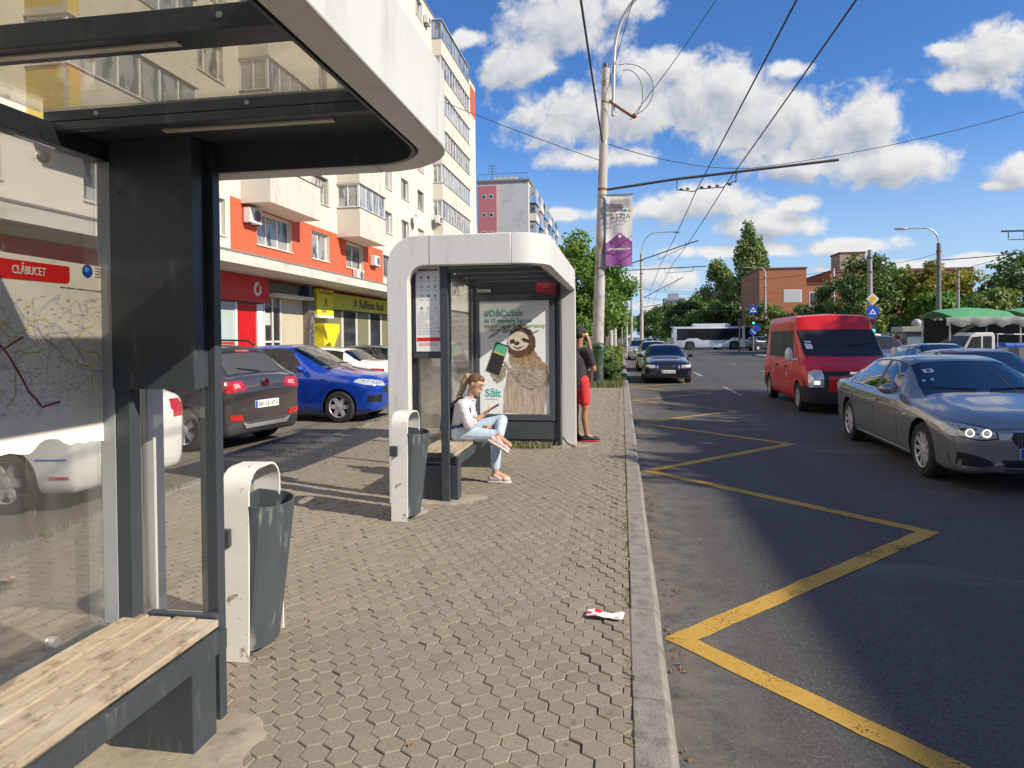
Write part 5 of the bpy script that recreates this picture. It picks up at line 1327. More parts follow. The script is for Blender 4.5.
    mb = MB(); mb.lathe([(.125, .0), (.125, .008)], (.092, 24.05 - 25, 3.54), 24, 'x'); mb.add([(.1, 24.0 - 25, 3.64), (.1, 24.17 - 25, 3.62), (.1, 24.2 - 25, 3.80), (.1, 24.08 - 25, 3.73)], [(0, 1, 2, 3)]); mb.build('sign_emblem', REDP, s)
    text_mesh('vodafone', .5, (.075, 18.2 - 25, 3.42), (0, 1, 0), (0, 0, 1), WHITEP, 'sign_lettering', s)
    mb = MB(); mb.lathe([(.27, .0), (.27, .015)], (.075, 17.5 - 25, 3.58), 28, 'x'); mb.build('sign_emblem', WHITEP, s)
    # entrance between the shops
    panel('entrance_wall', 26.2, 28.2, .1, 3.35, BEI); panel('entrance_door', 24.8, 26.15, .1, 2.9, DKG); panel('entrance_canopy', 24.9, 28.2, 3.36, 3.48, CANW, XF - .19, .6)
    for y in (24.8, 25.45, 26.1): panel('door_post', y, y + .07, .1, 3.3, PVC, XF - .139)
    panel('door_rail', 24.88, 26.1, 1.5, 1.57, PVC, XF - .139); panel('notice', 24.95, 25.35, 2.2, 2.7, M('notice_paper', (.5, .5, .46), .6), XF - .139, .01)
    panel('duct', 28.21, 28.75, .1, 3.5, M('dark_tile', (.17, .15, .13), .6), XF - .19, .35)
    g_ = M('graffiti_paint', (.03, .03, .03), .6); mb = MB()
    for k in range(4):
        pts = [(XF + .17 - XF, 28.3 - 25 + .16 + .13 * math.sin(t * 1.1 + k), 1.35 + k * .28 + .13 * math.cos(t * 1.5)) for t in range(7)]
        mb.tube(pts, .018, 5)
    mb.build('graffiti', g_, root)
    panel('sign_bracket', 28.0, 28.35, 3.5, 4.0, M('blue_case', (.06, .1, .2), .5), XF - .04, .3)
    s = panel('shop_sign', 29.9, 47, 3.1, 3.88, M('bank_yellow_green', (.56, .52, .03), .4, var=.05), XF - .05, .1)
    text_mesh('Raiffeisen Bank', .62, (.055, 34.3 - 25, 3.28), (0, 1, 0), (0, 0, 1), INK, 'sign_lettering', s, bold=.012)
    def crossed(parent, y, z, sz, x):
        mb = MB()
        for sg in (1, -1):
            a = Vector((0, sg, 1)).normalized(); n = Vector((0, -a.z, a.y)) * sz * .09
            c_ = Vector((x, y - 25, z)); p0 = c_ - a * sz * .6; p1 = c_ + a * sz * .6; h = Vector((0, -sg, -.2)) * sz * .28
            mb.add([p0 - n, p0 + n, p1 + n, p1 - n], [(0, 1, 2, 3)]); mb.add([p1 - n, p1 + n, p1 + h], [(0, 1, 2)])
            x += .002
        mb.build('sign_emblem', INK, parent, fix=False)
    crossed(s, 33.75, 3.5, .5, .057)
    mb = MB(); bx(mb, XF + .05, XF + .25, 28.85, 30.6, 2.75, 3.95); b2 = mb.build('projecting_sign', YELP, root, bevel=.01)
    crossed(b2, 29.75, 3.35, .42, .253); text_mesh('Raiffeisen', .26, (.255, 28.98 - 25, 3.72), (0, 1, 0), (0, 0, 1), INK, 'sign_lettering', b2, width=1.5); text_mesh('BANK', .2, (.255, 29.3 - 25, 2.86), (0, 1, 0), (0, 0, 1), INK, 'sign_lettering', b2)
    mb = MB(); bx(mb, XF + .05, XF + .252, 28.85, 30.6, 2.62, 2.748); mb.build('projecting_sign', WHITEP, root)
    mb = MB(); mb.prism([(29.0 - 25, 2.35), (30.7 - 25, 2.35), (30.7 - 25, 2.0), (29.9 - 25, 1.1), (29.6 - 25, 1.5), (29.0 - 25, 1.3)], lambda a, b: (-.1, a, b), lambda a, b: (.5, a, b)); mb.build('cash_machine_hood', YELP, root)
    panel('cash_machine', 29.2, 30.2, .5, 1.6, M('cash_machine_grey', (.4, .42, .42), .4), XF - .19, .2)
    y = 30.8
    for k in range(9):
        panel('shop_window', y, y + 1.55, .1, 3.02, DKG if k % 2 else M('shop_window_olive', (.2, .19, .11), .2)); panel('shop_pillar', y + 1.56, y + 1.85, .1, 3.05, M('pale_pillar', (.5, .47, .42), .7)); y += 1.86
apartment()
# ------------------------------------------------------------------ second block with the pink stair tower
def block2():
    X0, X1, Y0, Y1, ZT = -21.4, -13.75, 100., 141., 25.2
    root = thing('apartment_block', 'grey concrete apartment block with a pink stair tower end, further along the street', 'building', (X0, Y0, 0))
    GC = M('grey_concrete_panel', (.52, .51, .49), .9, var=.12, scale=.4, dirt=(.3, .3, .3), dscale=.7, dlo=.5, dhi=.75); PK = M('pink_plaster', (.48, .16, .18), .85, var=.05, scale=1)
    mb = MB(); mb.box(0, X1 - X0, 0, Y1 - Y0, -.1, ZT); mb.build('wall', GC, root)
    mb = MB(); mb.box(-.2, X1 - X0 + .2, -.2, Y1 - Y0 + .2, ZT + .01, ZT + .3); mb.build('roof', FLASH, root)
    mb = MB(); mb.box(-.1, 2.85, -.35, -.005, 0, ZT - .6); mb.build('stair_tower', PK, root)
    for r in range(8):
        for x in (.65, 1.75):
            z = 3.4 + r * 2.75; mb = MB(); mb.box(x, x + .6, -.37, -.352, z, z + .62); mb.build('window', PVC, root); mb = MB(); mb.box(x + .06, x + .54, -.376, -.371, z + .06, z + .56); mb.build('window', PANES[1], root)
    cols = [(.55, .52, .48), (.45, .15, .12), (.2, .3, .5), (.6, .58, .5)]
    for r in range(8):
        z = 3.2 + r * 2.7
        for k in range(6):
            y = 1.2 + k * 6.6
            mb = MB(); mb.box(X1 - X0 + .005, X1 - X0 + 1.0, y, y + 4.4, z, z + 1.1); mb.build('balcony', M('loggia_%d' % ((r + k) % 4), cols[(r + k * 2) % 4], .8), root)
            mb = MB(); mb.box(X1 - X0 + .005, X1 - X0 + .9, y + .1, y + 4.3, z + 1.101, z + 2.4); mb.build('window', GLAZ if (r + k) % 3 else PANES[1], root)
    mb = MB(); mb.tube([(1.6, 3, ZT), (1.6, 3, ZT + 3.5)], .05, 5)
    for k in range(3): mb.tube([(.9, 3, ZT + 2.3 + k * .45), (2.3, 3, ZT + 2.3 + k * .45)], .03, 4)
    mb.build('aerial', DARKST, root)
    mb = MB(); mb.box(2, 5.5, 2, 6, ZT + .31, ZT + 1.2); mb.build('roof_house', GC, root)
    mb = MB()
    for x in [i * .95 for i in range(9)]: mb.tube([(x, 0, ZT + .3), (x, 0, ZT + 1.2)], .03, 4)
    mb.tube([(0, 0, ZT + 1.2), (7.6, 0, ZT + 1.2)], .03, 4); mb.build('roof_railing', DARKST, root)
block2()
# ------------------------------------------------------------------ brick building across the junction
def brick():
    m, nt_, bs = newmat('orange_brick'); b = nt_.node('ShaderNodeTexBrick'); co = nt_.node('ShaderNodeMapping'); nt_.l.new(nt_.coord(), co.inputs[0]); co.inputs['Rotation'].default_value = (R(90), 0, 0)
    nt_.l.new(co.outputs[0], b.inputs['Vector']); b.inputs['Scale'].default_value = 3.2; b.inputs['Color1'].default_value = (.43, .155, .065, 1); b.inputs['Color2'].default_value = (.37, .13, .055, 1); b.inputs['Mortar'].default_value = (.4, .2, .12, 1); b.inputs['Mortar Size'].default_value = .012
    nt_.l.new(b.outputs['Color'], bs.inputs['Base Color']); bs.inputs['Roughness'].default_value = .85
    root = thing('brick_building', 'orange brick flat-roofed building behind the trees across the junction', 'building', (18.4, 95, RZ))
    mb = MB(); mb.box(0, 6, 0, 14, 0, 10.7); mb.box(6.005, 9.4, .6, 14, 0, 8.6); mb.box(9.405, 27, 1.5, 14, 0, 10.2); mb.build('wall', m, root)
    mb = MB(); mb.box(-.1, 6.1, -.1, 14.1, 10.705, 10.9); mb.box(6.12, 9.39, .5, 14.1, 8.605, 8.8); mb.box(9.41, 27.1, 1.4, 14.1, 10.205, 10.5); mb.build('roof', M('dark_coping', (.16, .08, .06), .8), root)
    mb = MB(); mb.box(11.4, 14.7, 4, 8, 10.51, 13.0); mb.build('chimney', M('pale_brick', (.42, .32, .22), .85, var=.15), root); mb = MB(); mb.box(11.3, 14.8, 3.9, 8.1, 13.01, 13.2); mb.build('chimney_cap', M('dark_coping', (.16, .08, .06), .8), root)
    for (x0, x1, z0, z1) in ((3.1, 6 - .6, 6.2, 7.9), (6.5, 7.5, 5.6, 7.6), (6.5, 7.5, 2.2, 4.2), (1.0, 2.4, 1.5, 3.2), (3.1, 5.4, 1.5, 3.2)):
        y = -.03 if x1 < 6 else .57
        mb = MB(); mb.box(x0, x1, y, y + .028, z0, z1); f = mb.build('window', PVC, root); mb = MB(); mb.box(x0 + .12, x1 - .12, y - .012, y - .002, z0 + .12, z1 - .12); mb.build('pane', M('blind_white', (.55, .55, .53), .5) if x0 < 5 else PANES[1], f)
    mb = MB(); mb.tube([(9.5, .3, 5), (9.5, .3, 10.6)], .15, 8); mb.build('pipe', M('pale_pipe', (.55, .5, .45), .7), root)
brick()
# distant tower block
root = thing('tower_block', 'grey office tower far down the street above the tree tops', 'building', (25.5, 420, 0))
mb = MB(); mb.box(0, 12.4, 0, 14, 0, 25.2); mb.build('wall', M('tower_grey', (.3, .32, .34), .8), root)
for k in range(7):
    mb = MB(); mb.box(.6, 11.8, -.06, -.01, 3.4 + k * 3.1, 5.2 + k * 3.1); mb.build('window', M('tower_window', (.14, .16, .18), .3), root)
mb = MB(); mb.box(3, 9, 3, 10, 25.21, 28); mb.build('roof_house', M('tower_grey', (.3, .32, .34), .8), root)
# ------------------------------------------------------------------ people
SKIN = M('skin', (.52, .29, .2), .5, var=.08, scale=8)
SKIN2 = M('tanned_skin', (.36, .18, .11), .5, var=.08, scale=8)
def merged(name, mb, mat, voxel, parent=None, smooth_it=4):
    o = mb.build(name, mat)
    r = o.modifiers.new('r', 'REMESH'); r.mode = 'VOXEL'; r.voxel_size = voxel; r.use_smooth_shade = True
    s = o.modifiers.new('s', 'SMOOTH'); s.iterations = smooth_it; s.factor = .5
    me = evaluated(o); bpy.data.objects.remove(o)
    me.materials.clear(); me.materials.append(mat)
    for p in me.polygons: p.use_smooth = True; p.material_index = 0
    o = bpy.data.objects.new(name, me); COL.objects.link(o)
    if parent: o.parent = parent
    return o
def hand(mb, wrist, dirn, palm_n, curl=.5, k=1.0):
    """palm with four unequal curled fingers and a thumb leaving the side of the palm"""
    d = Vector(dirn).normalized(); n = Vector(palm_n).normalized(); sdv = d.cross(n).normalized(); w_ = Vector(wrist)
    mb.capsule(w_, .026 * k, w_ + d * .04 * k, .03 * k); 
    for i, (off, ln) in enumerate(((-.027, .068), (-.009, .078), (.009, .073), (.026, .058))):
        b = w_ + d * .075 * k + sdv * off * k; mb.capsule(w_ + d * .03 * k + sdv * off * .8 * k, .0125 * k, b, .0105 * k)
        a1 = curl * .8; a2 = curl * 1.9
        m1 = b + (d * math.cos(a1) + n * math.sin(a1)) * ln * .5 * k; m2 = m1 + (d * math.cos(a2) + n * math.sin(a2)) * ln * .5 * k
        mb.capsule(b, .0098 * k, m1, .009 * k); mb.capsule(m1, .009 * k, m2, .0075 * k)
    t0 = w_ + d * .02 * k - sdv * .025 * k; t1 = t0 + (d * .6 - sdv * .7 + n * .4).normalized() * .042 * k; t2 = t1 + (d * .9 + n * .5 - sdv * .1).normalized() * .032 * k
    mb.capsule(t0, .013 * k, t1, .011 * k); mb.capsule(t1, .011 * k, t2, .0085 * k)
def head(mb, c, f, up, k=1.0):
    """skull, jaw, nose, lips, brow and ears around centre c, facing f"""
    c = Vector(c); f = Vector(f).normalized(); up = Vector(up); r_ = f.cross(up).normalized(); up = r_.cross(f).normalized()
    rot = Matrix((r_, f, up)).transposed()
    mb.ball(c + up * .015 * k, (.074 * k, .094 * k, .098 * k), 18, 14, rot=rot)
    mb.ball(c + f * .028 * k - up * .055 * k, (.056 * k, .062 * k, .062 * k), 14, 10, rot=rot)
    mb.capsule(c + f * .085 * k - up * .1 * k, .016 * k, c + f * .07 * k - up * .095 * k, .024 * k)
    mb.capsule(c + f * .088 * k + up * .012 * k, .0085 * k, c + f * .112 * k - up * .026 * k, .0115 * k)
    mb.capsule(c + f * .098 * k - up * .062 * k - r_ * .016 * k, .007 * k, c + f * .098 * k - up * .062 * k + r_ * .016 * k, .007 * k)
    for s in (1, -1):
        mb.capsule(c + f * .082 * k + up * .028 * k + r_ * s * .016 * k, .009 * k, c + f * .07 * k + up * .03 * k + r_ * s * .045 * k, .01 * k)
        mb.ball(c + r_ * s * .077 * k - up * .005 * k - f * .012 * k, (.011 * k, .02 * k, .032 * k), 8, 8, rot=rot)
    return r_, f, up
def eyes(par, c, r_, f, up, k=1.0):
    mb = MB()
    for s in (1, -1): mb.ball(Vector(c) + f * .079 * k + up * .008 * k + r_ * s * .032 * k, .0095 * k, 10, 8)
    mb.build('eye', M('eye_dark', (.05, .035, .03), .15), par, smooth=60)
    mb = MB()
    for s in (1, -1): mb.capsule(Vector(c) + f * .094 * k + up * .033 * k + r_ * s * .016 * k, .0035, Vector(c) + f * .08 * k + up * .036 * k + r_ * s * .048 * k, .003)
    mb.build('eyebrow', M('brow_brown', (.06, .035, .02), .7), par, smooth=60)
    mb = MB(); mb.capsule(Vector(c) + f * .1045 * k - up * .062 * k - r_ * .014 * k, .0035, Vector(c) + f * .1045 * k - up * .062 * k + r_ * .014 * k, .0035); mb.build('mouth', M('lip', (.42, .12, .1), .45), par, smooth=60)
def woman():
    Y0 = 7.36
    HIP = Vector((-1.80, Y0, .56)); CH = Vector((-1.755, Y0, .80)); NK = Vector((-1.69, Y0, .935)); HD = Vector((-1.625, Y0 - .01, 1.085))
    f = Vector((.86, -.22, -.42)); up = Vector((.42, 0, .9))
    mb = MB(); r_, f, up = head(mb, HD, f, up, .95)
    mb.capsule(NK - Vector((.01, 0, .04)), .05, HD - up * .05 - f * .01, .047)
    mb.capsule(HIP, .13, CH, .115); mb.capsule(CH, .115, NK - Vector((.02, 0, .05)), .075)
    # arms: right (near the camera) bent with the phone hand raised, left resting on the lap
    RS = NK + Vector((-.065, -.135, -.07)); RE = Vector((-1.665, Y0 - .19, .645)); RW = Vector((-1.515, Y0 - .12, .755))
    LS = NK + Vector((-.055, .14, -.07)); LE = Vector((-1.70, Y0 + .2, .66)); LW = Vector((-1.52, Y0 + .05, .60))
    mb.capsule(RS, .05, RE, .037); mb.capsule(RE, .037, RW, .026); mb.capsule(LS, .05, LE, .037); mb.capsule(LE, .037, LW, .026)
    hand(mb, RW, (.8, .1, .55), (-.5, .2, .8), .7, .9); hand(mb, LW, (.95, -.25, -.12), (0, -.1, -1), .35, .9)
    # legs: right foot flat on the ground, left ankle crossed over the right knee
    RH = HIP + Vector((.03, -.085, -.02)); RK = Vector((-1.375, Y0 - .10, .515)); RA = Vector((-1.395, Y0 - .09, .10))
    LH = HIP + Vector((.03, .085, -.02)); LK = Vector((-1.36, Y0 + .14, .66)); LA = Vector((-1.335, Y0 - .17, .515))
    mb.capsule(RH, .085, RK, .055); mb.capsule(RK, .055, RA, .036); mb.capsule(LH, .085, LK, .055); mb.capsule(LK, .055, LA, .036)
    mb.capsule(RA, .036, RA + Vector((.14, 0, -.05)), .03); mb.capsule(LA, .036, LA + Vector((.12, -.03, -.08)), .03)
    body = merged('person', mb, SKIN, .008)
    tag(body, 'young woman sitting on the bench in a pale shirt and light jeans', 'person')
    eyes(body, HD, r_, f, up, .95)
    # shirt
    mb = MB(); mb.capsule(HIP + Vector((0, 0, .02)), .142, CH, .128); mb.capsule(CH, .128, NK - Vector((.025, 0, .055)), .085)
    mb.capsule(RS + Vector((.03, .05, .0)), .07, RS, .064); mb.capsule(LS + Vector((.03, -.05, 0)), .07, LS, .064)
    mb.capsule(RS, .064, RE, .058); mb.capsule(LS, .064, LE, .058); mb.capsule(RE, .058, RE + (RW - RE) * .3, .048); mb.capsule(LE, .058, LE + (LW - LE) * .3, .048)
    m, n2, bs = newmat('pale_patterned_shirt'); co = n2.coord(); v = n2.node('ShaderNodeTexVoronoi'); n2.l.new(co, v.inputs['Vector']); v.inputs['Scale'].default_value = 26
    n2.l.new(n2.mix(n2.ramp(v.outputs['Distance'], .12, .2), (.34, .33, .43), (.54, .53, .59)), bs.inputs['Base Color']); bs.inputs['Roughness'].default_value = .8
    wr = n2.noise(co, 22, 4); n2.l.new(n2.bump(wr, .6, .03), bs.inputs['Normal'])
    merged('shirt', mb, m, .009, body, 3)
    # collar
    mb = MB(); cpts = [NK + Vector((.058 * math.cos(a), .06 * math.sin(a), -.018 + .015 * math.cos(a + 2.6))) for a in [i * PI / 8 for i in range(16)]]; mb.tube(cpts + [cpts[0]], .013, 6, caps=False); mb.build('collar', m, body, smooth=60)
    # jeans
    mb = MB(); mb.capsule(HIP + Vector((-.01, 0, .03)), .14, HIP + Vector((.02, 0, -.03)), .135); mb.capsule(RH, .1, RK, .07); mb.capsule(RK, .07, RA + Vector((0, 0, .075)), .055); mb.capsule(LH, .1, LK, .07); mb.capsule(LK, .07, LA + (LK - LA) * .22, .056)
    mb.capsule(HIP + Vector((0, .06, -.045)), .1, HIP + Vector((0, -.06, -.045)), .1)
    J = M('light_blue_denim', (.43, .53, .64), .85, var=.16, scale=14, bump=.5, bscale=30, dirt=(.55, .63, .72), dscale=9, dlo=.5, dhi=.8)
    merged('jeans', mb, J, .009, body, 3)
    mb = MB(); bpts = [HIP + Vector((.148 * math.cos(a), .148 * math.sin(a), .065)) for a in [i * PI / 8 for i in range(17)]]; mb.tube(bpts, .014, 6, caps=False); mb.build('belt', M('blue_belt', (.06, .08, .2), .6), body, smooth=60)
    # shoes
    SH = M('pale_pink_shoe', (.62, .45, .4), .6, var=.06); SO = M('shoe_sole', (.6, .56, .52), .7)
    def shoe(a, toe, dn):
        a = Vector(a); toe = Vector(toe).normalized(); dn = Vector(dn).normalized(); sdv = toe.cross(dn).normalized()
        mb = MB(); heel = a - toe * .045 + dn * .055
        mb.capsule(heel, .04, heel + toe * .07, .042); mb.capsule(a + dn * .02, .042, heel + toe * .1, .042); mb.capsule(heel + toe * .08, .042, heel + toe * .19 + dn * .008, .03); mb.ball(heel + toe * .16, (.045, .045, .035))
        s = merged('shoe', mb, SH, .007, body, 3)
        mb = MB(); ring = []
        for (t, w_) in ((-.045, .03), (-.02, .04), (.05, .038), (.13, .048), (.19, .04), (.225, .02)):
            ring.append([heel + toe * t + sdv * w_ + dn * .022, heel + toe * t - sdv * w_ + dn * .022, heel + toe * t - sdv * w_ + dn * .046, heel + toe * t + sdv * w_ + dn * .046])
        mb.loft(ring, True, True); mb.build('sole', SO, s, smooth=40, bevel=.006)
    shoe(RA, (1, -.05, 0), (0, 0, -1)); shoe(LA, (.86, -.1, -.48), (-.45, -.35, -.8))
    # hair: combed back into a long pony tail, dark roots and blond lengths
    HB = M('brown_hair', (.13, .07, .04), .55, var=.35, scale=30, stretch=(1, 1, 6)); HBl = M('blond_hair', (.38, .27, .15), .55, var=.35, scale=30, stretch=(5, 5, 1))
    mb = MB(); rot = Matrix((r_, f, up)).transposed()
    mb.ball(HD + up * .032 - f * .020, (.077, .088, .09), 18, 14, rot=rot); mb.ball(HD + up * .078 + f * .028, (.056, .052, .036), 14, 10, rot=rot)
    mb.capsule(HD + up * .03 - f * .09, .042, HD + up * .04 - f * .1, .035)
    merged('hair', mb, HB, .007, body, 3)
    mb = MB(); q0 = HD + up * .05 - f * .1
    pts = [q0, q0 + Vector((-.035, .0, .0)), q0 + Vector((-.07, .0, -.07)), q0 + Vector((-.095, .005, -.15)), q0 + Vector((-.13, .01, -.215)), q0 + Vector((-.145, .01, -.26))]
    for a, b, r1, r2 in zip(pts, pts[1:], (.03, .038, .042, .036, .026), (.038, .042, .036, .026, .01)): mb.capsule(a, r1, b, r2)
    for k_ in range(26):
        a_ = k_ * 2.4; o_ = Vector((.02 * math.cos(a_), .034 * math.sin(a_), .012 * math.cos(a_ * 1.7)))
        for a, b in zip(pts[1:], pts[2:]): mb.capsule(a + o_, .011, b + o_ * (.9 + .3 * math.sin(a_)), .009)
    merged('pony_tail', mb, HBl, .005, body, 1)
    # bracelet
    mb = MB(); mb.tube([LW + Vector((-.02, .027 * math.cos(a), .027 * math.sin(a))) for a in [i * PI / 6 for i in range(13)]], .006, 6, caps=False); mb.build('bracelet', M('bracelet_tan', (.45, .25, .08), .4), body)
    # phone in the raised hand
    ph = MB(); ph.cbox((0, 0, 0), (.15, .07, .009)); o = ph.build('phone', M('phone_dark', (.05, .05, .06), .2), bevel=.003)
    o.location = RW + Vector((.105, .015, .075)); o.rotation_euler = (R(10), R(-30), R(6)); tag(o, 'slim phone held in the seated woman\'s raised hand', 'phone')
    mb = MB(); mb.cbox((0, 0, .0055), (.138, .062, .0012)); mb.build('screen', M('phone_screen', (.08, .09, .11), .08), o)
    # backpack on her back
    BK = M('black_backpack_cloth', (.018, .018, .022), .75, bump=.3)
    bp = MB(); bp.capsule((-1.945, Y0, .56), .085, (-1.93, Y0, .80), .075); bp.capsule((-1.945, Y0 - .07, .57), .07, (-1.935, Y0 - .06, .8), .06); bp.capsule((-1.945, Y0 + .07, .57), .07, (-1.935, Y0 + .06, .8), .06); bp.capsule((-2.0, Y0, .58), .05, (-1.99, Y0, .68), .045)
    b = merged('backpack', bp, BK, .01, None, 4); tag(b, 'black backpack worn on the back of the seated woman', 'backpack')
    for s in (-1, 1):
        S = RS if s < 0 else LS
        mb = MB(); mb.tube([Vector((-1.90, Y0 + s * .07, .86)), S + Vector((-.03, -s * .055, .075)), S + Vector((.06, -s * .05, .03)), S + Vector((.085, -s * .03, -.08)), S + Vector((.05, s * .0, -.2)), Vector((-1.88, Y0 + s * .12, .60))], .013, 6); mb.build('strap', BK, b, smooth=60)
    mb = MB(); mb.tube([(-1.955, Y0 - .03, .87), (-1.97, Y0 - .02, .935), (-1.955, Y0 + .02, .935), (-1.94, Y0 + .03, .87)], .011, 6); mb.build('grab_loop', BK, b, smooth=60)
woman()
def man():
    X0, Y0 = -.66, 10.34
    P = lambda x, y, z: Vector((X0 + x, Y0 + y, z))
    HIP = P(-.02, 0, .93); CH = P(-.02, 0, 1.25); NK = P(0, 0, 1.45); HD = P(.02, 0, 1.64)
    f = Vector((.55, .8, -.05))
    mb = MB(); r_, f, up = head(mb, HD, f, (0, 0, 1), 1.0)
    sd = Vector((.8, -.5, 0)).normalized()          # his right, towards the street and the camera
    mb.capsule(NK - Vector((0, 0, .05)), .06, HD - Vector((0, 0, .06)), .056)
    mb.capsule(HIP, .14, CH, .145); mb.capsule(CH, .145, NK - Vector((0, 0, .08)), .09)
    RS = NK + sd * .175 + Vector((0, 0, -.08)); LS = NK - sd * .175 + Vector((0, 0, -.08))
    RE = RS + sd * .03 + f * .10 + Vector((0, 0, -.255)); RW = HD + sd * .125 + f * .06 + Vector((0, 0, -.115))
    LE = LS - sd * .05 + Vector((0, 0, -.29)); LW = LE + f * .12 + Vector((0, 0, -.22))
    mb.capsule(RS, .057, RE, .044); mb.capsule(RE, .045, RW, .03); mb.capsule(LS, .057, LE, .044); mb.capsule(LE, .045, LW, .03)
    hand(mb, RW, Vector((0, 0, 1)) - sd * .2, -sd, .5); hand(mb, LW, f * .3 + Vector((0, 0, -1)), sd, .4)
    for s, H, fx in ((1, HIP + sd * .09, .03), (-1, HIP - sd * .09, -.02)):
        K_ = H + f * .02 + sd * .0 + Vector((.03, 0, -.43)); A = K_ + Vector((.02, 0, -.40))
        mb.capsule(H, .088, K_, .056); mb.capsule(K_ - Vector((0, 0, .02)), .054, K_ - Vector((.012, .01, .14)), .054); mb.capsule(K_ - Vector((.012, .01, .14)), .054, A, .035)
        mb.capsule(A, .036, A + Vector((.12, .03, -.05)), .03)
        if s == 1: RA = A; RKN = K_; RHP = H
        else: LA = A; LKN = K_; LHP = H
    body = merged('person', mb, SKIN2, .009); tag(body, 'man in dark shirt and red shorts standing behind the further shelter', 'person'); eyes(body, HD, r_, f, up)
    mb = MB(); mb.capsule(HIP + Vector((0, 0, -.04)), .155, CH, .162); mb.capsule(CH, .162, NK - Vector((0, 0, .085)), .105); mb.capsule(RS - sd * .06, .085, RS, .075); mb.capsule(LS + sd * .06, .085, LS, .075); mb.capsule(RS, .075, RS + (RE - RS) * .62, .066); mb.capsule(LS, .075, LS + (LE - LS) * .62, .066)
    merged('shirt', mb, M('dark_grey_shirt', (.035, .03, .038), .85, bump=.4, bscale=25), .01, body, 3)
    mb = MB(); mb.capsule(HIP + Vector((0, 0, .0)), .142, HIP - Vector((0, 0, .08)), .138)
    for H, K_ in ((RHP, RKN), (LHP, LKN)): mb.capsule(H, .108, H + (K_ - H) * .72, .088)
    merged('shorts', mb, M('red_shorts', (.58, .025, .03), .75, bump=.5, bscale=18), .01, body, 3)
    SH = M('black_shoe', (.018, .018, .02), .5); SO = M('red_shoe_sole', (.42, .03, .04), .6)
    for A in (RA, LA):
        t = Vector((.96, .2, 0)).normalized(); hl = A - t * .05; hl.z = .05
        mb = MB(); mb.capsule(hl, .043, hl + t * .08, .045); mb.capsule(A + Vector((0, 0, -.02)), .046, hl + t * .1, .044); mb.capsule(hl + t * .1, .046, hl + t * .22 - Vector((0, 0, .01)), .032)
        s = merged('shoe', mb, SH, .008, body, 3)
        mb = MB(); sv = Vector((-t.y, t.x, 0)); ring = []
        for (q, w_) in ((-.055, .03), (-.03, .043), (.06, .042), (.15, .052), (.22, .044), (.265, .02)):
            b = hl + t * q; ring.append([Vector((*(b + sv * w_).xy, .022)), Vector((*(b - sv * w_).xy, .022)), Vector((*(b - sv * w_).xy, .004)), Vector((*(b + sv * w_).xy, .004))])
        mb.loft(ring, True, True); mb.build('sole', SO, s, smooth=40, bevel=.006)
    HR = M('black_hair', (.02, .017, .015), .6)
    mb = MB(); rot = Matrix((r_, f, up)).transposed(); mb.ball(HD + up * .02 - f * .022, (.08, .09, .09), 16, 12, rot=rot); merged('hair', mb, HR, .009, body, 3)
    mb = MB(); mb.ball(HD + up * .055 - f * .005, (.086, .104, .072), 18, 12, rot=rot); mb.ball(HD + up * .05 + f * .1, (.06, .07, .014), 14, 8, rot=rot); merged('cap', mb, M('black_cap', (.02, .02, .024), .8), .009, body, 3)
    mb = MB(); mb.cbox((0, 0, 0), (.012, .075, .15)); o = mb.build('phone', M('phone_black', (.02, .02, .02), .3), bevel=.004); o.location = RW + Vector((-.01, .02, .09)) - sd * .03; o.rotation_euler = (0, R(-8), math.atan2(sd.y, sd.x)); tag(o, 'black phone held to the standing man\'s ear', 'phone')
    mb = MB(); mb.cbox((.008, 0, .03), (.006, .06, .05)); mb.build('phone_sticker', M('yellow_sticker', (.8, .5, .03), .5), o)
man()
def driver(x, y, z, rz, shirt, skin, label):
    """a seated driver behind the wheel"""
    root = Matrix.Translation((x, y, z)) @ Matrix.Rotation(rz, 4, 'Z'); T = lambda a, b, c: root @ Vector((a, b, c)); F = (root.to_3x3() @ Vector((1, 0, 0)))
    mb = MB(); r_, f, up = head(mb, T(.02, 0, .72), F, (0, 0, 1), 1.0)
    mb.capsule(T(-.02, 0, .55), .055, T(.0, 0, .66), .052); mb.capsule(T(0, 0, .05), .14, T(-.06, 0, .38), .14); mb.capsule(T(-.06, 0, .38), .14, T(-.04, 0, .52), .08)
    for s in (1, -1):
        mb.capsule(T(-.05, s * .18, .47), .056, T(.13, s * .23, .24), .045); mb.capsule(T(.13, s * .23, .24), .045, T(.36, s * .13, .36), .03); hand(mb, T(.36, s * .13, .36), F, T(0, 0, -1) - T(0, 0, 0), .9)
        mb.capsule(T(.05, s * .1, .03), .085, T(.45, s * .12, .08), .06); mb.capsule(T(.45, s * .12, .08), .058, T(.7, s * .12, -.25), .04)
    body = merged('person', mb, skin, .012); tag(body, label, 'person'); eyes(body, T(.02, 0, .72), r_, f, up)
    mb = MB(); mb.capsule(T(0, 0, .05), .155, T(-.06, 0, .38), .155); mb.capsule(T(-.06, 0, .38), .155, T(-.04, 0, .5), .1)
    for s in (1, -1): mb.capsule(T(-.05, s * .18, .47), .07, T(.05, s * .21, .33), .06)
    merged('shirt', mb, shirt, .014, body, 2)
    mb = MB(); mb.ball(T(.0, 0, .755), (.088, .088, .085), 14, 10); merged('hair', mb, M('black_hair', (.02, .017, .015), .6), .012, body, 2)
driver(4.54 + .39, 10.36 - .03, RZ + .45, R(-92), M('pale_shirt', (.55, .53, .5), .8), SKIN, 'driver in a pale shirt at the wheel of the metallic grey saloon')
driver(5.0 + .41, 17.98 - .75, RZ + .95, R(-91.5), M('dark_jacket', (.05, .05, .06), .8), SKIN2, 'driver in dark clothes at the wheel of the red van')
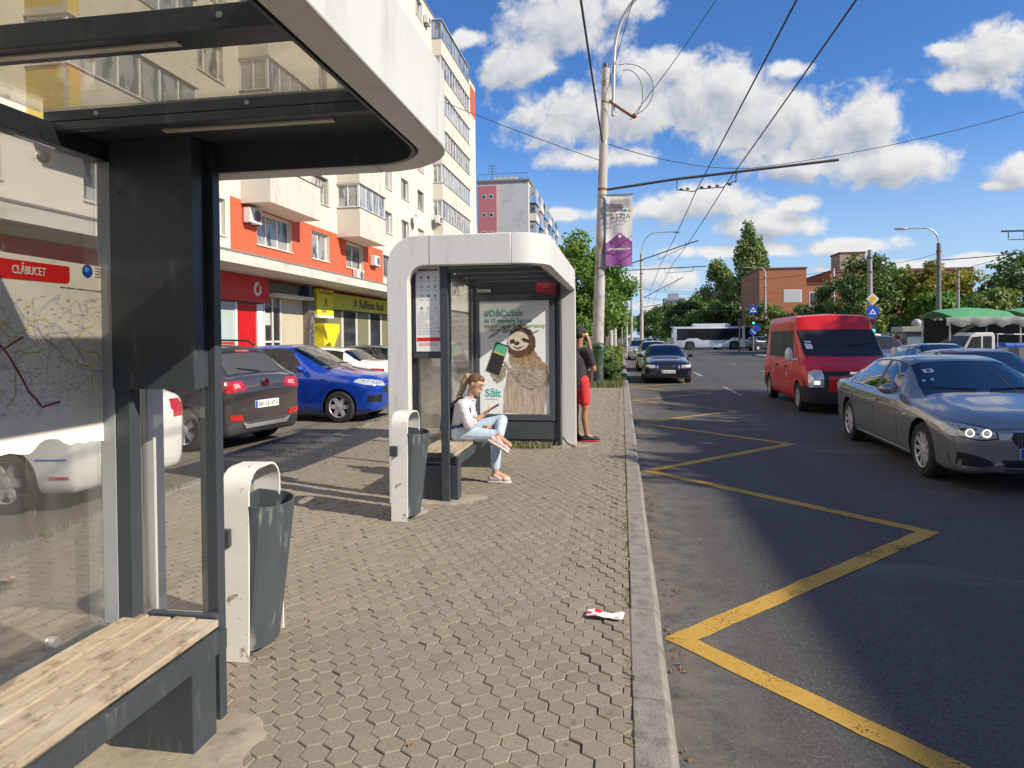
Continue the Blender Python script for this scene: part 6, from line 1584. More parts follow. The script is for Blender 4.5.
# ------------------------------------------------------------------ poles, wires, signs
POLEW = M('painted_pole', (.43, .41, .37), .75, var=.2, scale=5, dirt=(.24, .16, .1), dscale=3.5, dlo=.5, dhi=.66, bump=.3, stretch=(1, 1, .35))
POLEG = M('grey_concrete_pole', (.3, .29, .27), .85, var=.15, scale=2, bump=.2)
WIREM = M('cable_black', (.02, .02, .022), .6)
def pole_near():
    root = thing('catenary_pole', 'tall weathered pale pole with rust rings, a lamp arm and a banner, beyond the man in red shorts', 'pole', (-.86, 23.1, 0))
    root['label'] = 'tall pale rust-stained pole carrying the purple banner and a lamp arm'
    lean = lambda z: (.035 * z, 0, z)
    mb = MB(); mb.tube([lean(0), lean(4), lean(6.6), lean(10.7)], [.205, .175, .16, .13], 20); mb.build('post', POLEW, root, smooth=50)
    for z in (3.0, 6.62, 8.2, 9.55, 10.3):
        mb = MB(); r = .215 - .008 * z; mb.lathe([(r - .03, -.05), (r, -.045), (r, .045), (r - .03, .05)], lean(z), 20); mb.build('pole_band', RUST if z in (6.62, 9.55) else STEEL, root, smooth=30)
    mb = MB(); mb.lathe([(.1, 0), (.1, .16), (.001, .18)], lean(10.7), 16); mb.build('pole_cap', DARKST, root, smooth=40)
    # curved lamp bracket
    pts = [lean(9.7)]; x0, _, _ = lean(9.7)
    pts = [(x0 + .27, 0, 9.1), (x0 + .29, 0, 10.0), (x0 + .31, 0, 10.9)] + [(x0 + .31 + 1.5 * (1 - math.cos(t)), 0, 10.9 + 2.4 * math.sin(t)) for t in [R(a) for a in range(10, 91, 8)]] + [(x0 + 2.9, 0, 13.35)]
    mb = MB(); mb.tube(pts, .06, 8); mb.build('lamp_arm', STEEL, root, smooth=60)
    mb = MB(); mb.ball((x0 + 3.2, 0, 13.3), (.42, .14, .09), 14, 8); mb.build('lamp_head', STEEL, root, smooth=60)
    mb = MB(); mb.tube([(x0 + .1, 0, 9.62), (x0 + .3, 0, 9.6)], .035, 6); mb.tube([(x0 + .15, 0, 9.6), (x0 + .75, -.1, 9.12), (x0 + .95, -.1, 8.98)], .05, 8); mb.ball((x0 + .98, -.1, 9.02), .09, 8, 6); mb.build('wire_bracket', RUST, root, smooth=50)
    # span arm that carries the trolley wires
    mb = MB(); mb.tube([(lean(6.62)[0], 0, 6.6), (2.6, -.05, 6.85), (7.75, -.1, 7.22)], .045, 8); mb.build('span_arm', DARKST, root, smooth=60)
    for x in (2.7, 4.6):
        mb = MB(); z = 6.6 + (x - .2) * .083; mb.tube([(x, -.03, z), (x, -.03, z - .3)], .02, 5); mb.build('hanger', DARKST, root)
    mb = MB(); mb.tube([(2.7, -.03, 6.5), (3.25, -.03, 6.42), (3.4, -.03, 6.5), (4.2, -.03, 6.52), (4.3, -.03, 6.62), (4.6, -.03, 6.7)], .018, 5)
    for x in (2.85, 3.05, 3.5, 3.75, 4.0, 4.4): mb.ball((x, -.03, 6.5 + (x - 2.7) * .06), (.07, .04, .04), 8, 6)
    mb.build('insulator_row', DARKST, root, smooth=60)
    # loops of spare cable
    mb = MB(); 
    for (cx, cz, a, b) in ((1.05, 9.75, .55, .85), (1.0, 9.9, .95, .9)):
        mb.tube([(cx + a * math.cos(t), -.05, cz + b * math.sin(t)) for t in [R(k) for k in range(-80, 111, 14)]], .012, 4)
    mb.build('cable_loop', WIREM, root)
    return root
pole_near()
# banner
def banner():
    root = thing('banner', 'white and purple cloth banner hanging from the tall rust-stained pole', 'banner', (-.50, 22.9, 0))
    m, n2, bs = newmat('banner_cloth'); co = n2.coord(); s = n2.node('ShaderNodeSeparateXYZ'); n2.l.new(co, s.inputs[0])
    ax = n2.math('ABSOLUTE', n2.math('SUBTRACT', s.outputs[0], .44)); edge = n2.math('MULTIPLY_ADD', ax, -.75, 5.12)
    pur = n2.ramp(n2.math('SUBTRACT', edge, s.outputs[2]), 0, .012)
    n2.l.new(n2.mix(pur, (.7, .69, .66), n2.mix(n2.noise(co, 1.5), (.2, .06, .22), (.3, .09, .3))), bs.inputs['Base Color']); bs.inputs['Roughness'].default_value = .75
    n2.l.new(n2.bump(n2.noise(n2.scaled(co, (2.5, 1, .6)), 3, 3), .25, .05), bs.inputs['Normal'])
    mb = MB(); nx, nz = 12, 26; W_, H_ = .88, 2.38
    for i in range(nx + 1):
        for j in range(nz + 1):
            x = W_ * i / nx; z = 4.0 + H_ * j / nz
            mb.v.append((x - .03 * (1 - j / nz), .035 * math.sin(x * 9 + z * 1.3) * (1 - j / nz) + .02 * math.sin(z * 4 + x * 3), z))
    for i in range(nx):
        for j in range(nz):
            a = i * (nz + 1) + j; mb.f.append([a, a + nz + 1, a + nz + 2, a + 1]); mb.m.append(0)
    o = mb.build('cloth', m, root, smooth=60, fix=False); sdf = o.modifiers.new('s', 'SOLIDIFY'); sdf.thickness = .006
    mb = MB(); mb.tube([(-.3, 0, 6.4), (.92, 0, 6.4)], .02, 6); mb.build('rod', STEEL, root)
    mb = MB(); mb.tube([(-.3, 0, 3.98), (.88, 0, 3.98)], .015, 6); mb.build('rod', STEEL, root)
    GI = M('banner_grey_ink', (.13, .13, .14), .7)
    mb = MB(); rn = random.Random(2)
    for k in range(26): x = .12 + k * .0255; mb.box(x, x + .013, -.075, -.07, 5.93, 6.24 - rn.uniform(0, .04))
    mb.build('banner_print', GI, root)
    for k, c_ in enumerate(((.15, .2, .12), (.45, .03, .12), (.04, .25, .32), (.5, .4, .05))):
        x = (.12, .245, .58, .705)[k]; mb = MB(); mb.box(x, x + .1, -.075, -.07, 5.79, 5.88); mb.build('banner_print', M('banner_ink_%d' % k, c_, .6), root)
    text_mesh('ATRIA', .26, (.12, -.072, 5.55), (1, 0, 0), (0, 0, 1), GI, 'banner_lettering', root, width=.68)
    text_mesh('URBAN RESORT', .07, (.14, -.072, 5.45), (1, 0, 0), (0, 0, 1), GI, 'banner_lettering', root, width=.62)
    text_mesh('atriaresort.ro', .11, (.06, -.072, 4.53), (1, 0, 0), (0, 0, 1), WHITEP, 'banner_lettering', root, width=.74, bold=.003)
    mb = MB(); mb.lathe([(.055, -.003), (.055, .003)], (.45, -.072, 4.98), 12, 'y'); mb.build('banner_print', WHITEP, root)
banner()
# green litter bin at the foot of the pole
root = thing('street_bin', 'green plastic street bin with a hooded opening at the foot of the tall pole', 'litter bin', (-.79, 22.55, 0))
GB = M('green_bin_plastic', (.035, .085, .04), .5, var=.15, scale=5, dirt=(.1, .16, .1), dscale=6)
mb = MB(); mb.lathe([(.175, .62), (.215, 1.13), (.225, 1.15), (.225, 1.19)], (0, 0, 0), 20); mb.build('bin_body', GB, root, smooth=40)
mb = MB(); mb.lathe([(.228, 1.19), (.22, 1.32), (.17, 1.40), (.03, 1.43)], (0, 0, 0), 20); h = mb.build('bin_hood', GB, root, smooth=50)
mb = MB(); mb.ball((0, -.2, 1.27), (.15, .05, .075), 14, 8); mb.build('opening', BLACK, h, smooth=60)
mb = MB(); mb.lathe([(.17, 0), (.18, .3), (.165, .6)], (0, 0, 0), 16); mb.build('bin_pedestal', M('dark_green_pedestal', (.035, .06, .04), .6, dirt=(.15, .17, .14), dscale=9), root, smooth=40)
# other catenary poles
def cat_pole(name_label, x, y, h, r, arm=None, lamp=None, mat=POLEW, zbase=0):
    root = thing('catenary_pole', name_label, 'pole', (x, y, zbase))
    mb = MB(); mb.tube([(0, 0, -.1), (0, 0, h * .5), (0, 0, h)], [r, r * .85, r * .68], 14); mb.build('post', mat, root, smooth=50)
    if arm:
        for (z0, z1, L_) in arm:
            mb = MB(); mb.tube([(0, 0, z0), (L_ * .9, 0, z0 + (z1 - z0) * .92), (L_, 0, z1)], .04, 6); mb.tube([(L_ * .86, 0, z1 - .05), (L_ * .86, 0, z1 - .3)], .02, 5); mb.tube([(L_ * .55, 0, z0 + (z1 - z0) * .55 - .02), (L_ * .55, 0, z0 + (z1 - z0) * .55 - .35), (L_ * .86, 0, z1 - .35)], .018, 5); mb.build('span_arm', DARKST, root, smooth=60)
    if lamp:
        s, L_, hh = lamp
        pts = [(0, 0, h - 1.0), (0, -.02, h)] + [(s * L_ * .45 * (1 - math.cos(t)), 0, h + hh * math.sin(t)) for t in [R(a) for a in range(10, 91, 10)]] + [(s * L_, 0, h + hh * 1.02)]
        mb = MB(); mb.tube(pts, .045, 7); mb.build('lamp_arm', STEEL, root, smooth=60)
        mb = MB(); mb.ball((s * (L_ + .35), 0, h + hh), (.45, .15, .08), 12, 6); mb.build('lamp_head', STEEL, root, smooth=60)
    for z in (h * .8, h * .93):
        mb = MB(); mb.lathe([(r * .9, -.05), (r * .9, .05)], (0, 0, z), 12); mb.build('pole_band', RUST, root)
    return root
cat_pole('pale pole hidden behind the tall pole, its long thin arm rising over the road', -.75, 46, 9.0, .17, arm=[(6.1, 7.95, 5.8)])
cat_pole('pale pole behind the street tree whose level arm reaches over the road', -.55, 52.5, 8.6, .17, arm=[(6.7, 6.9, 6.9)])
cat_pole('tall pale lamp post with many brackets past the parked cars', 2.0, 70, 10.1, .2, arm=[(5.5, 7.6, 4.2), (4.6, 5.0, 2.5)], lamp=(1, 3.2, 2.1))
cat_pole('slim pale pole left of the tall bracketed lamp post', .95, 68, 7.2, .13)
cat_pole('shortest slim pale pole left of the bracketed lamp post', .45, 66, 6.0, .12)
cat_pole('thick grey concrete pole rising in front of the big trees', 15.3, 45, 6.9, .19, mat=POLEG)
cat_pole('dark grey street lamp with a curved arm above the green awning', 19.25, 45, 7.2, .17, lamp=(-1, 1.75, .95), mat=M('dark_grey_pole', (.15, .15, .15), .7, var=.2, scale=3))
cat_pole('thin grey pole in the yellow green trees', 22.6, 50, 5.9, .12, mat=POLEG)
cat_pole('pale street lamp post behind the blue crossing signs', 16.9, 84, 9.2, .17, lamp=(-1, 1.9, .6))
cat_pole('dark pole at the right edge with a level arm', 17.0, 30, 5.75, .1, arm=[(5.72, 5.74, -1.85)], mat=POLEG)
# wires: every one its own sagging cable
def wire(pts, r, label, group=None, sag=.0):
    P_ = []
    for a, b in zip(pts, pts[1:]):
        a, b = Vector(a), Vector(b)
        for k in range(12):
            t = k / 12; q = a.lerp(b, t); q.z -= sag * 4 * t * (1 - t); P_.append(q)
    P_.append(Vector(pts[-1]))
    mb = MB(); mb.tube(P_, r, 5); o = mb.build('overhead_wire', WIREM, smooth=60); tag(o, label, 'wire', group)
    return o
wire([(2.55, -12, 6.62), (2.5, 23.05, 6.52), (2.6, 46, 6.5), (2.9, 70, 6.5), (4.5, 130, 6.5)], .016, 'left one of the two trolley wires running along the road', 'trolley wires', .12)
wire([(3.42, -12, 6.65), (3.4, 23.05, 6.58), (3.4, 46, 6.5), (3.7, 70, 6.5), (5.4, 130, 6.5)], .016, 'right one of the two trolley wires running along the road', 'trolley wires', .12)
wire([(-1.05, -14, 8.6), (-.62, 23.0, 8.2)], .026, 'thick dark cable from overhead to the top of the tall rust-stained pole', None, .35)
wire([(.42, 23.0, 9.05), (3.1, 21.5, 12.2), (9.5, 19, 17)], .012, 'thin span wire rising to the right from the bracket of the tall pole', None, .1)
wire([(-.55, 23.0, 9.6), (1.1, 14, 11.5), (2.6, 2, 14.5)], .010, 'thin wire rising steeply above the lamp arm of the tall pole', None, .1)
wire([(-.55, 23.1, 8.2), (5.4, 30, 8.75), (16.5, 30.5, 10.7), (22, 31, 11.8)], .014, 'long drooping wire crossing the clouds to the right', None, .25)
wire([(19.2, 45, 6.15), (30, 45, 7.2)], .03, 'thick cable leading right from the dark grey street lamp', None, .15)
wire([(19.2, 45, 5.2), (26, 38, 7.6)], .014, 'thin wire slanting up right from the dark grey street lamp', None, .1)
wire([(19.2, 45, 6.6), (15.3, 45, 6.0), (9, 60, 6.3)], .014, 'thin wire from the dark grey street lamp to the concrete pole', None, .2)
wire([(-14, 21, 13.5), (-.6, 23.2, 7.6)], .012, 'thin cable from the tall pole back to the apartment block', None, .3)
for k, (z, y) in enumerate(((6.3, 75), (5.7, 78), (7.0, 82), (5.2, 90))): wire([(1.9, y - 8, z), (9, y, z - .15), (17, y + 2, z)], .018, 'crossing wire over the junction far down the road', 'crossing wires over the junction', .2)
# traffic light and signs on the right
def diamond(root, c, s, m, y=0, nm='sign_plate'):
    mb = MB(); mb.prism([(c[0], c[2] + s), (c[0] + s, c[2]), (c[0], c[2] - s), (c[0] - s, c[2])], lambda a, b: (a, c[1] - .01 - y, b), lambda a, b: (a, c[1] + .01 - y, b)); return mb.build(nm, m, root)
def disc(root, c, r, m, nm='sign_plate', n=24, d=.01):
    mb = MB(); mb.lathe([(r, -d), (r, d)], c, n, 'y'); return mb.build(nm, m, root)
GREENL = emit('green_signal', (.05, .95, .5), 3.0)
def tri(root, c, s, m, dy):
    mb = MB(); mb.prism([(c[0] - s, c[2] - s * .7), (c[0] + s, c[2] - s * .7), (c[0], c[2] + s)], lambda a, b: (a, c[1] - dy, b), lambda a, b: (a, c[1] - dy + .004, b)); return mb.build('sign_symbol', m, root)
root = thing('traffic_light', 'traffic light showing green below a yellow diamond and a round blue sign', 'traffic light', (13.75, 40, RZ))
mb = MB(); mb.tube([(0, .06, 0), (0, .06, 3.75)], .055, 10); mb.build('post', POLEG, root, smooth=50)
d_ = diamond(root, (0, 0, 3.72), .33, WHITEP); diamond(d_, (0, 0, 3.72), .22, M('priority_yellow', (.75, .45, .03), .4), .015, 'sign_symbol')
b_ = disc(root, (0, 0, 3.03), .33, BLUEP); tri(b_, (0, 0, 3.0), .18, WHITEP, .018); tri(b_, (0, 0, 2.99), .09, BLUEP, .024)
mb = MB(); mb.cbox((0, .0, 2.22), (.28, .24, .80)); hsg = mb.build('signal_head', BLACK, root, bevel=.02)
for k, m in enumerate((GREENL, M('amber_off', (.12, .06, .01), .3), M('red_off', (.12, .01, .01), .3))):
    o = disc(hsg, (0, -.13, 1.96 + k * .26), .085, m, 'signal_lens', 16)
root = thing('road_sign', 'blue square crossing sign over a traffic signal and blue direction plates', 'road sign', (14.8, 80, RZ))
mb = MB(); mb.tube([(0, .08, 0), (0, .08, 5.3)], .06, 8); mb.build('post', POLEG, root, smooth=50)
mb = MB(); mb.cbox((0, 0, 4.75), (.9, .03, .9)); s_ = mb.build('sign_plate', BLUEP, root); tri(s_, (0, 0, 4.7), .34, WHITEP, .022); tri(s_, (0, 0, 4.68), .16, BLUEP, .03)
mb = MB(); mb.cbox((0, 0, 3.5), (.3, .25, .9)); hs = mb.build('signal_head', BLACK, root); disc(hs, (0, -.14, 3.2), .1, GREENL, 'signal_lens', 14)
disc(root, (.55, 0, 2.9), .42, BLUEP); b_ = disc(root, (0, 0, 2.2), .42, BLUEP); mb = MB(); mb.prism([(-.22, 2.4), (-.14, 2.46), (.12, 2.12), (.2, 2.2), (.22, 1.98), (0, 2.02), (.06, 2.07)], lambda a, b: (a, -.022, b), lambda a, b: (a, -.016, b)); mb.build('sign_symbol', WHITEP, b_)
root = thing('traffic_light', 'slim dark traffic signal post in front of the white bus', 'traffic light', (12.6, 76, RZ))
mb = MB(); mb.tube([(0, 0, 0), (0, 0, 3.6)], .07, 8); mb.build('post', DARKST, root, smooth=50); mb = MB(); mb.cbox((0, -.1, 3.2), (.3, .25, .9)); mb.build('signal_head', BLACK, root)
# parking/direction sign past the parked cars
root = thing('road_sign', 'small white sign back on a post beyond the hedge', 'road sign', (.0, 44, 0)); mb = MB(); mb.tube([(0, 0, 0), (0, 0, 3.3)], .04, 8); mb.build('post', STEEL, root); mb = MB(); mb.cbox((0, -.05, 2.8), (.5, .02, .9)); mb.build('sign_plate', M('sign_back', (.5, .5, .5), .5), root)
# ------------------------------------------------------------------ white city bus crossing the junction
def bus():
    root = thing('city_bus', 'white city bus with dark windows turning across the junction', 'bus', (12.2, 90, RZ), R(0))
    L_, W_, H_ = 11.4, 2.55, 3.1
    WB = M('white_bus_paint', (.62, .64, .68), .3, coat=1.); BG = M('bus_window', (.015, .018, .02), .06, var=.3, scale=.8)
    def prof(x, ins=0):
        return [(x, -W_ / 2 + ins, .32), (x, -W_ / 2 + ins, 2.75), (x, -W_ / 2 + .12 + ins, 2.98), (x, W_ / 2 - .12 - ins, 2.98), (x, W_ / 2 - ins, 2.75), (x, W_ / 2 - ins, .32)]
    mb = MB(); mb.loft([prof(-L_ / 2, .06), prof(-L_ / 2 + .12), prof(L_ / 2 - .3), prof(L_ / 2, .18)], True, True); mb.build('body', WB, root, smooth=30)
    y = -W_ / 2 - .004
    mb = MB(); mb.prism([(-5.2, 1.25), (-4.2, 1.25), (-3.8, 1.5), (-2.6, 1.5), (-2.1, 1.25), (1.2, 1.25), (1.7, 1.55), (2.7, 1.5), (2.85, 1.3), (2.85, 2.72), (-5.2, 2.72)], lambda a, b: (a, y - .012, b), lambda a, b: (a, y, b)); mb.build('side_window', BG, root)
    mb = MB(); mb.prism([(3.2, 1.3), (5.55, 1.3), (5.5, 2.85), (3.2, 2.85)], lambda a, b: (a, y - .012, b), lambda a, b: (a, y, b)); mb.build('side_window', BG, root)
    mb = MB(); mb.box(L_ / 2 - .02, L_ / 2 + .01, -1.05, 1.05, 1.2, 2.85); mb.build('windshield', BG, root)
    for x in (-2.2, -.9, .4): mb = MB(); mb.box(x, x + .05, y - .02, y - .0125, 1.28, 2.7); mb.build('window_bar', BLACK, root)
    mb = MB(); mb.box(-3.2, 1.5, -.9, .9, 2.985, 3.35); mb.build('roof_unit', WB, root, bevel=.08)
    mb = MB(); mb.box(-5.9, -5.5, -1.1, 1.1, 2.9, 3.05); mb.build('roof_spoiler', STEEL, root)
    for x in (-3.6, 1.9):
        for s in (1, -1):
            mb = MB(); mb.lathe([(.3, -.15), (.48, -.14), (.5, -.08), (.5, .1), (.3, .12)], (x, s * (W_ / 2 - .1), .5), 24, 'y'); w_ = mb.build('wheel', RUBBER, root, smooth=40)
            mb = MB(); mb.lathe([(.28, -.16), (.1, -.12)], (x, s * (W_ / 2 - .1), .5), 20, 'y'); mb.build('rim', DARKST, w_)
            mb = MB(); mb.prism([(x - .65, .33), (x - .55, .95), (x - .3, 1.12), (x + .3, 1.12), (x + .55, .95), (x + .65, .33)], lambda a, b: (a, s * (W_ / 2 + .006), b), lambda a, b: (a, s * (W_ / 2 - .05), b)); mb.build('wheel_arch', ARCH, root)
    mb = MB(); mb.cbox((5.6, y - .01, .8), (.25, .02, .2)); mb.build('headlight', LAMPC, root)
bus()
car('hatch', 'hatchback_car', 'dark car waiting under the blue crossing sign across the junction', 'car', (16.6, 82.5, RZ), R(20), M('dark_car_paint', (.03, .035, .045), .3, coat=1.), detail='low', scale=(1.1, 1, 1.15))
car('hatch', 'hatchback_car', 'far dark hatchback left of the one under the crossing sign', 'car', (13.4, 90, RZ), R(10), NAVY, detail='low')
# distant traffic beyond the bus
for k, (x, y, colm, lb) in enumerate(((1.5, 74, SILV, 'tiny silver car in the far traffic by the kerb'), (3.6, 96, WHITEC, 'tiny white car far down the road left of the bus'), (5.2, 118, BLGR, 'tiny blue grey car furthest down the road'), (2.4, 104, NAVY, 'tiny dark car far down the road beside the poles'))):
    car('hatch', 'hatchback_car', lb, 'car', (x, y, RZ), R(-90), colm, detail='low')
# ------------------------------------------------------------------ market stall with green awning, kiosk, pick-up
def stall():
    root = thing('market_stall', 'market stall with a faded green tarpaulin roof and cluttered shade below', 'stall', (16.35, 33.5, RZ))
    TG = M('green_tarpaulin', (.1, .33, .14), .65, var=.25, scale=1.5, bump=.4, bscale=8); CL = M('clear_plastic_sheet', (.24, .24, .22), .45, var=.4, scale=4)
    # two pitched roofs with a rounded ridge
    for (x0, x1) in ((-2.2, .55), (.9, 4.2)):
        rings = []
        for i in range(9):
            x = x0 + (x1 - x0) * i / 8; e_ = .14 * (1 - abs(i - 4) / 4) ** .6 if True else 0
            rings.append([(x + (.35 if i == 0 else 0), -1.3, 2.42), (x, -.6, 2.68 + e_ * .8), (x, .2, 2.78 + e_), (x, 1.6, 2.5)])
        mb = MB(); mb.loft(rings, False, False); o = mb.build('awning', TG, root, smooth=60, fix=False); sd_ = o.modifiers.new('s', 'SOLIDIFY'); sd_.thickness = .03
    mb = MB(); n = 30
    for i in range(n + 1):
        x = -2.3 + 6.6 * i / n; w_ = .08 * math.sin(i * 1.7) + .06 * math.sin(i * 3.1)
        mb.v += [(x, -1.35, 2.46 + w_ * .3), (x, -1.42 + w_ * .4, 2.3), (x, -1.36 + w_ * .5, 2.10 + w_)]
    for i in range(n):
        for j in range(2): a = i * 3 + j; mb.f.append([a, a + 3, a + 4, a + 1]); mb.m.append(0)
    o = mb.build('awning_skirt', CL, root, smooth=60, fix=False); sd_ = o.modifiers.new('s', 'SOLIDIFY'); sd_.thickness = .01
    for x in (-2.1, .7, 4.1):
        for y in (-1.25, 1.5): mb = MB(); mb.tube([(x, y, 0), (x, y, 2.45)], .035, 6); mb.build('post', STEEL, root)
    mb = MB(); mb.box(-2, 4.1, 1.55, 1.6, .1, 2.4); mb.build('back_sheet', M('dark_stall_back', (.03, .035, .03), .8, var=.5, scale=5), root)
    mb = MB(); mb.box(-1.8, 4, -.7, .3, .75, .82); mb.build('table', M('stall_table', (.3, .2, .12), .7), root)
stall()
rn = random.Random(12)
for k in range(9):
    cx = 14.85 + k * .62; col_ = [(.35, .28, .2), (.5, .5, .45), (.25, .12, .06), (.15, .2, .28)][k % 4]
    m = M('stall_goods_%d' % (k % 4), col_, .7)
    r_ = thing('crate', ['brown crate', 'white crate', 'dark red crate', 'blue grey crate'][k % 4] + ' on the stall table under the green tarpaulin', 'crate', (cx, 33.2 + rn.uniform(-.15, .15), RZ + .825), rn.uniform(-.1, .1), 'crates on the stall table')
    mb = MB(); h = .22; mb.box(-.25, .25, -.18, .18, 0, .02); mb.box(-.25, .25, -.18, -.165, .021, h); mb.box(-.25, .25, .165, .18, .021, h); mb.box(-.25, -.235, -.164, .164, .021, h); mb.box(.235, .25, -.164, .164, .021, h); mb.build('crate_box', m, r_)
    mb = MB()
    for q in range(7): mb.ball((rn.uniform(-.17, .17), rn.uniform(-.1, .1), .2), .07, 8, 6)
    mb.build('goods', M('stall_goods_pale', (.5, .47, .4), .7), r_, smooth=60)
def pickup():
    root = thing('pickup_truck', 'white flatbed pick-up loaded with a blue tarpaulin in front of the stall', 'truck', (15.3, 31.1, RZ), R(180 + 4)); root.scale = (.78, .78, .86)
    WP = M('dirty_white_paint', (.58, .57, .53), .4, coat=.5); GB_ = M('grey_bed_paint', (.13, .135, .14), .6, var=.2, scale=3)
    mb = MB(); mb.prism([(2.3, .5), (2.35, .95), (2.25, 1.15), (1.85, 1.25), (1.45, 1.95), (1.2, 2.08), (.35, 2.08), (.25, 1.9), (.25, .5)], lambda a, b: (a, -.85, b), lambda a, b: (a, .85, b)); mb.build('cab', WP, root, bevel=.05)
    for s in (1, -1):
        mb = MB(); mb.prism([(1.7, 1.28), (1.4, 1.86), (.95, 1.9), (.95, 1.28)], lambda a, b: (a, s * .852, b), lambda a, b: (a, s * .862, b)); mb.build('side_window', TRIM, root)
        mb = MB(); mb.prism([(.85, 1.28), (.85, 1.9), (.42, 1.9), (.42, 1.28)], lambda a, b: (a, s * .852, b), lambda a, b: (a, s * .862, b)); mb.build('side_window', TRIM, root)
    mb = MB(); mb.prism([(1.92, 1.28), (1.52, 1.92), (1.49, 1.90), (1.88, 1.26)], lambda a, b: (a, -.75, b), lambda a, b: (a, .75, b)); mb.build('windshield', TRIM, root)
    mb = MB(); mb.box(-2.6, .15, -.9, .9, .8, .9); mb.box(-2.6, .15, -.9, -.86, .901, 1.35); mb.box(-2.6, .15, .86, .9, .901, 1.35); mb.box(-2.6, -2.56, -.859, .859, .901, 1.35); mb.build('flatbed', GB_, root)
    mb = MB(); mb.tube([(.1, -.8, 1.35), (.1, -.8, 2.0), (.1, .8, 2.0), (.1, .8, 1.35)], .025, 6); mb.tube([(.1, -.8, 2.0), (-2.4, -.8, 1.95), (-2.4, -.8, 1.35)], .02, 6); mb.tube([(.1, .8, 2.0), (-2.4, .8, 1.95), (-2.4, .8, 1.35)], .02, 6); mb.build('load_rack', STEEL, root)
    for k in range(9): mb = MB(); mb.box(-2.5 + k * .28, -2.36 + k * .28, .905, .912, .6, .72); mb.build('warning_stripe', REDP if k % 2 else WHITEP, root)
    for x in (1.6, -1.7):
        for s in (1, -1):
            mb = MB(); mb.lathe([(.2, -.1), (.31, -.1), (.33, -.06), (.33, .06), (.31, .1), (.2, .1)], (x, s * .78, .33), 20, 'y'); w_ = mb.build('wheel', RUBBER, root, smooth=40); mb = MB(); mb.lathe([(.19, -.09), (.19, .09)], (x, s * .78, .33), 16, 'y'); mb.build('rim', ALLOY2, w_)
    mb = MB(); n = 10
    t = thing('tarpaulin_load', 'blue tarpaulin bundle lying on the bed of the white pick-up', 'tarpaulin', (15.3 + .95, 31.17, RZ + .785), R(4)); t.scale = (.72, .72, .75)
    mb.cbox((0, 0, .38), (2.0, 1.4, .74)); o = mb.build('bundle', M('blue_tarpaulin', (.015, .07, .4), .5, bump=.6, bscale=6), t, bevel=.15, seg=4)
    mb = MB(); mb.tube([(-.3, -.72, 0), (-.3, -.72, .76), (-.3, .72, .76), (-.3, .72, 0)], .012, 5); mb.build('rope', DARKST, t)
pickup()
# advertising column / kiosk and small stand left of the pick-up
root = thing('kiosk', 'grey kiosk with a flat slab top and a white dome', 'kiosk', (14.5, 36.5, RZ)); mb = MB(); mb.box(-.6, .6, -.5, .5, 0, 1.85); mb.build('kiosk_body', M('kiosk_grey', (.25, .27, .27), .7, var=.25, scale=4), root); mb = MB(); mb.box(-.85, .85, -.7, .7, 1.853, 2.12); mb.build('kiosk_top', M('kiosk_top_grey', (.32, .31, .29), .7), root, bevel=.03); mb = MB(); mb.ball((.1, 0, 2.3), (.22, .22, .22), 18, 12); mb.build('dome', M('dome_white', (.36, .36, .35), .5), root, smooth=60); mb = MB(); mb.box(-.55, .2, -.56, -.505, .3, 1.7); mb.build('kiosk_window', M('kiosk_blue', (.2, .28, .34), .3), root)
root = thing('red_stand', 'small dark red vending stand beside the grey kiosk', 'vending stand', (13.3, 36.3, RZ)); mb = MB(); mb.box(-.35, .35, -.3, .3, 0, 1.65); mb.build('cabinet', M('stand_red', (.25, .03, .03), .5), root, bevel=.03); mb = MB(); mb.box(-.28, .28, -.315, -.302, .6, 1.5); mb.build('panel', M('stand_panel', (.3, .1, .09), .4), root)
mb = MB(); mb.box(.25, 2.4, 58, 78, RZ - .02, -.02); tag(mb.build('corner_pavement', PAV2), kind='structure')
# ------------------------------------------------------------------ trees and shrubs
def leafmat(name, c0, c1, c2):
    m, n2, bs = newmat(name)
    rp = n2.node('ShaderNodeNewGeometry').outputs['Random Per Island']
    c = n2.mix(rp, c0, c1); c = n2.mix(n2.ramp(n2.noise(n2.coord(), .55, 3), .45, .65), c, c2)
    n2.l.new(c, bs.inputs['Base Color']); bs.inputs['Roughness'].default_value = .55
    out = n2.n['Material Output']; tl = n2.node('ShaderNodeBsdfTranslucent'); n2.l.new(n2.mix(1., c, (1.3, 1.35, .7), 'MULTIPLY'), tl.inputs[0])
    mx = n2.node('ShaderNodeMixShader'); mx.inputs[0].default_value = .3; n2.l.new(bs.outputs[0], mx.inputs[1]); n2.l.new(tl.outputs[0], mx.inputs[2]); n2.l.new(mx.outputs[0], out.inputs[0])
    return m
LF_G = leafmat('leaf_fresh_green', (.085, .165, .025), (.155, .26, .04), (.12, .235, .035))
LF_D = leafmat('leaf_dark_green', (.05, .1, .024), (.115, .175, .04), (.08, .14, .034))
LF_P = leafmat('leaf_poplar', (.14, .205, .06), (.22, .285, .09), (.185, .25, .075))
LF_Y = leafmat('leaf_yellow_green', (.2, .22, .03), (.32, .29, .05), (.28, .24, .045))
LF_L = leafmat('leaf_light_green', (.11, .17, .035), (.18, .24, .06), (.16, .2, .045))
BARK = M('bark', (.13, .1, .075), .9, var=.35, scale=6, bump=.6, bscale=20)
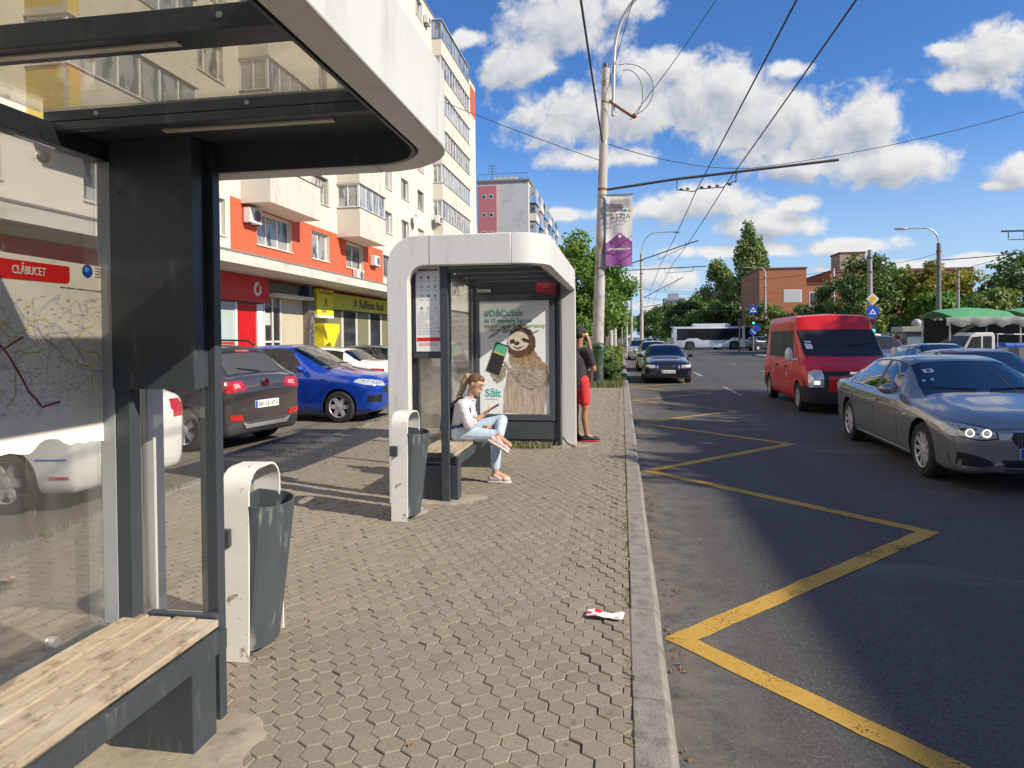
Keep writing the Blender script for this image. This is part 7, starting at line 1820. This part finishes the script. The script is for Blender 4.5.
def crown_mesh(name, clumps, per, leaf, mat, seed):
    rn = random.Random(seed); vs = []; fs = []
    for (c, r) in clumps:
        for _ in range(per):
            u = Vector((rn.gauss(0, 1), rn.gauss(0, 1), rn.gauss(0, 1))).normalized() * (rn.random() ** .45)
            p = Vector((c[0] + u.x * r[0], c[1] + u.y * r[1], c[2] + u.z * r[2]))
            d = (Vector((u.x, u.y, u.z * .6 + .35)) + Vector((rn.gauss(0, .6), rn.gauss(0, .6), rn.gauss(0, .6)))).normalized()
            t = Vector((rn.gauss(0, 1), rn.gauss(0, 1), rn.gauss(0, 1) - .4)); a = (t - d * t.dot(d)).normalized(); b = d.cross(a)
            s = leaf * rn.uniform(.6, 1.35); o = len(vs)
            vs += [p - a * s, p + b * s * .5 - a * s * .1 + d * s * .12, p + a * s, p - b * s * .5 - a * s * .1 + d * s * .12]; fs.append((o, o + 1, o + 2, o + 3))
    me = bpy.data.meshes.new(name); me.from_pydata([tuple(v) for v in vs], [], fs); me.materials.append(mat); return me
def tree(label, x, y, z, h, rx, rz, mat, seed, shape='round', clumpn=40, per=130, leaf=.13, trunk=.16, cbase=.3, cat='tree', name='tree', group=None):
    rn = random.Random(seed); root = thing(name, label, cat, (x, y, z), 0, group)
    ch = h * (1 - cbase); cz = h * cbase + ch / 2
    clumps = []; tips = []
    for k in range(clumpn):
        for _ in range(30):
            u = Vector((rn.uniform(-1, 1), rn.uniform(-1, 1), rn.uniform(-1, 1)))
            if .25 < u.length < 1: break
        u = u.normalized() * (u.length ** .5)
        if shape == 'poplar':
            t = (u.z + 1) / 2; wd = (math.sin(PI * min(1, t * .85 + .12)) ** .7) * .85
            c = Vector((u.x * rx * wd, u.y * rx * wd, h * cbase + ch * t * .95)); r = (rx * .45 * (1.05 - t * .5), rx * .45 * (1.05 - t * .5), ch * .11)
        else:
            k_ = 1 + .18 * mnoise.noise(u * 1.6 + Vector((seed, 0, 0)))
            c = Vector((u.x * rx * .8 * k_, u.y * rx * .8 * k_, cz + u.z * ch / 2 * .8 * k_)); q = rn.uniform(.2, .36); r = (rx * q, rx * q, ch / 2 * q * .8)
        clumps.append((c, r)); tips.append(c)
    me = crown_mesh('crown', clumps, per, leaf, mat, seed + 100)
    o = bpy.data.objects.new('crown', me); COL.objects.link(o); o.parent = root
    mb = MB(); top = h * (cbase + .35 * (1 - cbase)) if shape != 'poplar' else h * .9
    mb.tube([(0, 0, -.1), (.02, .01, h * .12), (.05, -.03, h * cbase), (0, .02, top)], [trunk * 1.25, trunk, trunk * .85, trunk * .35], 10)
    for c in tips[:: max(1, clumpn // 9)]:
        b0 = Vector((.03, 0, h * cbase * rn.uniform(.85, 1.3))); mb.tube([b0, b0.lerp(Vector(c), .5) + Vector((0, 0, .1)), c], [trunk * .45, trunk * .28, trunk * .1], 6)
    mb.build('trunk', BARK, root, smooth=50)
    return root
# behind the far shelter
tree('round fresh green street tree right behind the further shelter', -2.35, 31, 0, 6.7, 2.75, 3, LF_G, 3, clumpn=60, per=260, leaf=.11, cbase=.2)
tree('fresh green street tree just behind the round one', -1.0, 40, 0, 6.2, 2.2, 3, LF_G, 4, clumpn=40, per=160, leaf=.12, cbase=.3)
tree('smaller green street tree further along the verge', -2.0, 56, 0, 6.5, 2.4, 3, LF_L, 5, clumpn=36, per=110, leaf=.15, cbase=.3)
tree('green tree on the verge near the slim poles', -3, 74, 0, 7, 2.6, 3, LF_G, 6, clumpn=36, per=90, leaf=.18)
# right hand mass across the road
specs = [(17.4, 68, 5.2, 2.6, LF_D, 'dark green tree left of the grey concrete pole'), (15.8, 72, 4.6, 2.3, LF_L, 'light green bush-like tree below the brick building'), (20.3, 62, 9.0, 3.6, LF_D, 'tall dark green tree behind the thick concrete pole'), (23.2, 64, 8.6, 3.2, LF_G, 'green tree left of the dark grey street lamp'), (25.4, 61, 8.2, 2.9, LF_Y, 'yellow green tree just right of the dark grey street lamp'), (28.6, 62, 7.4, 3.1, LF_Y, 'yellow green tree above the green tarpaulin'), (31.5, 58, 8.6, 3.4, LF_D, 'dark tree at the right edge'), (30.0, 50, 5.6, 2.6, LF_Y, 'low yellow green tree behind the stall at the right'), (19.2, 55, 4.6, 2.4, LF_L, 'low light green tree behind the traffic light'), (23.0, 54, 5.0, 2.6, LF_G, 'low green tree behind the kiosk'), (26.5, 54, 5.4, 2.7, LF_L, 'low light tree behind the pick-up'), (35, 62, 9.4, 3.6, LF_G, 'tall green tree beyond the right edge'), (22.0, 72, 8.0, 3.2, LF_D, 'dark tree in front of the long brick wing'), (17.6, 88.5, 6.2, 2.4, LF_L, 'light green tree behind the blue crossing sign')]
for k, (x, y, h, rx, m, lb) in enumerate(specs):
    tree(lb, x, y, RZ + .1, h, rx, 3, m, 20 + k, clumpn=38, per=120, leaf=.19, cbase=.14, group=None)
# poplars and the dark trees down the road
tree('tallest slender poplar beyond the junction', 21.3, 120, 0, 21.5, 3.0, 3, LF_P, 50, 'poplar', 60, 120, .3, .3, .12)
tree('second slender poplar, just right of the tallest and a little shorter', 23.6, 122, 0, 18.6, 2.4, 3, LF_P, 51, 'poplar', 46, 110, .3, .3, .12)
tree('broader poplar left of the tall pair', 17.9, 128, 0, 17.2, 3.8, 3, LF_P, 52, 'poplar', 46, 120, .32, .3, .1)
tree('dark poplar between the broad one and the tall pair', 19.6, 134, 0, 15.5, 2.8, 3, LF_D, 53, 'poplar', 40, 120, .34, .3, .1)
far = [(13.5, 112, 8, 4), (17, 114, 7.5, 3.6), (21.5, 113, 8, 3.6), (25, 114, 8.5, 3.8), (11.2, 128, 8.5, 4), (12.6, 150, 10.5, 4.6), (10.5, 170, 10.5, 5), (9.3, 195, 11, 5), (8.6, 230, 11, 5.5), (17, 150, 11, 5), (20, 175, 14, 6)]
for k, (x, y, h, rx) in enumerate(far):
    tree(['leafy dark tree directly behind the bus', 'second dark tree behind the bus, towards its front', 'dark tree below the tall poplars', 'dark tree right of the tall poplars', 'dark tree over the rear of the bus', 'dark tree further down the right side of the road', 'dark tree under the far office tower', 'hazy dark tree further on, left of the tower', 'furthest dark tree on the right side of the road', 'broad dark tree behind the broader poplar', 'big far tree showing between the poplars'][k], x, y, RZ, h, rx, 3, LF_D if k % 3 else LF_G, 70 + k, clumpn=34, per=90, leaf=.34, cbase=.06)
for k, (x, y, h, rx) in enumerate([(-1.5, 125, 8, 3.4), (-1.0, 160, 9, 4), (.2, 210, 10, 4.5)]):
    tree(['green tree on the left past the junction', 'second green tree on the left past the junction', 'furthest green tree at the left end of the road'][k], x, y, RZ, h, rx, 3, LF_G, 90 + k, clumpn=30, per=80, leaf=.34, cbase=.1)
# hedge and shrub on the verge
def shrub(label, x, y, rx, ry, h, mat, seed, per=420, leaf=.055, name='hedge', cat='hedge'):
    rn = random.Random(seed); root = thing(name, label, cat, (x, y, 0))
    cl = []
    for k in range(26):
        a = rn.uniform(0, 2 * PI); q = rn.random() ** .5
        cl.append((Vector((math.cos(a) * rx * q * .8, math.sin(a) * ry * q * .9, h * rn.uniform(.2, .85))), (rx * .33, max(.25, ry * .16), h * .2)))
    me = crown_mesh('foliage', cl, per, leaf, mat, seed); o = bpy.data.objects.new('foliage', me); COL.objects.link(o); o.parent = root
    mb = MB()
    for c, _ in cl[::3]: mb.tube([(c.x * .3, c.y * .8, -.02), c], [.02, .006], 5)
    mb.build('stem', BARK, root)
shrub('bright green clipped hedge along the kerb behind the green bin', -.42, 28.5, .5, 4.2, 1.15, LF_L, 200)
shrub('dark low bush beside the green bin', -.5, 23.6, .5, .6, .8, LF_D, 201, 300, .05, 'bush', 'bush')
shrub('taller loose shrub behind the standing man', -1.9, 26.5, .8, 1.4, 2.4, LF_G, 202, 420, .07, 'shrub', 'shrub')
shrub('hedge continuing along the kerb beyond the first one', -.45, 40, .5, 6, 1.2, LF_L, 203, 420, .07)
# street trees on the near right, beside the carriageway, whose shade falls on the road
for k, (x, y, h, rx) in enumerate([(15.6, 4.2, 10.4, 3.1), (15.4, 8.0, 10.6, 3.0), (15.8, 12.0, 10.4, 3.2), (15.6, 16.4, 9.6, 2.8)]):
    tree('large street tree on the pavement right of the road, out of the picture', x, y, RZ + .12, h, rx, 3, LF_G, 300 + k, clumpn=70, per=130, leaf=.17, cbase=.25, group='street trees right of the road')

# apartment block beyond that pavement, outside the frame: its roof line throws the long straight shade on the road
root = thing('apartment_block', 'long grey apartment block right of the road, out of the picture', 'building', (18.9, -14, RZ))
mb = MB(); mb.box(0, 10, -24, 18.5, 0, 12.3); mb.build('wall', M('beige_plaster', (.45, .4, .33), .85, var=.1, scale=1), root)
mb = MB(); mb.box(-.15, 10.1, -24.1, 18.6, 12.302, 12.5); mb.build('roof', FLASH, root)
for k in range(8):
    for f in range(3):
        mb = MB(); mb.box(-.06, -.005, -22 + k * 5, -19.8 + k * 5, 2.4 + f * 3.1, 4.0 + f * 3.1); w_ = mb.build('window', PVC, root); mb = MB(); mb.box(-.075, -.062, -21.9 + k * 5, -19.9 + k * 5, 2.5 + f * 3.1, 3.9 + f * 3.1); mb.build('pane', PANES[1], w_)
